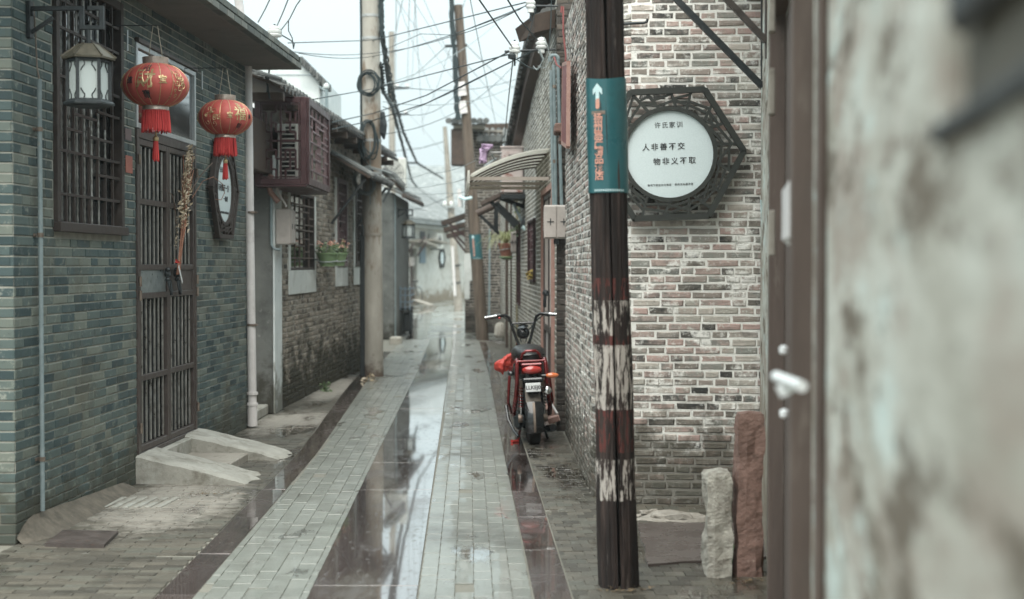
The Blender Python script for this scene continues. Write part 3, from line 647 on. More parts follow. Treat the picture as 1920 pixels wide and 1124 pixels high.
def hex_sign(M4, Rh, rc, label, words, tilt=0.0, name='hanging_sign', m=None, seed=3, base=None, group=None, detail=18):
    """six-sided cracked-ice lattice frame round a pale disc; faces local -y"""
    m = m or M['signbar']; rd = random.Random(seed); A = M4 @ Matrix.Rotation(tilt, 4, 'Y')
    t = thing(name, label, 'sign', M4.translation, group)
    pts = [(Rh*math.cos(R(60*k)), Rh*.985*math.sin(R(60*k))) for k in range(6)]
    o = MB(A)
    for a, b in zip(pts, pts[1:]+pts[:1]): o.bar((a[0],-.02,a[1]), (b[0],-.02,b[1]), .036, .040, up=(0,1,0))
    for a in pts: o.lathe([(.018,-.0415),(.018,.0015)], M=T(a[0],0,a[1]) @ Matrix.Rotation(R(90),4,'X') , n=8)
    o.build('frame', m, t)
    rg = MB(A); rg.ring((0,0), rc, .026, -.034, -.004); rg.build('ring', m, t)
    def hexp(an):
        an = an%(2*math.pi); k = int(an//R(60))%6; a, b = pts[k], pts[(k+1)%6]
        d = (math.cos(an), math.sin(an)); den = d[0]*(b[1]-a[1])-d[1]*(b[0]-a[0]); tt = (a[0]*(b[1]-a[1])-a[1]*(b[0]-a[0]))/den
        return (d[0]*tt, d[1]*tt)
    lt = MB(A); n = detail; sp = []
    ang = [2*math.pi*(i+.5*rd.random())/n for i in range(n)]
    for i, an in enumerate(ang):
        p = hexp(an); an2 = an+rd.choice((-1,1))*rd.uniform(.05,.16); q = ((rc+.015)*math.cos(an2), (rc+.015)*math.sin(an2)); sp.append((p, q))
        lt.bar((p[0],-.02-.001*rd.random(),p[1]), (q[0],-.02,q[1]), .0175, .022, up=(0,1,0))
    def mid(s, f): return (s[0][0]+(s[1][0]-s[0][0])*f, s[0][1]+(s[1][1]-s[0][1])*f)
    for i in range(n):
        a, b = sp[i], sp[(i+1)%n]; fs = [(rd.uniform(.15,.45), rd.uniform(.3,.6)), (rd.uniform(.45,.75), rd.uniform(.6,.9)), (rd.uniform(.7,.9), rd.uniform(.25,.55))]
        for k, (u, v) in enumerate(fs[:3] if i%2 else fs[:2]):
            p, q = mid(a, u), mid(b, v); lt.bar((p[0],-.021-.0012*k,p[1]), (q[0],-.021,q[1]), .0150, .020, up=(0,1,0))
    lt.build('lattice', m, t)
    d = MB(A); d.lathe([(rc,-.012),(rc+.002,-.010),(rc+.002,.0)], M=Matrix.Rotation(R(90),4,'X') @ T(0,0,.012), n=64); d.build('disc', M['disc'], t)
    MB(A).box(-rc*.7,0,-.02,rc*.7,.04,.02).build('bracket', m, t)
    for (s, size, x, z, b, spc) in words: text_mesh(s, size, M['ink'], t, A @ T(x, -.0135, z), bold=b, spacing=spc)
    return t
def tube_obj(name, pts, r, m, parent=None, n=8, base=None, smooth=True):
    return MB().tube(pts, r, n).build(name, m, parent, smooth=smooth, base=base if parent is None else None)
def ac_unit(label, M4, w, h, d, m=None, slats=True, group=None):
    """origin at the bottom middle, fan side towards -y"""
    t = thing('air_conditioner', label, 'air conditioner', M4.translation, group); m = m or M['acwhite']
    MB(M4).box(-w/2,0,0,w/2,d,h,.012).build('casing', m, t)
    g = MB(M4); c = (w*-.12, h*.5); 
    for k in range(5): g.ring(c, .03+k*h*.085, .006, -.012, -.002, 24)
    for k in range(8): a = math.pi*k/4; g.bar((c[0]+.02*math.cos(a),-.007,c[1]+.02*math.sin(a)), (c[0]+h*.38*math.cos(a),-.007,c[1]+h*.38*math.sin(a)), .006)
    g.build('fan_grille', M['iron'], t)
    for x in (-w*.35, w*.35): MB(M4).box(x-.03,.02,-.04,x+.03,d-.02,-.002,.004).build('foot', M['iron'], t)
    return t
def meter_box(label, M4, w, h, d, group=None, vents=True):
    """origin at the centre of the back; front towards -y"""
    t = thing('meter_box', label, 'meter box', M4.translation, group)
    MB(M4).box(-w/2,-d,-h/2,w/2,0,h/2,.01).build('casing', M['plastic'], t)
    for x in (-w/4, w/4):
        c = MB(M4).box(x-w*.22,-d-.010,-h*.46,x+w*.22,-d-.001,h*.46,.006).build('cover', M['plastic'], t)
        MB(M4).box(x-.004,-d-.014,-.03,x+.004,-d-.010,.03).box(x-.03,-d-.0135,-.004,x+.03,-d-.0095,.004).build('latch', M['iron'], c)
    if vents:
        for k in range(7): MB(M4).box(-w/2-.006,-d*.85,-h*.25+k*h*.085,-w/2-.0005,-d*.15,-h*.25+k*h*.085+h*.035).build('vent_slat', M['plastic'], t)
    return t
def wall_lantern(label, wallpt, out, lampD, s=1.0, group=None, zarm=.4):
    """hexagonal iron lamp hanging from a fretwork bracket; wallpt is on the wall at bracket height, out the direction away from it"""
    out = Vector(out).normalized(); z = Vector((0,0,1)); c = Vector(wallpt)+out*lampD
    t = thing('wall_lantern', label, 'wall lamp', wallpt, group)
    MB().bar(Vector(wallpt)+z*.07*s+out*.012, Vector(wallpt)-z*.13*s+out*.012, .06*s, .022, up=out, ch=.003).build('wall_plate', M['iron'], t)
    w = Vector(wallpt); b = .024*s
    def q(a, h): return w+out*a+z*h*s
    br = MB(); arm = [q(.02,0), q(.02,.03), q(lampD-.035*s,.03), q(lampD-.035*s,-.075), q(lampD+.075*s,-.075), q(lampD+.075*s,.03), q(lampD+.01*s,.03)]
    for a, e in zip(arm, arm[1:]): br.bar(a-(e-a).normalized()*b/2, e+(e-a).normalized()*b/2, b, b, ch=.002)
    br.bar(q(.02,-.10), q(.14*s,-.02), b*.8, b*.8); br.build('bracket', M['iron'], t)
    top = q(lampD,-.075); MB().tube([top, top-z*.11*s], .011*s, 8).build('stem', M['iron'], t)
    cz = top.z-.11*s; c = Vector((top.x, top.y, 0)); a0 = R(15)
    Rz = Matrix.Translation(c) @ Matrix.Rotation(a0, 4, 'Z')
    MB(Rz).lathe([(.035*s,cz+.02*s),(.055*s,cz+.018*s),(.142*s,cz-.055*s),(.140*s,cz-.066*s),(.03*s,cz-.05*s)], n=6).build('cap', M['bronze'], t)
    for k in range(6):
        a = a0+R(60*k); MB().bar(c+Vector((.05*s*math.cos(a), .05*s*math.sin(a), cz+.02*s)), c+Vector((.147*s*math.cos(a), .147*s*math.sin(a), cz-.052*s)), .008*s).build('cap_rib', M['bronze'], t)
    zt, zb = cz-.068*s, cz-.295*s
    for k in range(6):
        a, a2 = R(60*k), R(60*k+60); r1 = .112*s
        p = Vector((r1*math.cos(a), r1*math.sin(a), 0)); p2 = Vector((r1*math.cos(a2), r1*math.sin(a2), 0))
        MB(Rz).bar(p+z*zb, p+z*zt, .018*s).build('post', M['iron'], t)
        pi = p*.93; pi2 = p2*.93
        pn = MB(Rz).add([pi+z*zb, pi2+z*zb, pi2+z*zt, pi+z*zt, pi*.97+z*zb, pi2*.97+z*zb, pi2*.97+z*zt, pi*.97+z*zt], [(0,1,2,3),(7,6,5,4),(0,4,5,1),(3,2,6,7),(0,3,7,4),(1,5,6,2)]).build('pane', M['frost'], t)
        sc = MB(Rz)
        for (u, zz, sg) in ((.12, zt, -1), (.88, zt, -1), (.12, zb, 1), (.88, zb, 1)):
            dirx = 1 if u < .5 else -1; e = []
            for kk in range(7):
                f = kk/6; uu = u+dirx*(.02+.20*math.sin(f*math.pi/2)*(1-.25*math.sin(f*9))); hh = sg*s*(.062*(1-f)+.004)
                e.append(p*.955+(p2-p)*.955*uu+z*(zz+hh))
            sc.tube(e, .0032*s, 5)
        sc.build('scroll', M['iron'], pn)
    MB(Rz).lathe([(.118*s,zt+.002),(.118*s,zt-.014*s),(.100*s,zt-.014*s),(.100*s,zt+.002)], n=6, caps=False).build('upper_rim', M['iron'], t)
    MB(Rz).lathe([(.02*s,zb-.026*s),(.105*s,zb-.028*s),(.138*s,zb-.018*s),(.138*s,zb-.008*s),(.112*s,zb+.012*s),(.02*s,zb+.010*s)], n=6).build('base', M['iron'], t)
    return t
def red_lantern(label, c, r, words, seed, mark, rod_out, turn=0.0):
    """oblate cloth lantern with gilt ribs, collars, a deep fringe and a tassel"""
    c = Vector(c); h = r*.63; rd = random.Random(seed); t = thing('red_lantern', label, 'lantern', c+Vector((0,0,1.9*r)), 'red festival lanterns by the gate')
    Mz = Matrix.Translation(c)
    prof = []; ct = .36
    for i in range(17):
        a = -math.acos(ct/1.0)+2*math.acos(ct)*i/16; prof.append((r*math.cos(a)**.92, h*math.sin(a)/math.sin(math.acos(ct))))
    MB(Mz).lathe(prof, n=96, rib=.020, ribs=16, caps=False).build('body', M['lred'], t, smooth=True)
    for k in range(16):
        a = 2*math.pi*(k+.0)/16; pts = [(p[0]*.984*math.cos(a), p[0]*.984*math.sin(a), p[1]) for p in prof]
        MB(Mz).tube(pts, .0022, 5).build('rib', M['gold'], t)
    cr = prof[-1][0]
    MB(Mz).lathe([(cr*.95,h-.004),(cr*.98,h+.012),(cr*1.0,h+r*.20),(cr*.93,h+r*.20),(cr*.92,h)], n=32).build('top_collar', M['silver'], t, smooth=True)
    MB(Mz).lathe([(cr*.92,-h+.004),(cr*1.0,-h-.004),(cr*1.0,-h-r*.13),(cr*.9,-h-r*.13)], n=32).build('bottom_collar', M['silver'], t, smooth=True)
    fz = -h-r*.12; L = r*.66; fr = MB(Mz)
    for k in range(190):
        a = 2*math.pi*k/190+rd.uniform(-.01,.01); L2 = L*rd.uniform(.88,1.05); rr = cr*rd.uniform(.9,1.0); ro = rr*rd.uniform(1.04,1.16)
        p0 = Vector((rr*math.cos(a), rr*math.sin(a), fz)); a2 = a+rd.uniform(-.05,.05); p1 = Vector((ro*math.cos(a2), ro*math.sin(a2), fz-L2)); pm = (p0+p1)/2+Vector((rd.uniform(-.003,.003), rd.uniform(-.003,.003), 0))
        fr.tube([p0, pm, p1], [.0026,.003,.0022], 4, caps=False)
    fr.build('fringe', M['fringe'], t, kind='stuff')
    tz = fz-L*1.02; MB(Mz).tube([(0,0,-h-r*.1),(0,0,tz)], .0022, 5).build('cord', M['gold'], t)
    kn = MB(Mz).lathe([(.002,tz+.010),(.008,tz-.002),(.006,tz-.018),(.017,tz-.030),(.019,tz-.048),(.014,tz-.055)], n=14).build('tassel_knob', M['gold'], t, smooth=True)
    ts = MB(Mz)
    for k in range(46):
        a = rd.uniform(0,6.283); q = rd.uniform(.3,1)*.018; ts.tube([(q*math.cos(a)*.8,q*math.sin(a)*.8,tz-.05),(q*math.cos(a)*1.3,q*math.sin(a)*1.3,tz-.05-r*.62*rd.uniform(.9,1.04))], [.0026,.0022], 4, caps=False)
    ts.build('tassel', M['fringe'], t, kind='stuff')
    for s in (-1,1): MB(Mz).tube([(s*cr*.55,0,h+r*.19),(s*.014,0,h+r*.19+.21)], .0026, 5).build('string', M['string'], t)
    # gilt characters lying on the cloth
    def warp_at(az, zc):
        def wf(p):
            zz = max(-.95*h, min(.95*h, zc+p.z)); rr = r*math.sqrt(max(.05, 1-(zz/h*.93)**2))*1.0+.0025-p.y
            a = az+p.x/max(rr,.05); return Vector((rr*math.sin(a), -rr*math.cos(a), zz))
        return wf
    for (s, size, az, zc, b, mm) in words: text_mesh(s, size, M[mm], t, Mz @ Matrix.Rotation(turn,4,'Z'), name='gilt_lettering', bold=b, warp=warp_at(az, zc))
    for (az, zc, sz) in mark:      # round gilt cloud-and-scroll ornament
        g = MB(Mz @ Matrix.Rotation(turn,4,'Z')); wf = warp_at(az, zc)
        for k in range(13):
            an = rd.uniform(0,6.283); q = rd.uniform(.1,.95)*sz; cx, cz = q*math.cos(an), q*math.sin(an); rr = rd.uniform(.12,.3)*sz; st = rd.uniform(0,6.28); pts = []
            for j in range(12):
                aa = st+j*.52; r3 = rr*(1-j/15); pts.append(wf(Vector((cx+r3*math.cos(aa), -.001, cz+r3*math.sin(aa)))))
            g.tube(pts, .0021, 4)
        g.build('gilt_ornament', M['gold'], t, kind='stuff')
    # thin wire bracket from the wall
    zt = h+r*.19+.21; ro = Vector(rod_out)
    MB(Mz).tube([ro+Vector((0,0,zt-.10)), ro+Vector((0,0,zt)), Vector((0,0,zt)), Vector((0,0,zt))-ro.normalized()*.05], .0035, 6).build('wire_bracket', M['iron'], t)
    return t
def eave_tiles(parent, fr, s0, s1, z, out, depth, rise, pitch=.17, m=None, r=.055, drip=True, name='roof_tile', seed=2):
    """rows of half-round cover tiles running up the slope above an eave, each row one piece"""
    rd = random.Random(seed); m = m or M['tile']
    bd = MB(fr.M); bd.add([(s0,-out,z-.02),(s1,-out,z-.02),(s1,depth,z+rise-.02),(s0,depth,z+rise-.02),(s0,-out,z-.05),(s1,-out,z-.05),(s1,depth,z+rise-.05),(s0,depth,z+rise-.05)],
                          [(0,1,2,3),(7,6,5,4),(0,4,5,1),(3,2,6,7),(0,3,7,4),(1,5,6,2)])
    roof = bd.build('roof', M['woodD'], parent)
    s = s0+pitch/2
    while s < s1:
        t = MB(fr.M); n = max(2, int((depth+out)/.22)); 
        for k in range(n):
            f0, f1 = k/n, (k+1.12)/n; y0 = -out+(depth+out)*f0; y1 = -out+(depth+out)*min(1, f1); za = z+rise*f0+.006+rd.uniform(0,.004)+.012; zb = z+rise*min(1,f1)+.0
            vs = []; q = 6; rr = r*rd.uniform(.95,1.05); dx = rd.uniform(-.006,.006)
            for (y, zz) in ((y0, za), (y1, zb)):
                for j in range(q+1):
                    a = math.pi*j/q; vs.append((s+dx+rr*math.cos(a), y, zz+rr*.8*math.sin(a)))
            fs = [(j, j+1, q+2+j, q+1+j) for j in range(q)]+[tuple(range(q+1))]
            t.add(vs, fs)
        if drip:
            t.prism([(s+pitch/2-.05, z-.005),(s+pitch/2+.05, z-.005),(s+pitch/2+.02, z-.05),(s+pitch/2, z-.062),(s+pitch/2-.02, z-.05)], -out-.012, -out-.002)
        t.build(name, m, roof); s += pitch
    return roof
# ================================================================ LEFT: green-grey brick house with the gate
L1 = Frame((-2.657, 7.68), (-2.423, 13.42))
LP = Path([(-3.9, 7.60), (-2.657, 7.68), (-2.423, 13.42)], -math.hypot(1.243, .08))
h1 = thing('brick_house', 'blue-grey brick house with red lanterns beside its barred metal gate', 'house', L1.A)
wx0, wz1 = L1.px(99, 22); wx1, _ = L1.px(226, 60); wz0 = L1.px(228, 441)[1]
gx0 = L1.px(256, 600)[0]; gx1 = L1.px(367, 600)[0]; gz0 = L1.px(266, 848)[1]; gz1 = L1.px(357, 280)[1]; tz1 = L1.px(251, 77)[1]
WIN1 = (wx0, wz0, wx1, 3.22); GATE = (gx0, .0, gx1, tz1)
masonry(h1, LP, -1.24, L1.L, 0.0, 3.31, .0552, .232, .0080, [WIN1, GATE], M['brickL'], M['mortarL'], 11, rough=False, nind=300, header=.25, proud=.0025, cuts=(0,), mrec=.005,
        hid=[(1095,0,1200,1124)])
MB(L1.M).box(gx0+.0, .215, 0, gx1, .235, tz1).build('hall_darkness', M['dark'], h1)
# cement skirting at the foot
sk = MB(); rd = random.Random(5); vs = []; n = 26
for i in range(n+1):
    s = .004+(2.05)*i/n; p, nn = LP.at(s); tp_ = min(1, (i+.4)/3)**.6*min(1, (n-i+.2)/3); hh = (.12-.075*(i/n)+.005*mnoise.noise(Vector((s*5,0,0))))*tp_; o = (.042+.005*mnoise.noise(Vector((s*7,3,0))))*tp_
    vs += [p+nn*.0045+Vector((0,0,hh*1.1)), p+nn*(o*.45)+Vector((0,0,hh*.85)), p+nn*(o+.045*tp_)+Vector((0,0,hh*.25)), p+nn*(o+.09*tp_+.01)+Vector((0,0,-.01))]
sk.add(vs, [(4*i+j, 4*i+j+1, 4*i+j+5, 4*i+j+4) for i in range(n) for j in (0,1,2)]); sk.build('skirting', M['skirt'], h1, smooth=True)
# window
pat = [[(x,0),(x,1)] for x in (.12,.24,.36)]+[[(0,z),(1,z)] for z in (.115,.295,.60,.80,.915)]+[[(.48,0),(.48,.42)],[(.48,.46),(.48,.6)],[(.62,.115),(.62,.38)],[(.62,.5),(.62,.8)],[(.75,0),(.75,.295)],[(.75,.43),(.75,1)],[(.88,0),(.88,1)],
        [(.24,.46),(.62,.46)],[(.62,.22),(1,.22)],[(.12,.39),(.36,.39)],[(.48,.38),(.88,.38)],[(.62,.5),(1,.5)],[(.24,.7),(.48,.7)],[(.48,.66),(.75,.66)]]
wf = lattice_window(h1, L1, *WIN1, out=.022, mframe=M['lattice'], mlat=M['lattice'], pat=pat, fw=.055)
for k in range(9):
    x = wx0+.09+k*(wx1-wx0-.18)/8; b = MB(L1.M); prof = []
    for j in range(56): prof.append((.0065+(.0022 if j%2 else 0), wz0+.05+j*(3.17-wz0-.05)/55))
    b.lathe(prof, c=(x,.036,0), n=6).build('twisted_bar', M['steelbar'], wf)
MB(L1.M).box(wx0-.012,-.045,wz0-.005,wx1+.012,.02,wz0+.05,.004).build('sill', M['lattice'], wf)
MB(L1.M).box(wx0+.15,.10,wz0+.06,wx1-.3,.13,wz0+.28,.01).build('cardboard', M['plastic'], wf)
# gate frame, transom, two leaves
gf = MB(L1.M); gf.box(gx0,-.012,gz0-.02,gx0+.045,.05,gz1+.03,.003).box(gx1-.045,-.012,gz0-.02,gx1,.05,gz1+.03,.003).box(gx0+.0455,-.010,gz1-.03,gx1-.0455,.05,gz1+.035,.003).box(gx0+.0455,-.010,gz0-.03,gx1-.0455,.05,gz0,.003)
gt = gf.build('gate_frame', M['steel'], h1)
tw = MB(L1.M); frame_rect(tw, gx0+.002, gz1+.036, gx1-.002, tz1-.002, .035, -.012, .04, .002); tr = tw.build('transom_window', M['alu'], h1)
MB(L1.M).box(gx0+.037,.01,gz1+.075,gx1-.037,.016,tz1-.038).build('pane', M['glass'], tr)
MB(L1.M).box(gx0-.0,-.03,tz1,gx1+.0,.02,tz1+.03,.003).build('lintel_strip', M['steel'], h1)
gm = (gx0+gx1)/2; H = gz1-.03-gz0
def leaf(x0, x1, plate):
    lf = MB(L1.M); frame_rect(lf, x0, gz0+.003, x1, gz1-.033, .042, -.006, .034)
    for f in (.235, .498, .590, .80): lf.box(x0+.042,-.004,gz0+H*f-.02,x1-.042,.03,gz0+H*f+.02,.002)
    l = lf.build('gate_leaf', M['steel'], h1); n = 6
    for k in range(n):
        x = x0+.042+(x1-x0-.084)*(k+.62)/(n+.35)
        for (a, b) in ((0.016,.235),(.235,.498),(.590,.80),(.80,.985)):
            MB(L1.M).box(x-.0085,.004,gz0+H*a+.02,x+.0085,.020,gz0+H*b-.02,.004).build('bar', M['steelbar'], l)
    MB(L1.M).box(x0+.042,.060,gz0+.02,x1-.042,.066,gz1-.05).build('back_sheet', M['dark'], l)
    MB(L1.M).box(x0+.042,.004,gz0+H*.498+.021,x1-.042,.012,gz0+H*.590-.021,.002).build('lock_plate', M['zinc'] if plate else M['steel'], l, )
    return l
la = leaf(gx0+.047, gm-.003, True); lb = leaf(gm+.003, gx1-.047, False)
for l, x in ((la, gm-.10), (lb, gm+.14)):
    zc = gz0+H*.555; kn = MB(L1.M)
    kn.lathe([(.004,.0),(.026,.004),(.030,.018),(.016,.034),(.004,.04)], M=T(x,-.004,zc+.03) @ Matrix.Rotation(R(90),4,'X'), n=14)
    for j, (dz, r) in enumerate(((.055,.020),(.02,.024),(-.015,.018))): kn.lathe([(.002,-r),(r*.8,-r*.6),(r,0),(r*.8,r*.6),(.002,r)], c=(x+(.008 if j%2 else -.008),-.028,zc+dz), n=10)
    pts = [(x+.030*math.sin(a),-.045+.01*math.cos(a),zc-.045-.045*(1-math.cos(a))+.02) for a in [2*math.pi*q/14 for q in range(15)]]
    kn.tube(pts, .0075, 6); kn.tube([(x,-.045,zc-.02),(x+.004,-.05,zc-.13)], [.010,.012], 6)
    kn.build('knocker', M['iron'], l, smooth=True)
for z in (gz0+H*.08, gz0+H*.50, gz0+H*.545, gz0+H*.93):
    for x in (gx0+.022, gx1-.022): MB(L1.M).tube([(x,-.022,z-.035),(x,-.022,z+.035)], .011, 8).build('hinge', M['clamp'], gt)
# canopy slab with brick edging
zs = 3.312; so_ = .47; cs = MB(L1.M); cs.box(-1.35,-so_+.06,zs,L1.L-.02,.15,zs+.10,.004); can = cs.build('canopy', M['slab'], h1)
its = []
for i in range(32):
    s0 = -1.35+i*.222
    if s0+.215 > L1.L+.02: break
    for j in range(2):
        off = -.11*(j%2); c = L1.pt(s0+.11+off, so_-.052, zs+.028+j*.058); d = L1.d; n_ = L1.n
        its.append((Matrix(((d.x*.212,-n_.x*.10,0,c.x+n_.x*.052),(d.y*.212,-n_.y*.10,0,c.y+n_.y*.052),(0,0,.052,c.z),(0,0,0,1))), n_, .02))
for i in range(2):
    for j in range(2):
        d = L1.d; n_ = L1.n; c = L1.pt(L1.L-.0, .14+i*.218+.0, zs+.028+j*.058)
        its.append((Matrix(((n_.x*-.212,-d.x*.1,0,c.x+d.x*.06),(n_.y*-.212,-d.y*.1,0,c.y+d.y*.06),(0,0,.052,c.z),(0,0,0,1))), d, .02))
scatter_pieces('edge_brick', its, variants(False, seed=4), (M['slabedge'][0], M['slabedge'][1]), can, 80)
MB(L1.M).box(-1.3,.05,zs+.101,L1.L-.9,.2,zs+.9,.01).build('upper_wall', M['plasterG'], h1)
# conduit
cx = L1.px(68, 700)[0]
t = thing('conduit_pipe', 'thin blue-grey conduit up the corner of the green brick wall', 'pipe', L1.pt(cx, .03, 0))
zt = L1.px(62, 148)[1]; MB(L1.M).tube([(cx,-.03,.13),(cx,-.03,zt)], .0135, 10).build('pipe', M['pipegrey'], t, smooth=True)
MB(L1.M).tube([(cx,-.03,zt-.002),(cx-.004,-.02,zt+.06),(cx-.01,-.012,zt+.30),(cx-.03,-.010,zt+.42)], .005, 6).build('wire', M['clamp'], t)
for z in (.42, L1.px(64,441)[1], 2.25): MB(L1.M).tube([(cx,-.03,z-.012),(cx,-.03,z+.012)], .0175, 10).box(cx-.03,-.008,z-.008,cx+.03,-.001,z+.008).build('clamp', M['clamp'], t)
# white downpipe at the far corner of the house
X, D = (472-960)/F_PX, 13.2; dp = Vector((X*D, D, 0))
t = thing('drainpipe', 'fat white downpipe at the far corner of the green brick house', 'pipe', dp)
MB().tube([dp+Vector((0,0,.02)), dp+Vector((0,0,.22))], .046, 18).tube([dp+Vector((0,0,.22)), dp+Vector((-.03,0,3.32))], .040, 18).build('pipe', M['pvc'], t, smooth=True)
MB().tube([dp+Vector((-.03,-.1,3.45)), dp+Vector((-.16,-.25,4.6))], .040, 14).build('upper_pipe', M['pvc'], t, smooth=True)
for z in (.22,.32): MB().tube([dp+Vector((0,0,z-.012)), dp+Vector((0,0,z+.012))], .052, 18).build('collar', M['pvc'], t, smooth=True)
for z in (.95, 1.98): MB().tube([dp+Vector((0,0,z-.010)), dp+Vector((0,0,z+.010))], .047, 18).bar(dp+Vector((-.13,.0,z)), dp+Vector((.06,-.03,z)), .012).build('clamp', M['clamp'], t)
# notices
for (x0,y0,x1,y1,m,lb) in ((234,291,247,326,'paper','orange-red paper notice pasted on the brick beside the gate'),(233,240,245,265,'paper2','small faded paper scrap above the orange notice')):
    a = L1.px(x0,y0); b = L1.px(x1,y1); o = box('paper_notice', M[m], None, (a[0],-.006,b[1]), (b[0],-.0035,a[1]), L1.M, 0, base=L1.pt(a[0],.004,b[1])); tag(o, lb, 'notice')
# wall lamp near the corner
s, z = L1.px(52, 30, 0.0)
wall_lantern('black iron hexagonal lamp with milky panes hanging before the lattice window', L1.pt(s,0,2.87), L1.n, .335, 1.0)
# lanterns
dr = L1.n*-1
red_lantern('larger red lantern with a big gilt money character, nearest the camera', (-2.294,9.3,2.655), .213,
            [('財',.13,R(8),.012,.0016,'gold'),('招',.05,R(8),.088,.0005,'iron'),('寶',.055,R(8),-.082,.0005,'iron'),('進',.05,R(-22),.01,.0005,'iron'),('宝',.058,R(38),.012,.0008,'gold')], 3, [(R(72),.0,.085),(R(-70),.0,.07)], dr*.28, R(-12))
red_lantern('smaller red lantern with a round gilt cloud ornament, hanging in front of the six-sided plaque', (-2.185,11.0,2.62), .205,
            [('福',.11,R(52),.01,.0012,'gold'),('宝',.05,R(27),.0,.0005,'gold'),('財',.04,R(52),-.075,.0004,'iron'),('招',.04,R(52),.08,.0004,'gold'),('進',.035,R(78),.0,.0004,'iron')], 9, [(R(-12),.01,.082),(R(-75),.0,.05)], dr*.31, R(-6))
for px, py0, py1 in ((233,57,96),(374,134,168)):
    a = L1.px(px,py0); b = L1.px(px,py1); o = MB(L1.M).tube([(a[0],-.02,a[1]),(b[0],-.02,b[1])], .007, 6).build('metal_peg', M['alu'], None, base=L1.pt(a[0],.02,b[1]))
    tag(o, 'short pale metal peg on the wall beside the %s lantern wire' % ('larger' if px < 300 else 'smaller'), 'peg')
# six-sided plaque on this wall
s, z = L1.px(412, 357)
hex_sign(L1.M @ T(s, -.02, z), .46, .275, 'six-sided lattice plaque with a pale disc on the green brick wall behind the smaller lantern',
         [('汪氏家训',.05,-.02,.165,.001,1.1),('与有贤于一方',.062,.0,.015,.002,1.0),('一和利',.05,.07,-.075,.001,1.0),('南河下历史文化街区·家风文化展示区',.022,0,-.19,.0002,1.0)], R(0), m=M['lattice'], seed=8)
# dried flower bunch tied to the gate
t = thing('dried_flower_bunch', 'bunch of dried flowers tied with red ribbon to the gate bars', 'dried flowers', L1.pt(*[L1.px(335,525)[0]], .05, L1.px(335,525)[1]))
def lp(px, py, o): s, z = L1.px(px, py, o); return L1.pt(s, o, z)
rd = random.Random(12); st = MB()
for k in range(16):
    a = lp(334+rd.uniform(-3,3), 515, .05); b = lp(344+rd.uniform(-5,6), 420, .05+rd.uniform(-.01,.03)); c = lp(353+rd.uniform(-13,11), 300+rd.uniform(-10,50), .06+rd.uniform(-.02,.05)); st.tube([a,b,c], .0028, 5)
st.build('stem', M['stem'], t)
fl = MB()
for k in range(520):
    f = rd.random()**.85; cxp = 342+(357-342)*f+rd.gauss(0,5.2*(1-.3*f)); cyp = 425-(425-282)*f+rd.gauss(0,4)
    c = lp(cxp, cyp, .06+rd.gauss(0,.03)); r = rd.uniform(.010,.026)
    a = Vector((rd.gauss(0,1),rd.gauss(0,1),rd.gauss(0,1))).normalized(); b = a.orthogonal().normalized(); d2 = a.cross(b)
    fl.add([c-b*r, c+d2*r*.45+a*r*.3, c+b*r, c-d2*r*.45+a*r*.3], [(0,1,2),(0,2,3)])
for k in range(40):
    cxp = 333+rd.gauss(0,4); cyp = 450+rd.gauss(0,18); c = lp(cxp,cyp,.05); r = .011; a = Vector((rd.gauss(0,1),rd.gauss(0,1),rd.gauss(0,1))).normalized(); b = a.orthogonal().normalized()
    fl.add([c-b*r, c+a*r*.6, c+b*r], [(0,1,2)])
fl.build('flowers', M['dry'], t, kind='stuff')
tube_obj('ribbon', [lp(329,492,.065), lp(338,493,.075), lp(330,488,.065)], .006, M['ribbon'], t)
MB().bar(lp(335,500,.07), lp(342,530,.055), .022, .003, up=L1.n).build('paper_tag', M['white'], t)
tube_obj('loose_twig', [lp(358,360,.05), lp(372,335,.07), lp(386,318,.09), lp(398,306,.06)], .004, M['branch'], t)
tube_obj('loose_twig', [lp(360,372,.05), lp(380,340,.08), lp(400,332,.10), lp(417,345,.11), lp(421,362,.09), lp(415,375,.07), lp(404,374,.05)], .0028, M['stem'], t)
tube_obj('loose_twig', [lp(330,420,.04), lp(328,385,.05), lp(322,365,.05), lp(317,362,.04)], .0035, M['branch'], t)
# step and the two cheek ramps before the gate
def ramp_block(name, label, s0, s1, run, h0, h1_, seed):
    rd = random.Random(seed); n = 34; m = 10; top = []; 
    for i in range(n+1):
        f = i/n; o = .0+run*f; h = h0*(1-f)**.85*.93+h1_+.005*mnoise.noise(Vector((f*6, seed, 0)))
        for j in range(m+1):
            g2 = j/m; s = s0+(s1-s0)*g2-.03*f*g2; jag = (.07*mnoise.noise(Vector((g2*5+seed*3, 0, 1)))*f**6)+.02*mnoise.noise(Vector((g2*17+seed, f*9, 4)))*f**3; sj = .009*mnoise.noise(Vector((f*9+seed, g2*2, 7)))*(.3+f) if j in (0, 1, m-1, m) else 0
            top.append((s+sj, -(o+jag), h+.005*mnoise.noise(Vector((g2*5+seed, f*11, 2)))-(.016 if j in (0,m) else 0)-(.010 if i == n else 0)))
    bot = [(x, y-(0 if y > -run*.8 else -.03), -.02) for x, y, z in top]; N_ = len(top); w_ = m+1; f = []
    for i in range(n):
        for j in range(m): a = i*w_+j; f.append((a, a+1, a+w_+1, a+w_))
    for i in range(n): f += [(i*w_, (i+1)*w_, (i+1)*w_+N_, i*w_+N_), (i*w_+m, i*w_+m+N_, (i+1)*w_+m+N_, (i+1)*w_+m)]
    for j in range(m): f.append((n*w_+j, n*w_+j+1, n*w_+j+1+N_, n*w_+j+N_)); f.append((j, j+N_, j+1+N_, j+1))
    o = MB(L1.M).add(top+bot, f).build(name, M['concrete'], None, smooth=True, base=L1.pt(s0, 0, 0)); return tag(o, label, 'ramp')
rs0 = L1.px(256, 880)[0]
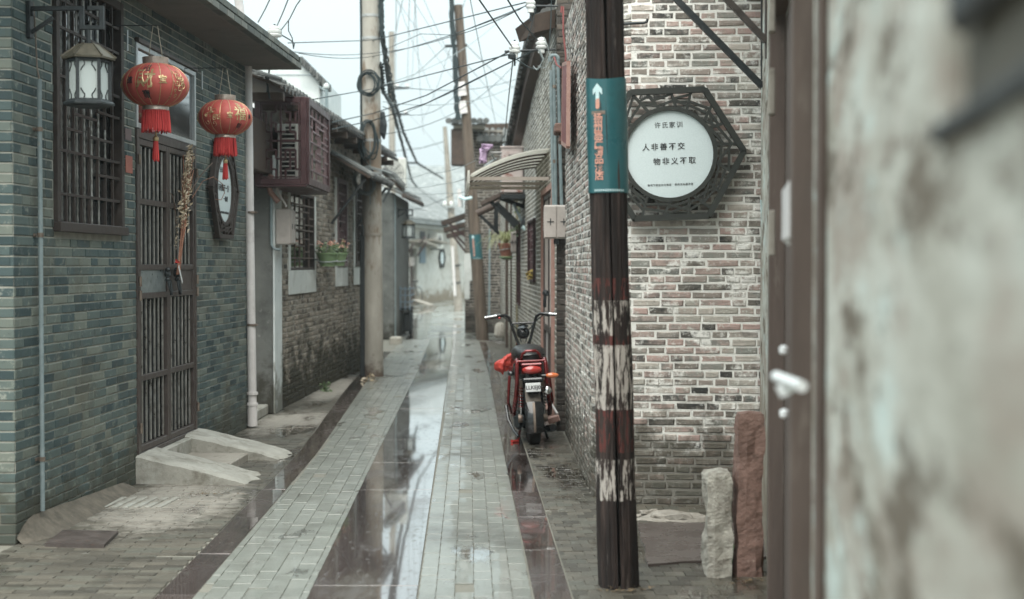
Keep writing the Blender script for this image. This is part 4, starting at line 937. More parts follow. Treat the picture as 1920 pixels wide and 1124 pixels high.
ramp_block('concrete_ramp', 'nearer sloping concrete cheek at the foot of the barred gate', rs0-.02, rs0+.48, .76, .20, .014, 1)
ramp_block('concrete_ramp', 'farther sloping concrete cheek at the foot of the barred gate', gx1-.38, gx1+.12, .76, .20, .014, 2)
o = MB(L1.M).box(rs0+.45,-.50,-.02,gx1-.38,0,.062,.01).build('doorstep', M['concfar'], None, base=L1.pt(rs0+.45,0,0)); tag(o, 'low concrete step between the two sloping cheeks of the gate', 'step')
o = MB(L1.M).box(gx0+.0,-.06,-.02,gx1,.2,gz0-.032,.006).build('threshold', M['concrete'], h1)
# drain grating, iron plate
c = G(240, 943); t = thing('drain_grate', 'slotted concrete drain cover in the pavement before the ramps', 'drain cover', c)
for k in range(9): MB().bar(c+Vector((-.30+k*.068,-.22,.0)), c+Vector((-.27+k*.068,.16,.0)), .034, .026, ch=.004).build('bar', M['concrete'], t)
MB().box(-.31,-.25,-.02,.33,.20,.003, M=Matrix.Translation(c)).build('frame', M['concfar'], t)
a = gp((84,1026),(195,1029),(222,1003),(118,1001)); mb = MB(); mb.add([(x,y,.022) for x,y in a]+[(x,y,-.01) for x,y in a], [(0,1,2,3),(0,4,5,1),(1,5,6,2),(2,6,7,3),(3,7,4,0)])
o = mb.build('iron_plate', M['steel'], None, base=G(84,1026)); tag(o, 'rusty dark iron plate lying flat at the wall corner by the conduit', 'metal plate')

# ================================================================ LEFT 2: old house with plaster pier, lattice windows, tiled eave
L2 = Frame((-2.40, 14.75), (-2.10, 23.2)); 
h2 = thing('old_brick_house', 'weathered brown brick house with whitewashed window surrounds and a caged outdoor unit', 'house', L2.A)
def hole(fr, x0, y0, x1, y1): a = fr.px(x0, y0); b = fr.px(x1, y1); return (a[0], b[1], b[0], a[1])
w1 = hole(L2, 542, 372, 588, 512); w1 = (w1[0], L2.px(560,507)[1], w1[2], 2.30)
w2 = hole(L2, 630, 325, 648, 500); w2 = (w2[0], L2.px(640,500)[1], w2[2], 2.62)
w3 = hole(L2, 664, 350, 683, 500); w3 = (w3[0], L2.px(670,500)[1], L2.px(686,500)[0], 2.62)
masonry(h2, L2, .12, L2.L, 0, 3.15, .056, .165, .008, [w1, w2, w3], M['brickO'], M['mortarO'], 21, rough=True, nind=300, header=.45, proud=.008, hid=[(676,0,720,1124),(480,150,620,372)])
for k, (q, nm) in enumerate(((w1,'plaster_surround'),(w2,'plaster_surround'),(w3,'plaster_surround'))):
    sr = MB(L2.M); e = .09+.02*k; b = .26
    sr.box(q[0]-e,-.016,q[1]-b,q[2]+e,-.0005,q[1]-.001,.004); sr.box(q[0]-e,-.017,q[1],q[0]-.001,.12,q[3],.003); sr.box(q[2]+.001,-.017,q[1],q[2]+e,.12,q[3],.003)
    sr.build(nm, M['plasterW'], h2)
    lattice_window(h2, L2, *q, out=.014 if k == 0 else .03, mframe=M['lattice'] if k != 1 else M['maroonp'], mlat=M['timber'] if k == 0 else M['maroonp'] if k == 1 else M['lattice'], fw=.03+.02*k)
# plaster pier of the alcove, facing us, and the dark recess
MB().box(-2.62,14.45,0,-2.405,14.80,2.42,.012).build('pier', M['plasterG'], h2)
MB().box(-2.404,14.47,0,-2.385,14.93,2.6,.004).build('pier_edge', M['plasterP'], h2)
MB().box(-3.1,14.6,0,-2.62,14.8,3.1,.01).build('recess_side', M['timber'], h2)
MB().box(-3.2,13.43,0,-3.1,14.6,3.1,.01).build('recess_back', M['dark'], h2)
MB().box(-3.1,13.45,2.40,-2.42,14.9,2.9,.01).build('recess_lintel', M['woodD'], h2)
MB().box(-3.1,13.5,0,-2.45,14.45,.10,.01).build('step', M['concrete'], h2)
eave_tiles(h2, L2, -1.25, 8.3, 3.20, .28, 2.2, 1.0, .19, M['tile'], .046)
for k in range(12): MB(L2.M).box(-1.1+k*.8,-.28,3.05,-1.03+k*.8,.1,3.13,.003).build('rafter', M['woodD'], h2)
# cage round the outdoor unit
cz0, cz1 = 2.29, 3.15; cx0, cx1 = -2.53, -2.02; cy0, cy1 = 14.2, 15.85
t = thing('ac_cage', 'maroon fretwork cage round the outdoor air conditioner, left of the alley', 'cage', (cx0, cy0, cz0))
def cpt(x, y, z): return (x, y, z)
fm = MB(Matrix.Translation((0,cy0,0))); frame_rect(fm, cx0, cz0, cx1, cz1, .06, -.02, .02); frame_rect(fm, cx0+.066, cz0+.066, cx1-.066, cz1-.066, .012, -.026, -.004, 0)
fm.build('front_frame', M['maroon'], t)
l = MB(Matrix.Translation((0,cy0,0))); fret(l, cx0+.062, cz0+.062, cx1-.062, cz1-.062, FRET, .019, .018); l.build('front_lattice', M['maroon'], t)
S = Matrix(((0,-1,0,cx1),(1,0,0,cy0),(0,0,1,0),(0,0,0,1)))
fm = MB(S); frame_rect(fm, .0215, cz0+.001, cy1-cy0, cz1-.001, .07, -.022, .018); sf = fm.build('side_frame', M['maroon'], t)
l = MB(S); fret(l, .09, cz0+.07, cy1-cy0-.07, cz1-.07, LAT+[[(.5,.1),(.5,.9)],[(.9,0),(.9,1)]], .018, .016); l.build('side_lattice', M['maroonp'], t)
MB().box(cx0,cy0-.02,cz0-.022,cx1,cy1,cz0-.002,.003).build('bottom_tray', M['maroon'], t); MB().box(cx0,cy0+.021,cz1-.02,cx1-.021,cy0+.05,cz1-.002,.003).build('top_rail', M['maroon'], t)
# the unit inside
t = thing('air_conditioner', 'white outdoor unit with wide grille slats inside the maroon cage', 'air conditioner', (-2.25, 14.5, 2.36))
MB().box(-2.36,14.62,2.36,-2.17,15.35,2.92,.012).build('casing', M['acwhite'], t)
fr_ = MB(Matrix.Translation((0,14.6,0))); frame_rect(fr_, -2.365, 2.355, -2.165, 2.925, .028, -.02, .016); fr_.build('grille_frame', M['acwhite'], t)
for k in range(11): MB().box(-2.335,14.575,2.40+k*.046,-2.195,14.60,2.411+k*.046,.002).build('grille_slat', M['acwhite'], t)
MB().box(-2.337,14.605,2.385,-2.193,14.615,2.895).build('grille_back', M['dark'], t)
MB().box(-2.375,14.56,2.83,-2.29,14.595,2.915,.006).build('maker_plate', M['acwhite'], t)
cl_ = MB()
for k in range(56): cl_.box(-2.165,14.62,2.38+k*.0096,-2.115+.0*k,15.33,2.3836+k*.0096)
cl_.build('coil_fins', M['plastic'], t, kind='stuff')
cl_ = MB(); 
for k in range(4): cl_.tube([(-2.112,14.63+k*.22,2.38),(-2.112,14.63+k*.22,2.915)], .004, 5)
cl_.build('coil_guard', M['acwhite'], t)
tube_obj('refrigerant_hose', [(-2.40,14.4,2.40),(-2.44,14.4,2.32),(-2.41,14.42,2.22),(-2.34,14.45,2.13)], .028, M['pink'], t)
tube_obj('drain_hose', [(-2.36,14.45,2.28),(-2.31,14.45,2.17),(-2.27,14.45,2.11),(-2.262,14.45,2.08)], .010, M['pvc'], t)
Mx = Matrix(((0,-1,0,-2.383),(1,0,0,14.66),(0,0,1,1.885),(0,0,0,1)))
meter_box('beige double meter box on the plaster pier under the maroon cage', Mx, .30, .36, .15)
tube_obj_t = thing('conduit_pipe', 'grey conduit down the plaster pier beside the double meter box', 'pipe', (-2.41,14.44,1.4))
tube_obj('pipe', [(-2.41,14.43,2.3),(-2.41,14.43,1.70),(-2.38,14.43,1.66),(-2.33,14.46,1.65)], .014, M['pipegrey'], tube_obj_t)
# tiled lean-to awning beyond the cage with its strut
t = thing('tiled_awning', 'short tiled awning on a slanting strut beyond the maroon cage', 'awning', L2.pt(3.0,0,2.9))
a0, a1 = 3.3, 5.6; mb = MB(L2.M); mb.add([(a0,0,2.90),(a1,0,2.90),(a1,-.52,2.60),(a0,-.52,2.60),(a0,0,2.875),(a1,0,2.875),(a1,-.50,2.58),(a0,-.50,2.58)], [(0,3,2,1),(4,5,6,7),(0,1,5,4),(3,7,6,2),(0,4,7,3),(1,2,6,5)]); mb.build('deck', M['woodD'], t)
for k in range(12): 
    s = a0+.09+k*.19; MB(L2.M).tube([(s,-.005,2.915),(s,-.18,2.82),(s,-.36,2.715),(s,-.545,2.612)], [.032,.036,.038,.040], 8).build('roof_tile', M['tile'], t)
for s in (a0+.08, a1-.1): MB(L2.M).bar((s,-.44,2.58), (s,-.01,2.02), .03, .03).build('strut', M['iron'], t)
# green planters on the wall
pc = Vector((L2.px(622,490,.16)[0], -.16, L2.px(622,490,.16)[1]))
def planter(s, z, r, h, label, seed, nf):
    t = thing('flower_planter', label, 'planter', L2.pt(s,.17,z)); Mp = L2.M @ T(s,-.17,z); rd = random.Random(seed)
    MB(Mp).lathe([(r*.70,0),(r*.82,h*.5),(r,h*.86),(r*1.06,h*.86),(r*1.08,h),(r*.98,h),(r*.9,h*.8)], n=20).build('pot', M['green'], t, smooth=True)
    MB(Mp).lathe([(.01,h*.8),(r*.92,h*.82)], n=16).build('soil', M['dark'], t)
    MB(Mp).ring((0,h*.5), r*.93, .008, -.012, .012, 28, M=Matrix.Rotation(R(80),4,'X') @ T(0,0,-h*.5)) if False else None
    MB(Mp).tube([(r*.92*math.cos(a), r*.92*math.sin(a), h*.42+.12*r*math.cos(a)) for a in [2*math.pi*k/20 for k in range(21)]], .007, 6).build('hanger', M['duct'], t)
    MB(Mp).bar((0,r*.9,h*.5),(0,.17,h*.5),.03,.012).build('bracket', M['iron'], t)
    lv = MB(Mp)
    for k in range(260):
        a = rd.uniform(0,6.283); q = rd.random()**.5*r*1.15; zz = h+rd.uniform(.0,.11)*(1.3-q/r*.6); c = Vector((q*math.cos(a), q*math.sin(a), zz)); u = Vector((rd.gauss(0,1),rd.gauss(0,1),rd.gauss(0,.6))).normalized(); v2 = u.orthogonal().normalized(); e = rd.uniform(.010,.024)
        lv.add([c-u*e, c+v2*e*.5, c+u*e, c-v2*e*.5], [(0,1,2,3)])
    lv.build('leaves', M['leaf'], t, kind='stuff')
    for k in range(nf):
        a = rd.uniform(0,6.283); q = rd.random()**.5*r*1.15; c = Vector((q*math.cos(a), q*math.sin(a), h+rd.uniform(.05,.14))); f = MB(Mp); e = rd.uniform(.014,.024)
        for j in range(9):
            an = j*2.4; ph = .3+.12*j; d = Vector((math.cos(an)*math.cos(ph), math.sin(an)*math.cos(ph), math.sin(ph))); v2 = d.orthogonal().normalized(); f.add([c, c+d*e*.7+v2*e*.5, c+d*e*1.1, c+d*e*.7-v2*e*.5], [(0,1,2,3)])
        f.build('flower', M['petal'], t)
    return t
s, z = L2.px(614, 500, .17); planter(s, z, .125, .16, 'nearer green pot of peach flowers fixed to the old wall', 3, 20)
s, z = L2.px(632, 499, .17); pl = planter(s+.1, z+.0, .11, .16, 'farther green pot with a bent wire hoop, beside the mauve window', 5, 14)
s2, z2 = L2.px(643, 470, .17); MB(L2.M).tube([(s2-.09,-.17,z2),(s2-.07,-.17,z2+.10),(s2+.02,-.17,z2+.14),(s2+.10,-.17,z2+.08),(s2+.12,-.17,z2-.02)], .006, 6).build('wire_hoop', M['leafY'], pl)

# white-walled house showing over the roofs
t = thing('white_gable_house', 'pale plastered house with a stepped tile coping above the maroon cage', 'house', (-3.6,21,0))
MB().box(-5.2,24,0,-3.19,27,4.66,.02).build('wall', M['plasterP'], t)
cp = MB(); 
for k in range(9):
    x = -3.48+k*.052; z = 4.92-.052*k; o = MB().box(x-.024,23.86,z-.10,x+.024,24.3,z+.02,.008); o.build('coping_tile', M['tile'], t)
MB().add([(-5.2,23.98,4.66),(-3.15,23.98,4.66),(-3.15,23.98,4.42),(-3.15,24.3,4.42),(-3.52,23.98,4.86),(-5.2,23.98,5.6),(-5.2,24.3,5.6),(-3.52,24.3,4.86)], [(0,1,4,5),(5,4,7,6)]).build('gable', M['plasterP'], t)
p = P(612,168,23); t = thing('vent_pipe', 'thin vent pipe with a ball top against the sky by the cage', 'pipe', P(612,240,23))
tube_obj('pipe', [P(612,250,23), P(612,166,23)], .026, M['pipegrey'], t); tube_obj('arm', [P(598,162,23), P(612,174,23)], .012, M['pipegrey'], t)
MB().lathe([(.003,-.05),(.04,-.03),(.05,0),(.04,.03),(.003,.05)], c=P(612,162,23), n=14).build('ball', M['plasterP'], t, smooth=True)

# ================================================================ LEFT 3: grey plastered house beyond the concrete pole
h3 = thing('plastered_house', 'grey plastered house corner with tiled eave just beyond the concrete pole', 'house', (-2.5,29,0))
MB().box(-5.5,28.9,0,-2.36,33,2.95,.03).build('wall', M['plasterG'], h3)
MB().box(-2.358,28.93,0,-2.335,28.96,2.9,.005).build('corner_pipe', M['pipegrey'], h3)
L3 = Frame((-2.36,28.9),(-2.2,33.2)); eave_tiles(h3, L3, -.1, 4.0, 2.95, .16, 1.6, .75, .2, M['tile'], .06)
MB(L3.M).tube([(-.1,-.20,2.88),(3.6,-.20,2.86)], .05, 8).build('eave_pole', M['timber'], h3)
wall_lantern('small black lantern on a fretwork arm beyond the concrete pole', Vector((-2.345,29.6,2.60)), Vector((1,0,0)), .22, 1.1)
# cart glimpsed at the corner
t = thing('cargo_tricycle', 'dark cargo tricycle parked behind the grey house corner', 'tricycle', (-2.15,30.4,0))
MB().box(-2.36,30.2,.55,-2.14,31.4,.60,.01).build('bed', M['iron'], t)
for z in (.72,.86,1.0): MB().bar((-2.36,30.2,z),(-2.13,30.2,z),.02).bar((-2.13,30.2,z),(-2.13,31.4,z),.02).build('rail', M['blue'], t)
for x in (-2.34,-2.24,-2.14): MB().bar((x,30.2,.55),(x,30.2,1.05),.02).build('upright', M['blue'], t)
MB().tube([(-2.16,30.7+.28*math.cos(a),.30+.28*math.sin(a)) for a in [2*math.pi*k/24 for k in range(25)]], .03, 8).build('wheel', M['blacktyre'], t, smooth=True)
MB().box(-2.30,30.35,.1,-2.12,30.6,.5,.03).build('battery_box', M['iron'], t)
# kerb stone by the pole
o = MB().box(-2.32,27.2,-.02,-2.1,27.6,.13,.02).build('loose_brick', M['stone'], None, base=(-2.2,27.4,0)); tag(o,'loose grey block on the ground at the grey house corner','block')
# ================================================================ RIGHT: corner house of grey-pink bricks
RP = Path([(.47,12.75), (.515,9.38), (.545,9.20), (.62,9.06), (.74,8.98), (1.62,8.93)])
hr = thing('corner_house', 'rounded corner house of mixed grey and pink bricks carrying the large six-sided sign', 'house', (1.6, 9, 0))
masonry(hr, RP, 0, RP.s[-1], 0, 3.62, .0495, .182, .0095, [], M['brickR'], M['mortarR'], 31, rough=True, nind=300, header=.34, proud=.0045, brks=RP.s[1:-1], hid=[(1095,0,1190,1124),(1180,170,1340,410)], cuts=RP.s[1:-1])
RF = Frame((.74, 8.98), (1.62, 8.93))
hex_sign(Matrix.Translation((P(1255,290,8.90))+Vector((0,0,0))) @ Matrix.Rotation(math.atan2(-.05,.88),4,'Z'), .455, .268, 'large six-sided cracked-ice lattice sign with a white disc of Chinese text on the corner house',
         [('许氏家训',.040,0,.178,.0,1.25),('人非善不交',.046,-.035,.045,.0005,1.35),('物非义不取',.046,.030,-.045,.0005,1.35),('南河下历史文化街区 · 家风文化展示区',.0145,.0,-.188,.0,1.28)], R(-2), seed=5, detail=18)
h = P(1212,42,8.90); t = thing('iron_hook', 'small iron rod with upturned tip on the corner house above the white sign', 'hook', P(1160,45,8.9))
tube_obj('rod', [P(1150,46,8.88), P(1208,43,8.86), P(1213,41,8.86), P(1214,36,8.86)], .0085, M['iron'], t)
# iron strut bracket at the right corner
t = thing('awning_bracket', 'black iron awning bracket with slanting strut at the right end of the brick wall', 'bracket', P(1430,190,8.6))
mb = MB(); mb.bar(P(1434,-60,8.62), P(1434,150,8.62), .045, .03, up=(0,1,0)).build('post', M['iron'], t)
MB().bar(P(1434,150,8.61), P(1436,240,8.6), .028, .02, up=(0,1,0)).build('post_foot', M['iron'], t)
MB().bar(P(1265,-4,8.5), P(1430,163,8.5), .036, .03, up=(0,1,0)).bar(P(1225,-44,8.5), P(1265,-4,8.5), .036, .03, up=(0,1,0)).build('strut', M['iron'], t)
t2 = thing('awning_bracket', 'brown iron strut crossing the top right corner of the brick wall, nearer the camera', 'bracket', P(1437,80,7.6))
MB().bar(P(1322,-44,7.6), P(1437,78,7.6), .032, .03, up=(0,1,0)).build('strut', M['steel'], t2)
MB().bar(P(1438,-60,7.62), P(1438,110,7.62), .02, .03, up=(0,1,0)).build('post', M['steel'], t2)
# a dark bar paints the shaded gap at the wall joint; a little sticker
MB().bar(P(1433,305,8.78), P(1437,960,8.78), .034, .03, up=(0,1,0)).build('gap_shade_strip', M['iron'], hr)
o = MB().bar(P(1432,375,8.70), P(1434,428,8.70), .042, .004, up=(0,1,0)).build('sticker', M['pale'], None, base=P(1432,400,8.7)); tag(o, 'small white and blue sticker on the dark gap strip at the right wall end', 'sticker')
MB().bar(P(1433.5,405,8.69), P(1434,424,8.69), .034, .003, up=(0,1,0)).build('blue_print', M['bluev'], o)
# ledge stone and shutter on the alley side of this house
MB().box(.36,12.2,2.62,.50,12.55,2.70,.012).box(.40,12.25,2.54,.50,12.5,2.615,.012).build('corbel_stone', M['stoneR'], hr)
t = thing('red_shutter', 'open red-painted shutter seen edge-on at the corner house, beside the grey conduits', 'shutter', (.44, 11.6, 2.5))
mb = MB(); a = P(1060,122,11.9); b = P(1058,268,11.9); c = P(1068,275,11.0); d = P(1069,118,11.0)
def slab4(q, th, name, m, parent):
    n = (q[1]-q[0]).cross(q[3]-q[0]).normalized()*th; return MB().add([*q]+[p+n for p in q], [(0,1,2,3),(7,6,5,4),(0,4,5,1),(1,5,6,2),(2,6,7,3),(3,7,4,0)]).build(name, m, parent)
slab4([a,b,c,d], .025, 'leaf', M['redframe'], t)
e = Vector((-.012,0,0)); 
for q in (([a+e,b+e]),([c+e,d+e]),([b+e,c+e]),([a+e,d+e])): MB().bar(q[0], q[1], .03, .03).build('rail', M['pink'], t)

# ---------------------------------------------------------------- dark brick pier and long pale wall up the alley
R6 = Frame((-.245, 30.6), (.42, 13.02))
def top6(s):
    D = 30.6-s*(30.6-13.02)/R6.L
    f = pline([(13,3.98),(15.7,3.86),(17.2,3.78),(18.5,3.64),(20.1,3.46),(22.2,3.26),(24.5,3.12),(31,3.05)]); return f(D)
h6 = thing('alley_house', 'long pale brick house with sloping tiled verge along the right of the alley', 'house', (.42, 13, 0))
dg = hole(R6, 1018, 352, 1042, 792); dg = (R6.L-2.28, 0, R6.L-.55, 2.28)
win = hole(R6, 993, 430, 1004, 530); win = (win[0], 1.30, win[2], 2.05)
w7 = (R6.L-8.6, .9, R6.L-7.9, 2.1)
masonry(h6, R6, 0, R6.L, 0, 4.0, .052, .20, .010, [dg, win, w7], M['brickW'], M['mortarR'], 41, rough=True, nind=300, header=.35, topf=top6, hid=[(1095,0,1200,1124)])
masonry(h6, Frame((.40, 12.96), (.60, 12.94)), 0, .2, 0, 4.6, .060, .135, .008, [], M['brickD'], M['mortarD'], 42, rough=True, nind=80, header=0, wallname='pier', proud=.006, thick=.1)
lattice_window(h6, R6, *win, out=.03, mframe=M['maroon'], mlat=M['maroonp'], fw=.03)
lattice_window(h6, R6, *w7, out=.03, mframe=M['maroon'], mlat=M['maroonp'], fw=.03)
# gate in that wall
x0, z0, x1, z1 = dg
dr_ = MB(R6.M); frame_rect(dr_, x0, z0+.02, x1, z1, .06, -.03, .08); df = dr_.build('door_frame', M['pink'], h6)
for i in range(2):
    a = x0+.062+i*(x1-x0-.124)/2; b = a+(x1-x0-.13)/2
    lf = MB(R6.M); frame_rect(lf, a, .09, b, z1-.065, .045, -.005, .035); lf.box(a+.046,-.004,.82,b-.046,.03,.88)
    l = lf.build('gate_leaf', M['steel'], h6)
    for k in range(8): x = a+.09+k*(b-a-.16)/7; MB(R6.M).box(x-.012,.006,.881,x+.012,.02,z1-.115,.004).build('bar', M['plastic'], l)
    MB(R6.M).box(a+.046,.022,.13,b-.046,.03,.82).build('kick_panel', M['pvc'], l)
    MB(R6.M).box(a+.046,.05,.13,b-.046,.056,z1-.12).build('back_sheet', M['concfar'], l)
    kx = b-.09 if i == 0 else a+.12
    kn = MB(R6.M); kn.lathe([(.003,-.03),(.025,-.02),(.028,0),(.02,.02),(.003,.03)], c=(kx,-.03,1.22), n=10); kn.tube([(kx,-.035,1.2),(kx+.015,-.04,1.14),(kx-.005,-.04,1.08)], .010, 6); kn.build('knocker', M['iron'], l, smooth=True)
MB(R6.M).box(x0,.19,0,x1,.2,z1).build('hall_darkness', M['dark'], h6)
MB(R6.M).box(x0,-.02,-.02,x1,.15,.05,.01).build('threshold', M['stoneR'], h6)
# verge tiles stepping along the gable
n = 44
for k in range(n):
    s = R6.L*.30+k*(R6.L*.665)/n; z = top6(s); z2 = top6(s+.27)
    t = MB(R6.M); ang = math.atan2(z2-z, .27)
    Mk = T(s, 0, z+.02) @ Matrix.Rotation(-ang-.10, 4, 'Y')
    t.prism([(-.01,0),(.31,.0),(.31,.022),(-.01,.03)], -.19, .20, M=Mk); t.prism([(-.015,-.055),(.02,-.045),(.03,.0),(-.01,.0)], -.195, -.15, M=Mk); t.build('verge_tile', M['tile'], h6)
vb = MB(R6.M)
for k in range(16):
    s = R6.L*.30+k*(R6.L*.665)/16; s2 = s+R6.L*.665/16+.002; vb.add([(s,-.10,top6(s)-.14),(s2,-.10,top6(s2)-.14),(s2,-.10,top6(s2)+.015),(s,-.10,top6(s)+.015),(s,-.0,top6(s)-.2),(s2,-.0,top6(s2)-.2),(s2,.0,top6(s2)+.015),(s,.0,top6(s)+.015)], [(0,1,2,3),(0,4,5,1),(3,2,6,7)])
vb.build('verge_moulding', M['woodD'], h6)
# projecting tile corner high up
t = MB(); q = [P(1003,47,13.6), P(1010,70,13.6), P(1040,62,13.4), P(1040,20,13.4), P(1036,26,13.4)]
slab4([P(1004,45,13.5), P(1012,70,13.5), P(1041,52,13.1), P(1041,18,13.1)], .22, 'eave_corner', M['woodD'], h6)
for k in range(4): a = P(1001+k*10,44-k*8,13.4); MB().tube([a+Vector((0,-.1,0)), a+Vector((0,.35,.02))], .045, 8).build('roof_tile', M['tile'], h6)
MB(R6.M).bar((R6.L-13,-.02,0),(R6.L-13,-.02,3.0),.09,.06).build('brown_downpipe', M['woodD'], h6)
MB(R6.M).bar((R6.L-8.9,-.012,0),(R6.L-8.9,-.012,2.9),.22,.02,up=(0,1,0)).build('stained_strip', mat('moss_yellow_stain', [(.16,.13,.055),(.27,.24,.15),(.2,.2,.16)], 14, .9, .5), h6)
ax = R6.L-11.2; MB(R6.M).bar((ax,-.015,0),(ax,-.015,3.0),.16,.02,up=(0,1,0)).build('dark_stain_board', M['woodD'], h6)

# conduits and double meter box by the pier
t = thing('conduit_pipe', 'trio of grey-blue conduits rising past the beige meter box on the dark pier', 'pipe', (.36,12.9,1.9))
D = 12.86
def pp(x, y): return P(x, y, D)
tube_obj('pipe', [pp(1033,132), pp(1035,260), pp(1038,392)], .0145, M['pipegrey'], t)
tube_obj('pipe', [pp(1038,122), pp(1040,240), pp(1043,448)], .0155, M['pipegrey'], t)
tube_obj('pipe', [pp(1046,110), pp(1049,250), pp(1053,390)], .0145, M['pipegrey'], t)
tube_obj('return_bend', [pp(1031,116), pp(1031,108), pp(1035,104.5), pp(1042,104.5), pp(1046,108), pp(1046,112)], .0175, M['pipegrey'], t)
MB().lathe([(.022,-.03),(.024,0),(.018,.03)], c=pp(1043,452), n=12).build('end_cap', M['iron'], t)
for y in (160,300): MB().tube([pp(1039,y), pp(1039.3,y+6)], .019, 10).build('clamp', M['clamp'], t)
Mx = Matrix.Translation(P(1044,417,12.90))
meter_box('beige double meter box at the foot of the three conduits by the dark pier', Mx, .235, .30, .10)
t = thing('red_cable', 'red cable looping down beside the red shutter from the roof', 'cable', P(1054,14,12.3))
tube_obj('wire', [P(1052,24,12.3), P(1053,12,12.3), P(1056,13,12.3), P(1056,60,12.3), P(1061,105,12.2), P(1060,122,12.2), P(1052,128,12.3), P(1044,122,12.5), P(1039,108,12.6)], .008, M['redframe'], t)
# cream door awning
def r6(D): return (30.6-D)*R6.L/(30.6-13.02)
t = thing('door_awning', 'cream slatted door awning with three beige bars over the alley gate', 'awning', R6.pt(r6(15),0,2.6))
def arc(f, D): return (-.78*f, 2.66-.05*f-.21*f*f)
Ds_ = [14.30, 14.8, 15.3, 15.8, 16.3, 16.8]
for a, b in zip(Ds_, Ds_[1:]):
    vs = []
    for i in range(9):
        o_, z_ = arc(i/8, 0); 
        for D2 in (b-.03, a+.03):
            vs += [(r6(D2), o_, z_), (r6(D2), o_, z_-.018)]
    fs = []
    for i in range(8):
        q = i*4; fs += [(q, q+2, q+6, q+4), (q+1, q+5, q+7, q+3), (q, q+4, q+5, q+1), (q+2, q+3, q+7, q+6)]
    MB(R6.M).add(vs, fs).build('slat', M['cream'], t)
MB(R6.M).bar((r6(16.85),-.80,2.37),(r6(14.3),-.80,2.37),.02,.13).build('fascia', M['cream'], t)
for D2 in (14.4,15.3,16.15): MB(R6.M).bar((r6(D2),-.79,2.36),(r6(D2),0,2.36),.028,.035).build('bar', M['creambar'], t)
for D2 in Ds_[1:]:
    vs = []; 
    ap = MB(R6.M)
    for i in range(8):
        a, b = arc(i/8,0), arc((i+1)/8,0); ap.bar((r6(D2),a[0],a[1]-.022),(r6(D2),b[0],b[1]-.022),.06,.022)
    ap.build('gap_shade_rib', M['timber'], t)  # dark ribs added to draw the shaded gaps between the slats
# old outdoor unit on a black shelf
t = thing('air_conditioner', 'rusty white outdoor unit standing on a black shelf above the alley', 'air conditioner', P(962,362,20))
a = P(940,362,20); b = P(981,276,20)
MB().box(a.x,20,a.z,b.x,20.8,b.z,.012).build('casing', M['rust'], t)
MB().box(a.x+.05,19.985,b.z-.24,b.x-.06,20,b.z-.07,.006).build('panel', M['rust'], t); MB().box(a.x+.10,19.975,b.z-.14,b.x-.10,19.984,b.z-.11).build('handle_slot', M['iron'], t)
for k in range(12): MB().box(a.x-.02,20.08,a.z+.08+k*.04,a.x-.004,20.7,a.z+.095+k*.04).build('coil_guard', M['duct'], t)
MB().box(a.x-.015,19.985,b.z-.012,b.x+.015,20.8,b.z+.012,.004).build('lid', M['rust'], t)
t = thing('iron_shelf', 'black iron wall shelf with long slanting struts carrying the rusty outdoor unit', 'shelf', P(985,380,20))
a = P(905,392,19.6); b = P(1002,372,19.6)
MB().bar(P(902,384,19.9), P(945,364,19.9), .60, .05, up=(0,0,1)).build('roofing_sheet', M['timber'], t)
MB().bar(P(940,371,19.8), P(1002,371,19.8), .8, .06).build('platform', M['iron'], t)
for (q, r_) in (((920,378),(966,425)),((938,372),(1002,395)),((1000,270),(1000,392)),((985,285),(985,390)),((930,380),(972,420))): MB().bar(P(*q,19.7), P(*r_,19.7), .055, .04, up=(0,1,0)).build('strut', M['iron'], t)
MB().tube([P(894,401,20.6), P(934,382,20.6)], .05, 10).build('pole', M['timber'], t)
MB().bar(P(898,402,20.6), P(935,438,20.6), .045).build('strut', M['iron'], t); MB().bar(P(930,385,20.6), P(930,436,20.6), .06).build('strut', M['iron'], t)
t = thing('corrugated_hose', 'dark looped drain hose with a pale end under the black shelf', 'hose', P(985,425,19.5))
tube_obj('hose', [P(1003,390,19.5), P(1003,410,19.5), P(998,424,19.5), P(989,430,19.5), P(981,426,19.5), P(982,418,19.5), P(992,404,19.5)], .042, M['iron'], t); tube_obj('hose_end', [P(979,425,19.45), P(984,430,19.45), P(992,428,19.45)], .030, M['pale'], t)
tube_obj('hose_pipe', [P(963,382,19.6), P(972,402,19.6), P(983,424,19.6)], .02, M['pipegrey'], t)
# mop
t = thing('mop', 'mauve yarn mop drying on a pale rod above the alley', 'mop', P(925,290,18.5))
rd = random.Random(4); mp = MB()
for k in range(46):
    f = rd.random(); c = P(908+rd.gauss(0,3), 287+rd.gauss(0,3), 18.5+rd.uniform(-.1,.1)); s_ = P(924-rd.random()*5, 272+rd.random()*6, 18.5+rd.uniform(-.07,.07))
    e_ = P(899+rd.random()*13, 297+rd.random()*10, 18.5+rd.uniform(-.1,.1)); m_ = P(903+rd.random()*8, 271+rd.random()*14, 18.5+rd.uniform(-.12,.12)); mp.tube([s_, m_, c, e_], [.011,.014,.015,.010], 5)
mp.build('yarn', M['mop'], t, kind='stuff'); tube_obj('handle', [P(918,287,18.5), P(940,286.5,18.9)], .014, M['pvc'], t)
t = thing('clothes_bracket', 'pale metal drying bracket between the mop and the rusty unit', 'bracket', P(935,305,18.8))
for q, r_ in (((921,288),(931,306)),((912,310),(938,305)),((908,312),(930,298)),((976,288),(992,288))): tube_obj('arm', [P(*q,18.8), P(*r_,19.2)], .012, M['duct'], t)
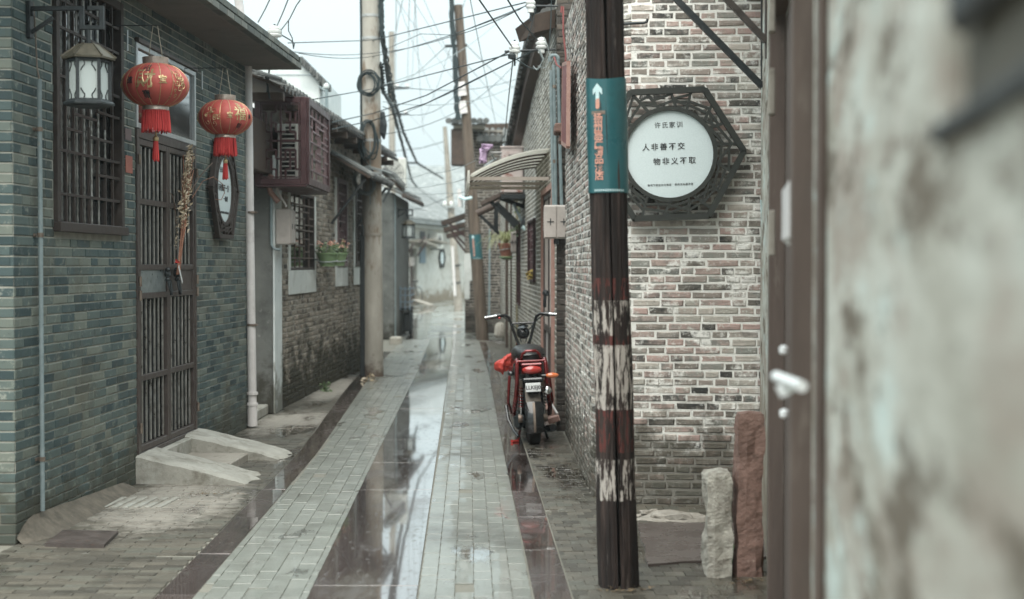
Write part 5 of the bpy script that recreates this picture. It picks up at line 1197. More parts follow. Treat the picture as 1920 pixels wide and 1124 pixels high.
# spider plant, dull box, small plants
t = thing('spider_plant', 'trailing spider plant in a terracotta pot fixed to the alley wall', 'potted plant', P(950,482,22))
c = P(949,481,22); MB().lathe([(.075,0),(.085,.05),(.115,.17),(.125,.17),(.128,.20),(.11,.20)], c=c, n=18).build('pot', M['terra'], t, smooth=True)
MB().lathe([(.06,-.05),(.11,-.02),(.10,.0)], c=c, n=14).build('saucer', M['green'], t, smooth=True)
MB().tube([c+Vector((.117*math.cos(a),.117*math.sin(a),.11+.02*math.cos(a))) for a in [2*math.pi*k/18 for k in range(19)]], .008, 5).build('hanger', M['duct'], t)
rd = random.Random(6)
for k in range(95):
    a = rd.uniform(0,6.283); L_ = rd.uniform(.16,.42); up = rd.uniform(.06,.22); 
    if math.cos(a) < 0: L_ *= 1.15
    dr2 = rd.uniform(-.1,.8); pts = [c+Vector((0,0,.19)), c+Vector((math.cos(a)*L_*.35,math.sin(a)*L_*.35,.19+up)), c+Vector((math.cos(a)*L_*.8,math.sin(a)*L_*.8,.19+up*1.0-L_*.15*dr2)), c+Vector((math.cos(a)*L_*1.1,math.sin(a)*L_*1.1,.19+up*.4-L_*.6*dr2))]
    lf = MB(); w_ = .006; sd_ = Vector((-math.sin(a), math.cos(a), 0))*w_; vs = []
    for i, p in enumerate(pts): q = (1,1.1,.8,.15)[i]; vs += [p-sd_*q, p+sd_*q]
    lf.add(vs, [(0,1,3,2),(2,3,5,4),(4,5,7,6)]).build('leaf', M['leafY'], t)
def bushy(label, c, r, n, m, seed, cat='plant', name='wall_plant', stems=True):
    rd = random.Random(seed); t = thing(name, label, cat, c); lv = MB()
    for k in range(n):
        d = Vector((rd.gauss(0,1),rd.gauss(0,1),rd.gauss(0,1))).normalized()*r*rd.random()**.5; p = Vector(c)+d; u = Vector((rd.gauss(0,1),rd.gauss(0,1),rd.gauss(0,.6))).normalized(); v2 = u.orthogonal().normalized(); e = rd.uniform(.015,.035); lv.add([p-u*e, p+v2*e*.5, p+u*e, p-v2*e*.5], [(0,1,2,3)])
    lv.build('leaves', m, t, kind='stuff')
    if stems:
        for k in range(5): d = Vector((rd.gauss(0,.5),rd.gauss(0,.5),rd.uniform(.2,1)))*r*.8; MB().tube([Vector(c)-Vector((0,0,r*.6)), Vector(c)+d], .005, 4).build('stem', M['branch'], t)
    return t
bushy('small wild green plant growing from the wall under the black shelf', P(972,428,21), .13, 130, M['leaf'], 1)
bushy('tuft of weeds growing between the shelf struts', P(977,397,21), .09, 70, M['leafY'], 2)
bushy('yellow leaves hanging at the small maroon window', P(996,516,17.4), .07, 60, M['leafO'], 3)
t = meter_box('narrow beige box beside the spider plant on the alley wall', Matrix.Translation(P(963,455,21.6)), .085, .31, .12, vents=False)
# insulators on an iron bar
def insulator(label, c, r=.052):
    t = thing('insulator', label, 'insulator', c, 'porcelain line insulators')
    MB().lathe([(.012,-.09),(.03,-.085),(.03,-.05),(r*.9,-.045),(r,-.03),(r*.75,-.018),(r*.95,-.01),(r,.006),(r*.7,.018),(r*.8,.026),(r*.75,.04),(r*.3,.055),(.01,.055)], c=c, n=18).build('body', M['porc'], t, smooth=True)
    MB().tube([Vector(c)-Vector((0,0,.16)), Vector(c)+Vector((0,0,.07))], .010, 6).build('pin', M['iron'], t); return t
insulator('white insulator farther out along the bar, above the alley', P(965,90,12.9)); insulator('white insulator nearer the wall on the same bar', P(1015,82,12.9)); insulator('dark-rimmed insulator at the top edge of the picture where cables meet', P(995,6,12.9), .045)
t = thing('insulator_bar', 'thin black iron bar carrying two white insulators out from the wall', 'bracket', P(1040,94,12.9))
tube_obj('bar', [P(946,97,12.9), P(1042,93,12.9)], .010, M['iron'], t); tube_obj('upper_bar', [P(985,11,12.9), P(1046,12,12.9)], .009, M['iron'], t)
MB().lathe([(.004,-.03),(.035,-.02),(.038,.01),(.02,.03)], c=P(960,106,12.88), n=12).build('clamp', M['iron'], t)
# low stone at the alley wall and the broom head
o = MB().lathe([(.10,0),(.13,.06),(.12,.2),(.09,.28),(.03,.31)], c=P(938,634,28.5)*1+Vector((0,0,0)), n=9).build('rounded_stone', M['stone'], None, base=P(938,634,28.5)); tag(o,'small rounded stone at the foot of the pale wall beyond the pole','stone')
t = thing('floor_brush', 'wooden floor brush with a white handle leaning in the corner behind the scooter', 'brush', P(1038,790,13.0)); 
MB().bar(P(1027,790,12.9)+Vector((0,0,0)), P(1049,783,12.9), .10, .055, ch=.008).build('head', M['pink'], t); tube_obj('handle', [P(1045,776,12.9), P(1025,742,13.3)], .010, M['pvc'], t)

# ---------------------------------------------------------------- dark corner house where the lane bends
R5 = Frame((-1.035, 31.6), (-.22, 31.6)); Q5 = Path([(-1.035, 39), (-1.035, 31.6), (-.2, 31.6)])
h5 = thing('dark_corner_house', 'dark weathered brick house with tiled parapet where the lane bends', 'house', (-.6,31.6,0))
masonry(h5, Q5, 0, Q5.s[-1], 0, 4.45, .065, .22, .011, [], M['brickD'], M['mortarO'], 51, rough=True, nind=300, header=.3, brks=Q5.s[1:-1], cuts=Q5.s[1:-1], hid=[(895,0,915,640),(840,0,876,300)])
c0, c1 = P(846,272,31.3), P(911,232,31.3)
MB().box(c0.x,31.2,c0.z-.45,c0.x+.42,31.6,c1.z-.12,.02).build('corbelled_head', M['woodD'], h5)
MB().box(c0.x+.05,31.15,c1.z-.12,c1.x-.02,31.62,c1.z-.02,.02).build('cornice', M['concfar'], h5)
for k in range(7): x = c0.x-.05+k*.135; MB().tube([(x,31.0,c1.z+.03),(x,31.65,c1.z+.10)], .065, 8).build('roof_tile', M['tile'], h5)
for s_ in (-1,1): MB().bar(P(878,224,31.1), P(878+s_*32,234,31.1), .10, .05).build('ridge_tile', M['tile'], h5)
tp = P(890,238,31.8); MB().bar(P(885,240,32.2), P(965,238,32.2), .25, .14).build('ridge', M['woodD'], h5); MB().box(P(890,0,32).x,32.1,P(0,268,32).z,P(966,0,32).x,32.3,P(0,241,32).z).build('roof_band', M['concfar'], h5)
for k in range(7):
    c = P(900+k*11.5,260,31.4); MB().lathe([(.005,-.02),(.075,-.02),(.075,.02),(.005,.02)], M=Matrix.Translation(c) @ Matrix.Rotation(R(90),4,'X'), n=16).build('round_tile_end', M['tile'], h5); MB().tube([c+Vector((0,.02,0)), c+Vector((0,.7,.25))], .06, 8).build('roof_tile', M['tile'], h5)
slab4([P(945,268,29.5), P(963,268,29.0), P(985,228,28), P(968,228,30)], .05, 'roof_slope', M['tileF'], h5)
wp = MB(); wp.box(-1.045,31.583,1.25-.1,-.88,31.592,1.75).box(-1.04,31.58,.75,-.93,31.59,1.2); wp.build('whitewash_patch', M['plasterW'], h5)
tube_obj('wall_pipe', [P(918,430,31.5), P(917,600,31.5)], .02, M['pipegrey'], h5)
# three dark canopies in a row on the bend
for i, (x0_, y0_, x1_, y1_, D_) in enumerate(((829,420,874,405,33.5),(833,433,874,421,35),(838,444,874,434,36.5))):
    t = thing('dark_canopy', ['topmost and nearest','middle','lowest and farthest'][i]+' of the three dark sloping canopies on the bend of the lane', 'canopy', P(x1_,y1_,D_), 'dark canopies on the bend')
    MB().bar(P(x0_,y0_,D_), P(x1_,y1_,D_), .7, .11, up=(0,0,1)).build('deck', M['woodD'], t)
    MB().bar(P(x0_+11,y0_-2,D_-.3), P(874,y1_+40,D_-.3), .05).build('strut', M['maroon'], t)
# ---------------------------------------------------------------- far house closing the lane
R4 = Frame((-5.2, 50.5), (-2.0, 64.0))
h4 = thing('far_house', 'pale far house with big grey roof closing the end of the lane', 'house', (-3.5,55,0))
mb = MB(R4.M); L_ = R4.L; dd = hole(R4, 768, 466, 782, 574); v1 = hole(R4, 750, 462, 757, 497)
lam = 3.35
holes = [(dd[0],-.1,dd[2],dd[3]), v1]; xs = sorted({-3.5,L_+4,dd[0],dd[2],v1[0],v1[2]}); zs_ = sorted({0,dd[3],v1[1],v1[3],lam})
for a, b in zip(xs, xs[1:]):
    for c, d in zip(zs_, zs_[1:]):
        if not any(q[0] < (a+b)/2 < q[2] and q[1] < (c+d)/2 < q[3] for q in holes): mb.box(a,0,c,b,.25,d)
M['farwall'] = mat('haze_pale_plaster_brick', [(.42,.42,.38),(.56,.56,.52)], 7, .9, .5, wear=[((.26,.24,.20), 3, .5, .62, .6), ((.55,.57,.54), 1.5, .5, .65, .6)], moss=((.20,.16,.11), .9, .9))  # pale wall colours carry part of the distance haze
mb.build('wall', M['farwall'], h4)
MB(R4.M).box(dd[0],.15,0,dd[2],.2,dd[3]).build('door', M['timber'], h4); MB(R4.M).box(v1[0],.1,v1[1],v1[2],.15,v1[3]).build('window', M['dark'], h4)
sh = hole(R4, 786, 462, 796, 494); MB(R4.M).box(sh[0],-.06,sh[1],sh[2],-.004,sh[3],.01).build('shutter', M['blue'], h4); sh = hole(R4, 787, 434, 795, 452); MB(R4.M).box(sh[0],-.05,sh[1],sh[2],-.004,sh[3],.01).build('upper_shutter', M['iron'], h4)
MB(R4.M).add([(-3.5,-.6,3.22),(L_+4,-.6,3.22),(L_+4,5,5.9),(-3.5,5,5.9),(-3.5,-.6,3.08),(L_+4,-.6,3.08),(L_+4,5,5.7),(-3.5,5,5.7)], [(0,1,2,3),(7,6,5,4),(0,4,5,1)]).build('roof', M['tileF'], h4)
rt = MB(R4.M); k = -3.4; rd = random.Random(3)
rfo = h4.children[-1]
while k < L_+3.9:
    rt.tube([(k,-.62,3.25),(k+rd.uniform(-.02,.02),2.2,4.56),(k,5,5.93)], .075, 6); k += .25
rt.build('roof_tile_rows', M['tileF'], rfo, kind='stuff')
MB(R4.M).box(-3.5,4.9,5.85,L_+4,5.2,6.12,.05).build('ridge', M['concfar'], h4)
MB(R4.M).box(-3.4,-.25,2.95,L_+3.9,-.004,3.07,.02).build('eave_moulding', M['plasterP'], h4)
for (x0_,y0_,x1_,y1_) in ((755,452,778,462),(775,450,800,457)):
    MB(R4.M).bar((R4.px(x0_,y0_)[0],-.45,R4.px(x0_,y0_)[1]), (R4.px(x1_,y1_)[0],-.55,R4.px(x1_,y1_)[1]), .8, .07).build('door_canopy', M['concfar'], h4)
for (q, r_) in (((783,480),(799,455)),((760,482),(775,458)),((786,458),(797,445))): MB().bar(P(*q,53), P(*r_,52.4), .05).build('canopy_strut', M['maroon'], h4)
a = R4.px(807,467,0); ac_unit('white outdoor unit high on the pale far house', R4.M @ T(a[0],-.42,a[1]), .85, .62, .35)
a = R4.px(827,484); hex_sign(R4.M @ T(a[0],-.03,a[1]), .46, .275, 'tiny six-sided plaque with a pale disc on the far house wall', [], seed=2)
a = R4.px(766,491); meter_box('beige meter box beside the far house door', R4.M @ T(a[0],-.02,a[1]), .5, .34, .15, vents=False)
# second far roof, right behind, and hazy roofs
t = thing('hazy_far_house', 'dim tiled house roof beyond the far house, half lost in haze', 'house', (-1,78,0))
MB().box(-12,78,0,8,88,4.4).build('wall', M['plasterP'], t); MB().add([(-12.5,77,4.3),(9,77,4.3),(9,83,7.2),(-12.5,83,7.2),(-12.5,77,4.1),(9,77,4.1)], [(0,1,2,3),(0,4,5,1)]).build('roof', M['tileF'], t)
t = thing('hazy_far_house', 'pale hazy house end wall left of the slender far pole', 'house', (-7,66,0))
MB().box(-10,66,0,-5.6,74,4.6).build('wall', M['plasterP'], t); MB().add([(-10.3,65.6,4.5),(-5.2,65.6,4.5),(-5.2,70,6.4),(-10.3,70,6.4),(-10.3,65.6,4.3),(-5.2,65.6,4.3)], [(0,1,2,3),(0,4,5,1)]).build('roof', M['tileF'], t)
# plank leaning by the bicycle
o = MB().bar(P(779,563,51.5), P(808,573,50.2), .25, .05).build('plank', M['concfar'], None, base=P(800,573,50.2)); tag(o, 'pale plank ramp sloping from the far house doorway', 'plank')
# ================================================================ poles
def woodmat(name, bands):
    m = mat(name, [(.005,.004,.004),(.021,.014,.012),(.075,.054,.047)], 22, .85, 1.0, bdist=.012, stretch=(1,1,.07), wear=[((.012,.008,.007), 20, .54, .62, .9), ((.26,.22,.20), 38, .62, .70, .6)]); nt = m.node_tree; N = nt.nodes; L = nt.links; b = N['Principled BSDF']
    geo = N.new('ShaderNodeNewGeometry'); sx = N.new('ShaderNodeSeparateXYZ'); L.new(geo.outputs['Position'], sx.inputs[0])
    n = N.new('ShaderNodeTexNoise'); n.inputs['Scale'].default_value = 44; n.inputs['Detail'].default_value = 8; n.inputs['Roughness'].default_value = .7
    mp = N.new('ShaderNodeMapping'); mp.inputs['Scale'].default_value = (1,1,.16); L.new(geo.outputs['Position'], mp.inputs[0]); L.new(mp.outputs[0], n.inputs['Vector'])
    wz = N.new('ShaderNodeMath'); wz.operation = 'MULTIPLY_ADD'; wz.inputs[1].default_value = .05; L.new(n.outputs['Fac'], wz.inputs[0]); L.new(sx.outputs['Z'], wz.inputs[2])
    col = b.inputs['Base Color'].links[0].from_socket
    for (z0, z1, c, thr) in bands:
        g1 = N.new('ShaderNodeMath'); g1.operation = 'GREATER_THAN'; g1.inputs[1].default_value = z0+.025; L.new(wz.outputs[0], g1.inputs[0])
        g2 = N.new('ShaderNodeMath'); g2.operation = 'LESS_THAN'; g2.inputs[1].default_value = z1+.025; L.new(wz.outputs[0], g2.inputs[0])
        mu = N.new('ShaderNodeMath'); mu.operation = 'MULTIPLY'; L.new(g1.outputs[0], mu.inputs[0]); L.new(g2.outputs[0], mu.inputs[1])
        r = N.new('ShaderNodeMapRange'); r.inputs['From Min'].default_value = thr; r.inputs['From Max'].default_value = thr+.05; L.new(n.outputs['Fac'], r.inputs['Value'])
        m2 = N.new('ShaderNodeMath'); m2.operation = 'MULTIPLY'; L.new(mu.outputs[0], m2.inputs[0]); L.new(r.outputs[0], m2.inputs[1])
        mxn = N.new('ShaderNodeMixRGB'); mxn.inputs['Color2'].default_value = (*c, 1); L.new(m2.outputs[0], mxn.inputs['Fac']); L.new(col, mxn.inputs['Color1']); col = mxn.outputs['Color']
    L.new(col, b.inputs['Base Color']); return m
def z1(y): return 1.5-(y-497)/404
WH = (.46,.42,.38); RD = (.12,.035,.030)
M['log'] = woodmat('split_log_with_paint', [(z1(560),z1(520),RD,.52),(z1(628),z1(562),WH,.50),(z1(645),z1(626),RD,.50),(z1(735),z1(645),WH,.47),(z1(765),z1(735),WH,.50),(z1(845),z1(765),RD,.51),(z1(935),z1(858),WH,.50)])
def halflog(name, side, m, parent, pb, pt_, r, gap):
    """one half of a split log, flat side towards the crack"""
    rd = random.Random(3+side); vs = []; fs = []; n = 44; K = 90
    for i in range(K+1):
        f = i/K; c = pb.lerp(pt_, f); rr = r*(1.02-.10*f)+.002*math.sin(f*23+side)
        off = gap*(.5+.35*math.sin(f*7+1.5))*.5
        for k in range(n+1):
            a = -math.pi/2+math.pi*k/n; x = rr*math.cos(a)*.93+off; y = rr*math.sin(a)
            gv = mnoise.noise(Vector((a*7+side*9, f*2.2, side)))*.007+mnoise.noise(Vector((a*19+side*9, f*5, side)))*.0035; x += gv*math.cos(a); y += gv*math.sin(a)
            if k in (0, n): x = off+.002; 
            if k in (1, n-1): x = max(x, off+.004)
            vs.append((c.x+side*x, c.y+y*1.0, c.z))
    w_ = n+1
    for i in range(K):
        for k in range(n): a = i*w_+k; fs.append((a, a+1, a+w_+1, a+w_))
        fs.append((i*w_, (i+1)*w_, (i+1)*w_+n, i*w_+n))
    fs.append(tuple(range(w_))); fs.append(tuple(K*w_+k for k in range(w_))[::-1])
    return MB().add(vs, fs).build(name, m, parent, smooth=True)
pb = Vector((.498, 6.70, -.02)); ptp = Vector((.405, 6.62, 3.3))
t = thing('utility_pole', 'split wooden utility pole with worn red and white bands in front of the brick wall', 'pole', pb)
for s_ in (-1, 1): halflog('half_log', s_, M['log'], t, pb, ptp, .093, .012)
MB().tube([pb+Vector((0,.03,.02)), ptp+Vector((0,.03,-.1))], .045, 8).build('core', M['dark'], t)
def on_pole(p):  # point on the pole axis at height z
    f = (p-pb.z)/(ptp.z-pb.z); return pb.lerp(ptp, f)
def pole_sign(label, axis, zb, zt, r, txt, base, yaw=0.0, sc=1.0):
    t = thing('pole_sign', label, 'sign', base, 'teal direction signs wrapped round poles'); vs = []; fs = []; n = 30; K = 8
    for i in range(K+1):
        z = zb+(zt-zb)*i/K; c = axis(z)
        for k in range(n+1):
            a = R(-128)+R(256)*k/n; wv = .0012*math.sin(k*.9+i)
            for rr in (r+wv, r+wv-.0015): vs.append((c.x+rr*math.sin(a), c.y-rr*math.cos(a), z+(.006*math.sin(k*.35) if i == K else 0)))
    w_ = 2*(n+1)
    for i in range(K):
        for k in range(n):
            a = i*w_+2*k; fs += [(a, a+2, a+w_+2, a+w_), (a+1, a+w_+1, a+w_+3, a+3)]
    for k in range(n): fs += [(2*k, 2*k+1, 2*k+3, 2*k+2), (K*w_+2*k, K*w_+2*k+2, K*w_+2*k+3, K*w_+2*k+1)]
    MB().add(vs, fs).build('sheet', M['teal'], t, smooth=True)
    def wf(az, zc):
        def f(p):
            z = zc+p.z; c = axis(z); a = az+p.x/r; rr = r+.0022-p.y; return Vector((c.x+rr*math.sin(a), c.y-rr*math.cos(a), z))
        return f
    I = Matrix.Identity(4); H = zt-zb
    for k, chx in enumerate(txt): text_mesh(chx, H*.088, M['orange'], t, I, bold=.0009*sc, warp=wf(yaw, zt-H*(.355+k*.0715)))
    # arrow
    f = wf(yaw, zt-H*.10); a = [(-.022,0),(-.022,-.022),(-.0085,-.009),(-.0085,-.052),(.0085,-.052),(.0085,-.009),(.022,-.022),(.022,0),(0,.024)]
    a = [(x*sc*1.05, z*sc*1.15) for x, z in a]; MB().add([f(Vector((x,0,z))) for x, z in a], [(8,0,1,2),(8,2,5),(8,5,6,7),(2,3,4,5)]).build('arrow', M['pale'], t)
    f = wf(yaw, zt-H*.225); ft = MB(); q = [(0,.0)]+[((.0155-.004*math.cos(2*a_))*math.cos(a_)*.85*sc, (.024*math.sin(a_)+.003*math.cos(a_))*sc) for a_ in [2*math.pi*k/18 for k in range(18)]]
    ft.add([f(Vector((x,0,z))) for x, z in q], [(0, 1+k, 1+(k+1)%18) for k in range(18)]); ft.build('footprint', M['orange'], t)
    f = wf(yaw, zt-H*.302); MB().add([f(Vector((x*sc,0,z*sc))) for x, z in ((-.034,-.008),(-.011,-.008),(.011,-.008),(.034,-.008),(.034,.008),(.011,.008),(-.011,.008),(-.034,.008))], [(0,1,6,7),(1,2,5,6),(2,3,4,5)]).build('caption_bar', M['clamp'], t)
    f = wf(yaw+R(14), zb+H*.022); 
    for k in range(14): MB().add([f(Vector((x*sc,0,z*sc))) for x, z in ((-.05+k*.0105,-.005),(-.043+k*.0105,-.005),(-.043+k*.0105,.004),(-.05+k*.0105,.004))], [(0,1,2,3)]).build('small_print', M['pale'], t)
    return t
pole_sign('large teal sign with an arrow and salmon characters wrapped round the wooden pole', on_pole, z1(364), z1(154), .094, '扬州集产精品酒店', on_pole(z1(364)), yaw=R(-29))
# concrete pole on the left
cb_ = G(700,706); 
t = thing('concrete_pole', 'thick weathered concrete pole hung with cable coils, left of the lane', 'pole', cb_)
def cpz(z): return cb_+Vector((-.005*z, 0, z))
MB().tube([cpz(-.02)]+[cpz(z*.5) for z in range(1,16)], [.138]+[.138-.0035*z*.5*1.0 for z in range(1,16)], 28).build('shaft', M['concpole'], t, smooth=True)
MB().box(cb_.x-.17,cb_.y-.09,0,cb_.x-.09,cb_.y+.05,1.9,.01).build('cable_cover', M['iron'], t)
MB().tube([cb_+Vector((-.125,-.08,1.9)), cb_+Vector((-.135,-.07,2.05))], [.03,.008], 8).build('cover_tip', M['iron'], t)
for (px_, py_) in ((700,33),(700,75),(705,265),(700,440),(700,326)):
    z = 1.5+(497-py_)/(F_PX/cb_.y); MB().tube([cpz(z-.018), cpz(z+.018)], .138-.0035*z+.006, 28).build('steel_band', M['band'] if py_ < 400 else M['concfar'], t)
tube_obj('riser_cable', [cpz(2.6)+Vector((-.13,-.05,0)), cpz(3.6)+Vector((-.135,-.03,0)), cpz(4.6)+Vector((-.125,-.05,0)), cpz(5.3)+Vector((-.13,-.04,0))], .014, M['cable'], t)
MB().box(cb_.x-.03,cb_.y-.13,2.3,cb_.x-.015,cb_.y-.125,3.2).build('wire_strip', M['cableG'], t)
def coil(label, px_, py_, D, rx, rz, n, r, seed, m='cable', tails=(), sl=0.0):
    rd = random.Random(seed); c = P(px_, py_, D); t = thing('cable_coil', label, 'cable coil', c)
    for k in range(n):
        a0 = rd.uniform(0,6.28); e1 = rd.uniform(.85,1.1); e2 = rd.uniform(.85,1.1); o_ = Vector((rd.gauss(0,.1)*rx, -.01*k, rd.gauss(0,.1)*rz)); ph = rd.uniform(-.3,.3)+sl; pts = []
        for j in range(25):
            a = a0+2*math.pi*j/24; x, z = rx*e1*math.cos(a), rz*e2*math.sin(a); pts.append(c+o_+Vector((x*math.cos(ph)-z*math.sin(ph), .02*math.sin(a), x*math.sin(ph)+z*math.cos(ph))))
        MB().tube(pts, r, 6, caps=False).build('loop', M[m], t, smooth=True)
    for tl in tails: tube_obj('tail', [P(x, y, D-.01) for x, y in tl], r, M[m], t)
    return t
Dc = cb_.y-.16
coil('neat round coil of black cable on the concrete pole near its top', 691, 158, Dc, .135, .165, 5, .010, 1)
coil('long hanging coils of black cable halfway up the concrete pole', 690, 262, Dc, .10, .26, 6, .009, 2, tails=[[(676,225),(682,300),(700,322)]], sl=.15)
coil('loose tangle of pale grey cable loops on the concrete pole', 683, 340, Dc-.02, .13, .17, 6, .008, 4, m='cableG', tails=[[(665,318),(690,312),(712,318),(735,326)],[(672,320),(690,315),(716,322)]], sl=.5)
# second wooden pole
b2 = G(905,638); tp2 = P(859,10,b2.y)
t = thing('utility_pole', 'leaning brown wooden utility pole with metal plates beyond the scooter', 'pole', b2)
M['log2'] = mat('brown_wood_pole', [(.045,.034,.026),(.11,.085,.065),(.16,.13,.105)], 16, .85, .8, bdist=.01, stretch=(1,1,.1))
MB().tube([b2+Vector((0,0,-.02)), b2.lerp(tp2,.33), b2.lerp(tp2,.66), tp2], [.125,.115,.10,.085], 20).build('shaft', M['log2'], t, smooth=True)
ds = MB(); rd = random.Random(3); p0 = P(858,225,b2.y-.12); p1 = P(845,-40,b2.y-.12); ds.tube([p0.lerp(p1, k/24)+Vector((rd.gauss(0,.012),0,0)) for k in range(25)], [.05+rd.uniform(-.012,.012) for _ in range(25)], 8).build('cable_bundle', M['cable'], t, smooth=True)
MB().bar(P(862,154,b2.y-.14), P(866,180,b2.y-.14), .20, .03, up=(0,1,0)).build('tin_plate', M['pvc'], t); MB().bar(P(866,190,b2.y-.14), P(870,213,b2.y-.14), .15, .03, up=(0,1,0)).build('lower_plate', M['pvc'], t)
MB().tube([P(834,87,b2.y), P(876,85,b2.y)], .03, 8).build('cross_arm', M['iron'], t)
MB().tube([P(866,376,b2.y-.2), P(867,390,b2.y-.2)], .02, 8).build('clamp', M['duct'], t)
MB().bar(P(861,355,b2.y-.2), P(862,388,b2.y-.2), .07, .03, up=(0,1,0)).build('white_trunking', M['pvc'], t); tube_obj('pale_hose', [P(862,370,b2.y-.2), P(872,374,b2.y-.3), P(885,371,b2.y-.3)], .03, M['pale'], t)
def ax2(z): f = (z-b2.z)/(tp2.z-b2.z); return b2.lerp(tp2, f)
z0_, z1_ = 1.5-(486-497)*0, 0
s2_ = F_PX/b2.y
pole_sign('small teal sign wrapped round the leaning pole farther up the lane', ax2, 1.5+(497-486)/s2_, 1.5+(497-440)/s2_, .122, '扬州集产精品酒店', ax2(1.6), yaw=R(-20), sc=1.15)
# grey pole on the bend and slender poles in the distance
b3 = G(860,581); t = thing('concrete_pole', 'slender grey pole with a cross arm at the bend of the lane', 'pole', b3)
MB().tube([b3, P(846,400,b3.y), P(834,238,b3.y)], [.15,.12,.07], 14).build('shaft', M['concfar'], t, smooth=True)
MB().bar(P(829,390,b3.y-.2), P(860,386,b3.y-.2), .07).build('cross_arm', M['duct'], t)
for x in (834,846): MB().lathe([(.02,0),(.06,.03),(.065,.12),(.03,.16)], c=P(x,387,b3.y-.2), n=10).build('insulator_cup', M['porc'], t)
for (y, nm) in ((497,'band'),(530,'band')): MB().tube([P(855,y,b3.y), P(855.5,y+2.5,b3.y)], .165, 14).build('band', M['iron'], t)
tube_obj('white_pipe', [P(848,462,b3.y-.25), P(853,555,b3.y-.25)], .05, M['pvc'], t)
t = thing('utility_pole', 'hazy slender pole with three cross arms behind the concrete pole', 'pole', P(735,500,60))
MB().tube([P(737,560,60), P(734,60,60)], [.16,.12], 10).build('shaft', M['concfar'], t, smooth=True)
for (x0_,y0_,x1_,y1_) in ((738,167,768,165),(738,216,766,214),(741,306,786,306)): MB().bar(P(x0_,y0_,60), P(x1_,y1_,60), .08).build('cross_arm', M['iron'], t)
for x, y in ((764,160),(760,209),(744,160)): MB().lathe([(.03,0),(.08,.05),(.05,.2)], c=P(x,y+5,60), n=8).build('insulator_cup', M['porc'], t)
# white outdoor unit box behind the concrete pole
t = ac_unit('pale outdoor unit on a tiled ledge just right of the concrete pole', Matrix.Translation(P(740,352,28.2)), .44, .58, .3)
t = thing('tiled_ledge', 'small sloping tiled ledge with dark brackets right of the concrete pole', 'ledge', P(735,330,26))
MB().bar(P(716,322,26), P(756,357,26), .5, .06).build('deck', M['woodD'], t); MB().tube([P(718,318,25.7), P(738,328,25.7), P(758,350,25.7)], .05, 8).build('ridge_tile', M['tile'], t); MB().bar(P(733,352,25.9), P(718,380,25.9), .04).build('strut', M['iron'], t)

# ================================================================ overhead cables
def cable(label, pts, r=.008, m='cable', sag=.0, name='overhead_cable', group='overhead cables'):
    w3 = [P(*p) for p in pts]; out = []
    for a, b in zip(w3, w3[1:]):
        for k in range(12): f = k/12; out.append(a.lerp(b, f)-Vector((0,0,sag*4*f*(1-f))))
    out.append(w3[-1]); o = MB().tube(out, r*.75, 6).build(name, M[m], None, smooth=True, base=w3[0]); return tag(o, label, 'cable', group)
cp = cb_.y-.1
cable('highest long cable, from the left eave across both poles to the top insulator', [(540,81,15),(700,76,cp),(985,5,12.9)], .008)
cable('sagging thin cable just below the highest one, ending at the top insulator', [(545,97,15),(700,100,cp),(849,68,16),(988,10,12.9)], .006, sag=.03)
cable('second thin cable running beside the sagging one above the lane', [(560,100,15),(700,106,cp),(975,18,12.9)], .006, sag=.04)
cable('thin cable rising from the concrete pole past the leaning pole top', [(716,96,cp),(789,64,16),(849,66,15),(982,13,12.9)], .005)
cable('cable from the cage top over the concrete pole to the outer insulator', [(586,187,15),(700,167,cp),(956,102,12.9)], .008)
cable('upper of two cables leaving the cage side for the outer insulator', [(622,230,15.8),(700,213,cp),(800,179,16),(957,96,12.9)], .009)
cable('lower of two cables leaving the cage side, ending at the inner insulator', [(622,243,15.8),(700,226,cp),(800,194,16),(1000,96,12.9)], .009)
cable('faint cable between the two lower cables and the inner insulator', [(716,232,cp),(850,172,15),(1010,90,12.9)], .004)
cable('thick cable dropping from the top edge to the outer insulator', [(893,-8,10),(930,45,11.5),(960,88,12.85)], .009)
cable('thick cable dropping from the top edge to the inner insulator', [(947,-8,10),(975,38,11.5),(1008,76,12.85)], .009)
cable('straight dark cable hanging vertically right of the insulators', [(1034,-8,12.8),(1033,40,12.8),(1029,92,12.8)], .007)
cable('cable dropping from the outer insulator down to the rusty unit', [(962,110,12.9),(953,190,16),(945,272,20)], .008)
cable('cable slanting from the top insulator down to the bar end', [(1006,12,12.85),(995,55,12.85),(983,92,12.85)], .005)
cable('cable running from the bar clamp to the wall under the inner insulator', [(966,110,12.85),(990,126,12.85),(1010,132,12.85)], .007)
for k in range(3): cable(['innermost','middle','outermost and longest'][k]+' of three looped pale wires hanging from the inner insulator', [(1008+k*2,92,12.8),(1018+k,112,12.8),(1012-k*3,128+k*2,12.8),(1000,130-k*3,12.85)], .005, 'cableG', group='looped wires at the inner insulator')
cable('curled wire from the inner insulator to the wall above the conduits', [(1020,70,12.85),(1028,90,12.8),(1031,112,12.8),(1022,128,12.8),(1008,124,12.8)], .005, 'cableG')
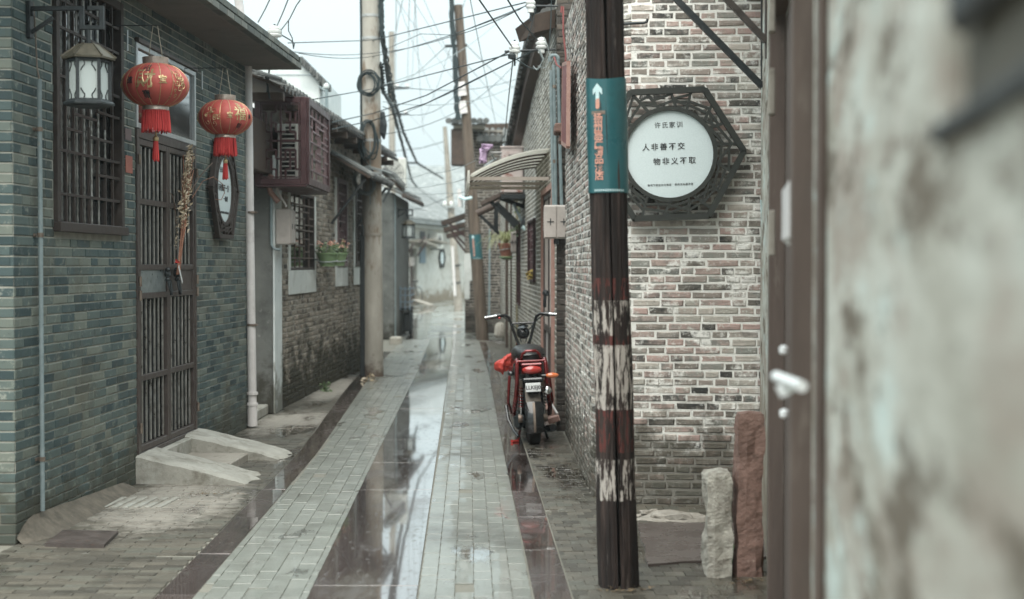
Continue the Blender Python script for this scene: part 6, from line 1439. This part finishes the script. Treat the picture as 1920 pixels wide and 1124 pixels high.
# twisted bundles
def twisted(label, pts, r=.022, seed=1):
    rd = random.Random(seed); w3 = [P(*p) for p in pts]; base = w3[0]; path = []
    for a, b in zip(w3, w3[1:]):
        for k in range(20): path.append(a.lerp(b, k/20))
    mb = MB()
    for q in range(3):
        pp_ = [p+Vector((math.cos(i*.9+q*2.1)*r*1.1+rd.gauss(0,r*.2), 0, math.sin(i*.9+q*2.1)*r*1.1)) for i, p in enumerate(path)]; mb.tube(pp_, r*.75, 5)
    o = mb.build('cable_bundle', M['cable'], None, smooth=True, base=base); return tag(o, label, 'cable bundle', 'twisted cable bundles')
twisted('twisted black bundle from the concrete pole to the far roof, left one', [(714,-20,cp),(716,60,cp),(733,190,26),(752,262,32),(771,335,45),(782,352,52)], .022, 1)
twisted('twisted black bundle curving right towards the far slender pole', [(715,-20,cp),(717,68,cp),(741,192,26),(757,249,30),(782,306,38),(832,336,48)], .020, 2)
twisted('short ragged black bundle beside the concrete pole', [(716,120,cp),(719,170,cp+1),(738,205,26),(745,240,30)], .02, 3)
o = MB().tube([P(717,210,cp), P(719,235,cp), P(718,250,cp), P(720,262,cp)], [.03,.05,.045,.01], 7).build('rag_of_tape', M['iron'], None, base=P(717,235,cp)); tag(o, 'ragged dark tape bundle hanging at the right edge of the concrete pole', 'tape')
cable('faint high line from the top edge behind the concrete pole, left one', [(743,-8,30),(742,100,45),(742,165,60)], .012, 'cableG', group='far faint lines')
cable('faint high line near the top edge, second from left', [(768,-8,30),(766,70,45),(764,160,60)], .012, 'cableG', group='far faint lines')
cable('faint high line near the top edge, third from left', [(779,-8,30),(775,90,50),(772,170,70)], .010, 'cableG', group='far faint lines')
cable('slanting line from the top of the concrete pole into the haze', [(757,-8,28),(745,45,40),(733,120,60)], .012, 'cableG', group='far faint lines')
cable('line from the far pole cross arm to the leaning pole', [(735,284,58),(790,278,45),(832,266,48.5)], .018)
cable('thin line sagging from the concrete pole to the mop bracket', [(716,332,cp),(800,325,19.5),(893,300,18.8)], .006, 'cableG', sag=.05)
cable('thin line from the grey ledge to the cream awning', [(756,350,26),(830,345,22),(900,320,17)], .006, 'cableG', sag=.04)
cable('lower thin line across the far roof to the awning bar', [(752,356,26),(840,362,22),(903,344,17)], .006, 'cableG', sag=.05)
cable('line falling from the leaning pole arm to the right roofs', [(876,86,28.6),(930,140,40),(985,182,60)], .012, 'cableG', group='far faint lines')
cable('second line falling from the leaning pole arm', [(870,115,28.6),(930,185,45),(1000,245,70)], .010, 'cableG', group='far faint lines')
cable('line falling left from the leaning pole arm towards the far pole', [(835,88,28.6),(790,130,45),(745,165,59)], .012, 'cableG', group='far faint lines')
cable('line from the far pole down to the slender bend pole', [(766,214,59),(800,250,54),(834,290,48.6)], .014, 'cableG', group='far faint lines')
cable('crossing line from lower cross arm to bend pole', [(786,306,59),(815,345,54),(840,387,48.4)], .014, 'cableG', group='far faint lines')
for k, (a, b) in enumerate((((760,330,50),(850,400,44)),((745,400,48),(850,365,44)),((740,372,48),(800,395,46)))): cable(['line slanting down across the far roof','line rising across the far roof','short line low on the far roof'][k], [a, b], .012, sag=.08)
cable('service wire above the canopy slab, leftmost at the top edge', [(508,-5,12.5),(497,18,12.9),(484,42,13.2)], .008, 'cableG', group='service wires over the canopy')
cable('service wire above the canopy slab, middle one', [(542,-5,12.5),(530,25,13.0),(518,52,13.4)], .008, 'cableG', group='service wires over the canopy')
cable('curving service wire above the canopy slab, rightmost', [(567,-5,12.5),(556,10,12.8),(543,36,13.2),(523,62,13.4)], .008, 'cableG', group='service wires over the canopy')
cable('green-black wire looping beneath the middle service wire', [(518,48,13.4),(528,66,13.5),(545,76,13.6),(552,82,13.6),(550,92,13.6)], .008, 'cable', group='service wires over the canopy')
cable('second green-black wire looping up to the rightmost service wire', [(550,90,13.6),(548,72,13.6),(541,58,13.6),(541,38,13.4)], .007, 'cable', group='service wires over the canopy')
insulator('white insulator on the edge of the canopy slab at upper left', P(515,60,13.3), .07)
for k, (a, b) in enumerate((((498,140,13.6),(506,186,13.6)),((505,130,13.6),(500,180,13.7)))): cable(['dark wire dropping behind the downpipe into the cage','second dark wire dropping into the cage top'][k], [a, b], .012)

for k in range(12):
    rd = random.Random(100+k); l_ = rd.random() < .5
    a = (718, rd.uniform(40,300), cp) if l_ else (rd.uniform(700,900), -8, rd.uniform(16,30)); b = (rd.uniform(850,1010), rd.uniform(20,200), 28) if l_ else (rd.uniform(740,960), rd.uniform(180,330), 55)
    cable(['thin line','slack thin line','faint thin line'][k%3]+[' leaving the concrete pole high up',' leaving the concrete pole halfway',' crossing the sky from the top edge',' falling from the top edge into the haze'][k%4]+[', towards the leaning pole',', above the cream awning',', left of the leaning pole',', behind the twisted bundles'][(k//3)%4], [a, b], .007, 'cableG' if k%2 else 'cable', sag=.15+.1*(k%3))
# ================================================================ stone posts and rubble at the brick wall
def stone_post(label, c, w_, d_, h_, m, seed, lean=0.0):
    rd = random.Random(seed); vs = []; fs = []; K = 14; K = 30; ring = [(-1,-1),(-.35,-1.04),(.35,-1.02),(1,-1),(1.03,-.3),(1.03,.35),(1,1),(.3,1.02),(-.3,1.02),(-1,1),(-1.03,.3),(-1.03,-.3)]; n = len(ring)
    for i in range(K+1):
        f = i/K; sh = 1-.05*f-(.10 if i == K else 0)
        for j, (x, y) in enumerate(ring):
            nz = mnoise.noise(Vector((x*1.1+seed, y*1.1, f*2.6)))*.30+mnoise.noise(Vector((x*3.1+seed, y*3.1, f*7)))*.17+mnoise.noise(Vector((x*7+seed, y*7, f*16)))*.07
            vs.append((x*w_/2*sh*(1+nz)+lean*f*h_, y*d_/2*sh*(1+nz), h_*f+(mnoise.noise(Vector((x*2,y*2,seed)))*.03 if i == K else 0)))
    for i in range(K):
        for j in range(n): j2 = (j+1)%n; fs.append((i*n+j, i*n+j2, (i+1)*n+j2, (i+1)*n+j))
    top = len(vs); vs.append((lean*h_, 0, h_+.012)); fs += [(K*n+j, K*n+(j+1)%n, top) for j in range(n)]
    o = MB(Matrix.Translation(c)).add(vs, fs).build('stone_post', m, None, smooth=False, base=c); return tag(o, label, 'stone post', 'stone posts by the corner wall')
stone_post('short whitish stone post in front of the brick wall', G(1349,1084)+Vector((0,.06,0)), .125, .12, .505, M['stone'], 3)
stone_post('tall rough red-brown stone post at the right end of the brick wall', G(1408,1086)+Vector((0,.10,0)), .125, .14, .785, M['stoneR'], 8, .01)
def rock(label, c, sx_, sy_, sz_, m, seed):
    bm = bmesh.new(); bmesh.ops.create_icosphere(bm, subdivisions=3, radius=1)
    for v in bm.verts:
        p = v.co; k = 1+.75*mnoise.noise(p*1.3+Vector((seed,0,0)))+.12*mnoise.noise(p*4+Vector((seed,0,0))); v.co = Vector((p.x*sx_*k, p.y*sy_*k, max(-.2, round(p.z*2.5)/2.5*.6+p.z*.4)*sz_*k))
    me = bpy.data.meshes.new('rubble_slab'); bm.to_mesh(me); bm.free(); me.materials.append(m); o = bpy.data.objects.new('rubble_slab', me); COL.objects.link(o); o.location = c; return tag(o, label, 'rubble')
rock('flat broken concrete lump against the foot of the brick wall', G(1258,975), .20, .11, .055, M['rubble'], 2)
rock('smaller broken lump left of the flat one at the brick wall foot', G(1215,968), .07, .05, .04, M['rubble'], 5)
rock('tiny mortar lump at the right end of the wall foot', G(1400,958), .06, .04, .03, M['rubble'], 9)
bushy('green weed sprouting between the two stone posts', G(1382,1075)+Vector((0,.1,.06)), .06, 40, M['leaf'], 11, stems=False)
bushy('weeds at the foot of the old brown wall', G(610,735)+Vector((0,0,.04)), .09, 60, M['leaf'], 12, stems=False)
bushy('litter of dry leaves at the foot of the concrete pole', G(690,716)+Vector((0,0,.0)), .12, 50, M['dry'], 13, stems=False)

M['dead'] = mat('dead_brown_leaf', [(.07,.05,.03),(.16,.115,.07),(.10,.085,.05)], 30, .8, 0, rand='island')
def litter(label, c, rx, ry, n, seed):
    rd = random.Random(seed); t = thing('leaf_litter', label, 'leaf litter', c); lv = MB()
    for k in range(n):
        p = Vector(c)+Vector((rd.gauss(0,.5)*rx, rd.gauss(0,.5)*ry, rd.uniform(.004,.016))); a = rd.uniform(0,6.28); e = rd.uniform(.008,.02); u = Vector((math.cos(a),math.sin(a),rd.uniform(-.3,.3)))*e; v2 = Vector((-math.sin(a),math.cos(a),rd.uniform(-.3,.3)))*e*.45
        lv.add([p-u, p+v2, p+u, p-v2], [(0,1,2,3)])
    lv.build('leaves', M['dead'], t, kind='stuff'); return t
litter('dry leaf litter gathered at the foot of the banded wooden pole', pb+Vector((.03,-.12,.022)), .14, .06, 40, 21)
litter('grit and leaves at the foot of the tall red-brown post', G(1415,1092), .12, .05, 34, 22)
litter('dry leaves under the edge of the nearer concrete cheek', G(395,928), .2, .06, 36, 23)
# ================================================================ near wall on the right, very close to the camera
RN = Frame((1.535, 8.9), (.245, .30))
M['nearw'] = mat('mottled_peeling_limewash', [(.22,.195,.15),(.42,.41,.36),(.54,.55,.50)], 4.5, .9, .8, bdist=.008, stretch=(.35,.35,1.15),
                 wear=[((.52,.60,.57), 5, .53, .60, .8), ((.30,.25,.21), 3, .50, .58, .8), ((.11,.085,.06), 5.5, .54, .61, .9)], moss=((.24,.20,.15), 1.5, .85))
hn = thing('near_house', 'peeling limewashed house wall very close at the right edge, out of focus', 'house', RN.A)
def nx(px, py=600, o=0): return RN.px(px, py, o)[0]
wn = (nx(1768), RN.px(1768,238)[1], RN.L+.5, 2.6)
d0, d1 = nx(1457), nx(1521)
def solid_wall(parent, fr, x0, x1, z0, z1_, holes, m, th=.25):
    xs = sorted({x0, x1, *[h[0] for h in holes], *[h[2] for h in holes]}); zs = sorted({z0, z1_, *[h[1] for h in holes], *[h[3] for h in holes]}); xs = [x for x in xs if x0 <= x <= x1]; zs = [z for z in zs if z0 <= z <= z1_]; mb = MB(fr.M)
    ok = lambda a, b, c, d: not any(h[0] < (a+b)/2 < h[2] and h[1] < (c+d)/2 < h[3] for h in holes)
    for a, b in zip(xs, xs[1:]):
        for c, d in zip(zs, zs[1:]):
            if ok(a,b,c,d): mb.add([(a,0,c),(b,0,c),(b,0,d),(a,0,d)], [(0,1,2,3)]).add([(a,th,c),(b,th,c),(b,th,d),(a,th,d)], [(3,2,1,0)])
    for h in holes:
        a, c, b, d = max(h[0],x0), max(h[1],z0), min(h[2],x1), min(h[3],z1_)
        mb.add([(a,0,c),(b,0,c),(b,0,d),(a,0,d),(a,th,c),(b,th,c),(b,th,d),(a,th,d)], [(0,4,5,1),(1,5,6,2),(2,6,7,3),(3,7,4,0)])
    return mb.build('wall', m, parent)
solid_wall(hn, RN, 0, RN.L+.5, 0, 3.6, [(d0, 0, d1, 2.55), wn], M['nearw'])
# door in that wall
dn = MB(RN.M); dn.box(d0-.06,-.035,0,d0+.04,.03,2.6,.004).box(d1-.05,-.05,0,d1+.05,.03,2.6,.004).box(d0+.041,-.03,2.5,d1-.051,.03,2.6,.004); dn.build('door_frame', M['timber'], hn)
nb = 7
for k in range(nb):
    a = d0+.045+k*(d1-d0-.1)/nb; MB(RN.M).box(a,.03,.03,a+(d1-d0-.1)/nb-.008,.06,2.49,.003).build('plank', M['timber'], hn)
for py0, py1 in ((0,60),(130,215),(395,480)):
    a = RN.px(1452,py0,.04); b = RN.px(1452,py1,.04); MB(RN.M).box(a[0]-.04,-.06,b[1],a[0]+.03,-.037,a[1],.004).build('hinge_block', M['concfar'], hn)
a = RN.px(1459,715,.10); b = RN.px(1459,740,.10); lt_ = MB(RN.M).tube([(a[0]-.12,-.10,a[1]),(a[0]+.12,-.06,a[1])], .011, 12).tube([(a[0]-.05,-.09,a[1]-.01),(a[0]-.05,-.08,a[1]-.03)], .016, 10).build('bolt_handle', M['white'], hn, smooth=True)
for (x, y) in ((1476,657),(1477,776)): c = RN.px(x, y, .03); MB(RN.M).lathe([(.003,-.014),(.012,-.008),(.013,.008),(.003,.014)], c=(c[0],-.04,c[1]), n=12).build('knob', M['white'], hn, smooth=True)
t = thing('meter_box', 'blurred white box on the near door frame at the right', 'meter box', RN.pt(nx(1495),.1,1.6))
a = (RN.px(1497,400)[0]-.09, 1.724); b = (RN.px(1516,400)[0]+.02, 1.555); bx = MB(RN.M).box(a[0]+.09,-.042,b[1],b[0]-.02,-.004,a[1],.012).build('casing', M['white'], t); MB(RN.M).box(a[0]+.12,-.048,b[1]+.012,b[0]-.05,-.0425,a[1]-.012,.004).build('cover', M['pvc'], t)
x = nx(1548); MB(RN.M).box(x-.03,-.02,0,x+.03,-.001,3.5,.004).build('brown_batten', M['timber'], hn)
# dark opening near the camera; a flush dark panel paints its shaded gap
MB(RN.M).box(wn[0]+.002,.02,wn[1]+.002,wn[2],.05,wn[3]).build('shutter', mat('grey_brown_shutter', [(.075,.070,.056),(.12,.11,.09)], 3, .85, .3), hn)
MB(RN.M).box(wn[0]-.02,-.012,wn[1]-.016,wn[2],.019,wn[1]+.001,.004).build('sill', M['iron'], hn)
MB(RN.M).box(wn[0]+.05,-.006,wn[1]+.075,wn[2],.019,wn[1]+.6,.01).build('gap_shade_panel', M['iron'], hn)
# roof overhang above the near house gives the wall its top
MB(RN.M).box(-.4,-.28,3.6,RN.L+.5,.3,3.68,.01).build('eave_board', M['woodD'], hn)
# ================================================================ the red electric scooter
SM = Matrix.Translation((.185, 12.02, 0)) @ Matrix.Rotation(R(2.4), 4, 'Z') @ Matrix.Rotation(R(-2.6), 4, 'Y')
sc_ = thing('electric_scooter', 'red and black electric scooter parked against the right wall, seen from behind', 'scooter', (.185, 12.02, 0))
def tyre(y, r, w_, name='wheel', par=sc_, Mx=SM):
    v = MB(Mx); pr = []
    for k in range(13): a = math.pi*k/12; pr.append((r-w_*.42+w_*.42*math.sin(a)**.7, -w_/2*math.cos(a)))
    W_ = T(0,y,r) @ Matrix.Rotation(R(90),4,'Y'); wh = v.lathe(pr, M=W_, n=48, caps=False).build(name, M['blacktyre'], par, smooth=True)
    tr = MB(Mx)
    for k in range(56):
        a = 2*math.pi*k/56
        for s_ in (-1,1): Mt = T(0,y,r) @ Matrix.Rotation(a,4,'X') @ T(s_*w_*.20,0,r-.004); tr.box(-w_*.15,-.006,-.004,w_*.15,.006,.004,M=Mt @ Matrix.Rotation(R(25*s_),4,'Z'))
    tr.build('tread', M['blacktyre'], wh, kind='stuff')
    MB(Mx).lathe([(.03,-w_*.5),(.06,-w_*.45),(r-w_*.42,-w_*.38),(r-w_*.40,w_*.38),(.06,w_*.45),(.03,w_*.5)], M=W_, n=32).build('rim', M['iron'], wh, smooth=True)
    return wh
tyre(0, .222, .115); tyre(1.20, .222, .10)
def bandstrip(mbx, y0, r, w_, a0, a1, zc, n=16, th=.006):
    vs = []; fs = []
    for i in range(n+1):
        a = a0+(a1-a0)*i/n
        for (x, rr) in ((-w_/2, r-.016),(-w_*.3, r),(w_*.3, r),(w_/2, r-.016)):
            vs.append((x, y0-rr*math.sin(a), zc+rr*math.cos(a)))
        for (x, rr) in ((-w_/2, r-.016-th),(-w_*.3, r-th),(w_*.3, r-th),(w_/2, r-.016-th)): vs.append((x, y0-rr*math.sin(a), zc+rr*math.cos(a)))
    for i in range(n):
        b = i*8
        for j in range(3): fs += [(b+j, b+j+1, b+j+9, b+j+8), (b+4+j, b+12+j, b+13+j, b+5+j)]
        fs += [(b, b+8, b+12, b+4), (b+3, b+7, b+15, b+11)]
    fs += [(0,4,5,1),(1,5,6,2),(2,6,7,3)]; b = n*8; fs += [(b,b+1,b+5,b+4),(b+1,b+2,b+6,b+5),(b+2,b+3,b+7,b+6)]
    return mbx.add(vs, fs)
mgd = bandstrip(MB(SM), 0, .262, .125, R(-40), R(60), .222).build('mudguard', M['mud'], sc_, smooth=True)
bandstrip(MB(SM), 0, .272, .150, R(55), R(112), .222).build('mud_flap', M['blackp'], mgd, smooth=True)
bandstrip(MB(SM), 0, .2745, .030, R(57), R(110), .222).build('pale_stripe', M['clamp'], mgd)
MB(SM).box(-.062,-.262,.462,.062,-.256,.535,.002).build('number_plate', M['white'], sc_)
text_mesh('LLKEJ0', .042, M['ink'], sc_.children[-1], SM @ T(0,-.2635,.496), bold=.0008)
MB(SM).box(-.085,-.25,.535,.085,-.16,.575,.012).box(-.05,-.252,.44,.05,-.1,.53,.01).build('plate_bracket', M['blackp'], sc_)
tl = MB(SM @ T(0,-.17,.635)); tl.add(*(lambda: ([( .080*math.cos(a)*math.cos(b), -.032*math.cos(a)*math.sin(b)-.0, .036*math.sin(a)) for a in [math.pi*(i/10-.5) for i in range(11)] for b in [math.pi*j/16 for j in range(17)]], [(i*17+j, i*17+j+1, (i+1)*17+j+1, (i+1)*17+j) for i in range(10) for j in range(16)]))()); tl.build('tail_light', M['redlens'], sc_, smooth=True)
MB(SM).box(-.09,-.17,.665,.09,-.10,.69,.01).box(-.085,-.168,.60,.085,-.10,.664,.01).build('tail_housing', M['redp'], sc_)
rk = MB(SM); loop = [(-.082,-.05,.70),(-.080,-.10,.72),(-.070,-.13,.765),(-.04,-.14,.79),(.04,-.14,.79),(.070,-.13,.765),(.080,-.10,.72),(.082,-.05,.70)]; rk.tube(loop, .0125, 10); rk.tube([(-.115,-.12,.705),(.115,-.12,.705)], .012, 10).build('grab_rail', M['redp'], sc_, smooth=True)
for s_ in (-1,1):
    MB(SM).tube([(s_*.10,.45,.60),(s_*.112,.1,.70),(s_*.115,-.08,.715),(s_*.118,-.13,.69),(s_*.122,-.14,.62),(s_*.125,-.12,.52)], .0175, 12).build('rear_hoop', M['redp'], sc_, smooth=True)
    MB(SM).tube([(s_*.122,-.10,.54),(s_*.135,-.04,.42),(s_*.150,.05,.30),(s_*.150,.12,.24),(s_*.10,.42,.20)], .019, 12).build('frame_tube', M['redp'], sc_, smooth=True)
    MB(SM).tube([(s_*.155,.30,.64),(s_*.175,.30,.50),(s_*.19,.32,.33),(s_*.16,.5,.22)], .0135, 10).build('side_guard', M['redp'], sc_, smooth=True)
    sh = MB(SM).tube([(s_*.093,-.06,.56),(s_*.098,-.01,.24)], .011, 10).build('shock_absorber', M['chrome'], sc_, smooth=True)
    sp = [(s_*.0945+.021*math.cos(a), -.05+.0007*a*1.2+.021*math.sin(a), .50-.0042*a) for a in [k*.5 for k in range(88)]]; MB(SM).tube(sp, .0045, 5).build('spring', M['redp' if s_ < 0 else 'blackp'], sh, smooth=True)
    MB(SM).tube([(s_*.095,-.055,.545),(s_*.096,-.035,.43)], .022, 10).build('cover', M['clamp'], sh, smooth=True)
    MB(SM).bar((s_*.085,.42,.21),(s_*.085,-.03,.222),.03,.05,ch=.006).build('swingarm', M['iron'], sc_)
    MB(SM).lathe([(.004,-.02),(.035,-.018),(.04,0),(.035,.018),(.004,.02)], M=T(s_*.105,0,.222) @ Matrix.Rotation(R(90),4,'Y'), n=14).build('axle_nut', M['clamp'], sc_, smooth=True)
    MB(SM).tube([(s_*.07,.30,.2),(s_*.10,.2,.12),(s_*.125,.15,.015)], .011, 8).build('stand_leg', M['redp' if s_ < 0 else 'blackp'], sc_, smooth=True)
MB(SM).tube([(-.125,.15,.015),(-.17,.13,.012),(-.18,.10,.022)], .013, 8).build('stand_foot', M['redlens'], sc_, smooth=True)
MB(SM).box(-.155,.02,.12,-.085,.30,.26,.03).build('gear_case', M['iron'], sc_)
MB(SM).tube([(-.21,.25,.31),(-.20,.15,.20),(-.16,.06,.11),(-.13,.0,.07)], .014, 8).build('brake_pedal', M['blackp'], sc_, smooth=True)
MB(SM).tube([(.12,.05,.12),(.155,-.05,.13),(.16,-.09,.14)], .03, 10).build('foot_peg', M['blackp'], sc_, smooth=True)
# seat: a rounded double saddle
def blob(c, r3, e=2.6, n=20, Mx=SM):
    vs = []; fs = []; m = n//2+1
    for i in range(m+1):
        ph = math.pi*(i/m-.5)
        for k in range(n):
            th = 2*math.pi*k/n; f = lambda v: math.copysign(abs(v)**(2/e), v)
            vs.append((c[0]+r3[0]*f(math.cos(ph))*f(math.cos(th)), c[1]+r3[1]*f(math.cos(ph))*f(math.sin(th)), c[2]+r3[2]*f(math.sin(ph))))
    for i in range(m):
        for k in range(n): fs.append((i*n+k, i*n+(k+1)%n, (i+1)*n+(k+1)%n, (i+1)*n+k))
    return MB(Mx).add(vs, fs)
st = blob((0,.36,.735),(.145,.40,.080),2.6).build('seat', M['seatm'], sc_, smooth=True)
MB(SM).tube([(-.128,.36+.0,.74),(-.12,.02,.745),(-.06,-.035,.75),(.06,-.035,.75),(.12,.02,.745),(.128,.36,.74)], .006, 6).build('piping', M['blackp'], st, smooth=True)
blob((0,.27,.60),(.155,.30,.115),2.8).build('side_panel', M['blackp'], sc_, smooth=True)
blob((0,.30,.36),(.12,.30,.17),3).build('battery_box', M['iron'], sc_, smooth=True)
MB(SM).lathe([(.003,-.01),(.03,-.008),(.033,.01),(.02,.018),(.003,.02)], M=T(.125,-.15,.46) @ Matrix.Rotation(R(90),4,'X'), n=14).build('round_reflector', M['chrome'], sc_, smooth=True)
MB(SM).tube([(.08,-.16,.585),(.115,-.165,.585)], .010, 8).build('indicator_stem', M['blackp'], sc_)
blob((.165,-.17,.583),(.055,.022,.022),2.1,14).build('indicator', M['amber'], sc_, smooth=True)
blob((-.165,.0,.60),(.03,.03,.02),2.1,12).build('indicator', M['blackp'], sc_, smooth=True)
MB(SM).box(-.15,.55,.20,.15,1.02,.235,.012).build('footboard', M['blackp'], sc_)
MB(SM).tube([(0,.55,.25),(0,.95,.30),(0,1.02,.55),(0,1.0,.72)], .035, 12).build('down_tube', M['redp'], sc_, smooth=True)
MB(SM).box(-.075,.93,.66,.075,1.03,.78,.012).build('front_box', M['blackp'], sc_)
hb = MB(SM)
for s_ in (-1,1): hb.tube([(s_*.035,1.03,.76),(s_*.065,1.03,.83),(s_*.105,1.02,.97),(s_*.125,1.01,1.03),(s_*.16,.99,1.052),(s_*.21,.97,1.050),(s_*.30,.955,1.040)], .0135, 10)
hb.tube([(-.108,1.02,.975),(.108,1.02,.975)], .011, 8); hb.build('handlebar', M['blackp'], sc_, smooth=True)
for s_ in (-1,1):
    MB(SM).tube([(s_*.235,.965,1.048),(s_*.345,.948,1.035)], .0185, 12).build('grip', M['chrome'] , sc_, smooth=True)
    MB(SM).tube([(s_*.205,.97,1.05),(s_*.238,.964,1.046)], .023, 10).build('switch_block', M['blackp'], sc_, smooth=True)
    MB(SM).tube([(s_*.215,1.0,1.048),(s_*.24,1.03,1.045),(s_*.345,1.02,1.04)], .0065, 6).build('brake_lever', M['blackp' if s_ < 0 else 'chrome'], sc_, smooth=True)
    g_ = MB(SM)
    for k in range(5): g_.tube([(s_*(.262+.016*k),.961-.002*k,1.044),(s_*(.268+.016*k),.960-.002*k,1.0435)], .0195, 10)
    g_.build('grip_band', M['iron'], sc_)
blob((-.212,.945,1.032),(.012,.008,.010),2,10).build('red_switch', M['redlens'], sc_, smooth=True)
ln = blob((0,1.06,.885),(.062,.065,.058),2.2).build('headlamp', M['blackp'], sc_, smooth=True)
MB(SM).lathe([(.003,-.006),(.040,-.004),(.045,.004),(.003,.008)], M=T(0,1.0,.945) @ Matrix.Rotation(R(25),4,'X'), n=18).build('speedometer', M['blackp'], sc_, smooth=True)
for s_ in (-1,1): MB(SM).tube([(s_*.05,1.06,.80),(s_*.062,1.12,.55),(s_*.065,1.20,.222)], .018, 10).build('front_fork', M['redp'], sc_, smooth=True)
bandstrip(MB(SM), 1.20, .262, .12, R(-50), R(60), .222).build('front_mudguard', M['redp'], sc_, smooth=True)
for k, pts in enumerate(([(-.20,.97,1.05),(-.15,1.08,1.02),(-.05,1.09,.92),(-.02,1.05,.80)], [(.20,.97,1.05),(.14,1.08,1.0),(.05,1.09,.9),(.02,1.05,.80)])): MB(SM).tube(pts, .005, 6).build('brake_cable', M['cable'], sc_, smooth=True)
MB(SM).tube([(-.23,.6,.66),(-.16,.56,.69),(-.10,.5,.70)], .016, 8).build('side_arm', M['blackp'], sc_, smooth=True)
# red bag hanging at its left side
bm = bmesh.new(); bmesh.ops.create_icosphere(bm, subdivisions=5, radius=1)
for v in bm.verts:
    p = v.co.copy(); k = 1+.30*mnoise.noise(p*1.6+Vector((4,0,0)))+.20*abs(mnoise.noise(Vector((p.x*5,p.y*5,p.z*1.6))))-.10*abs(mnoise.noise(p*7)); x = p.x*.075*k; z = p.z*.078*k
    if p.z > .2: x += .055*(p.z-.2); 
    v.co = Vector((x+ .035*max(0,p.z), p.y*.07*k, z-(.02 if p.x < 0 else -.01)))
me = bpy.data.meshes.new('bag'); bm.to_mesh(me); bm.free(); me.materials.append(M['redcloth'])
for p in me.polygons: p.use_smooth = True
o = bpy.data.objects.new('red_bag', me); COL.objects.link(o); o.location = P(944,679,12.55); tag(o, 'crumpled bright red bag hanging on the left side of the scooter', 'bag')

# ================================================================ bicycle by the far house
BM_ = Matrix.Translation(G(757,572)) @ Matrix.Rotation(R(-28), 4, 'Z')
bt = thing('bicycle', 'small dark bicycle standing beside the far house doorway', 'bicycle', G(757,572))
for y in (0, 1.02):
    W_ = T(0,y,.33) @ Matrix.Rotation(R(90),4,'Y'); pr = [(.315,-.015),(.33,-.012),(.335,0),(.33,.012),(.315,.015),(.305,0),(.315,-.015)]
    wh = MB(BM_).lathe(pr, M=W_, n=32, caps=False).build('wheel', M['blacktyre'] if y else M['redframe'], bt)
    sp = MB(BM_)
    for k in range(8): a = math.pi*k/8; sp.bar((0,y-.3*math.cos(a),.33-.3*math.sin(a)),(0,y+.3*math.cos(a),.33+.3*math.sin(a)),.006)
    sp.build('spokes', M['chrome'], wh)
MB(BM_).tube([(0,0,.33),(0,.2,.85),(0,.0,1.05)], .018, 6).tube([(0,.2,.80),(0,.55,.30),(0,.80,.80),(0,1.02,.33)], .016, 6).tube([(0,.2,.72),(0,.78,.76)], .016, 6).build('frame', M['iron'], bt)
MB(BM_).tube([(-.28,-.05,1.0),(-.1,.1,1.02),(.1,.1,1.02),(.28,-.05,1.0)], .014, 6).build('handlebar', M['chrome'], bt)
MB(BM_).box(-.17,-.32,.72,.17,-.05,.98,.03).build('basket', M['iron'], bt); MB(BM_).box(-.09,.68,.84,.09,.94,.90,.03).build('saddle', M['iron'], bt); MB(BM_).box(-.06,.9,.68,.06,1.25,.70,.01).build('carrier', M['duct'], bt)
# ================================================================ damp air
hz = MB().box(-22, -8, -1.05, 22, 96, 7.6).build('haze', None); hz['kind'] = 'stuff'
m = bpy.data.materials.new('haze'); m.use_nodes = True; nt = m.node_tree; nt.nodes.clear()
o = nt.nodes.new('ShaderNodeOutputMaterial'); v = nt.nodes.new('ShaderNodeVolumePrincipled'); v.inputs['Density'].default_value = .0009; v.inputs['Color'].default_value = (.86,.96,.98,1); v.inputs['Anisotropy'].default_value = .1
nt.links.new(v.outputs[0], o.inputs['Volume']); hz.data.materials.append(m)
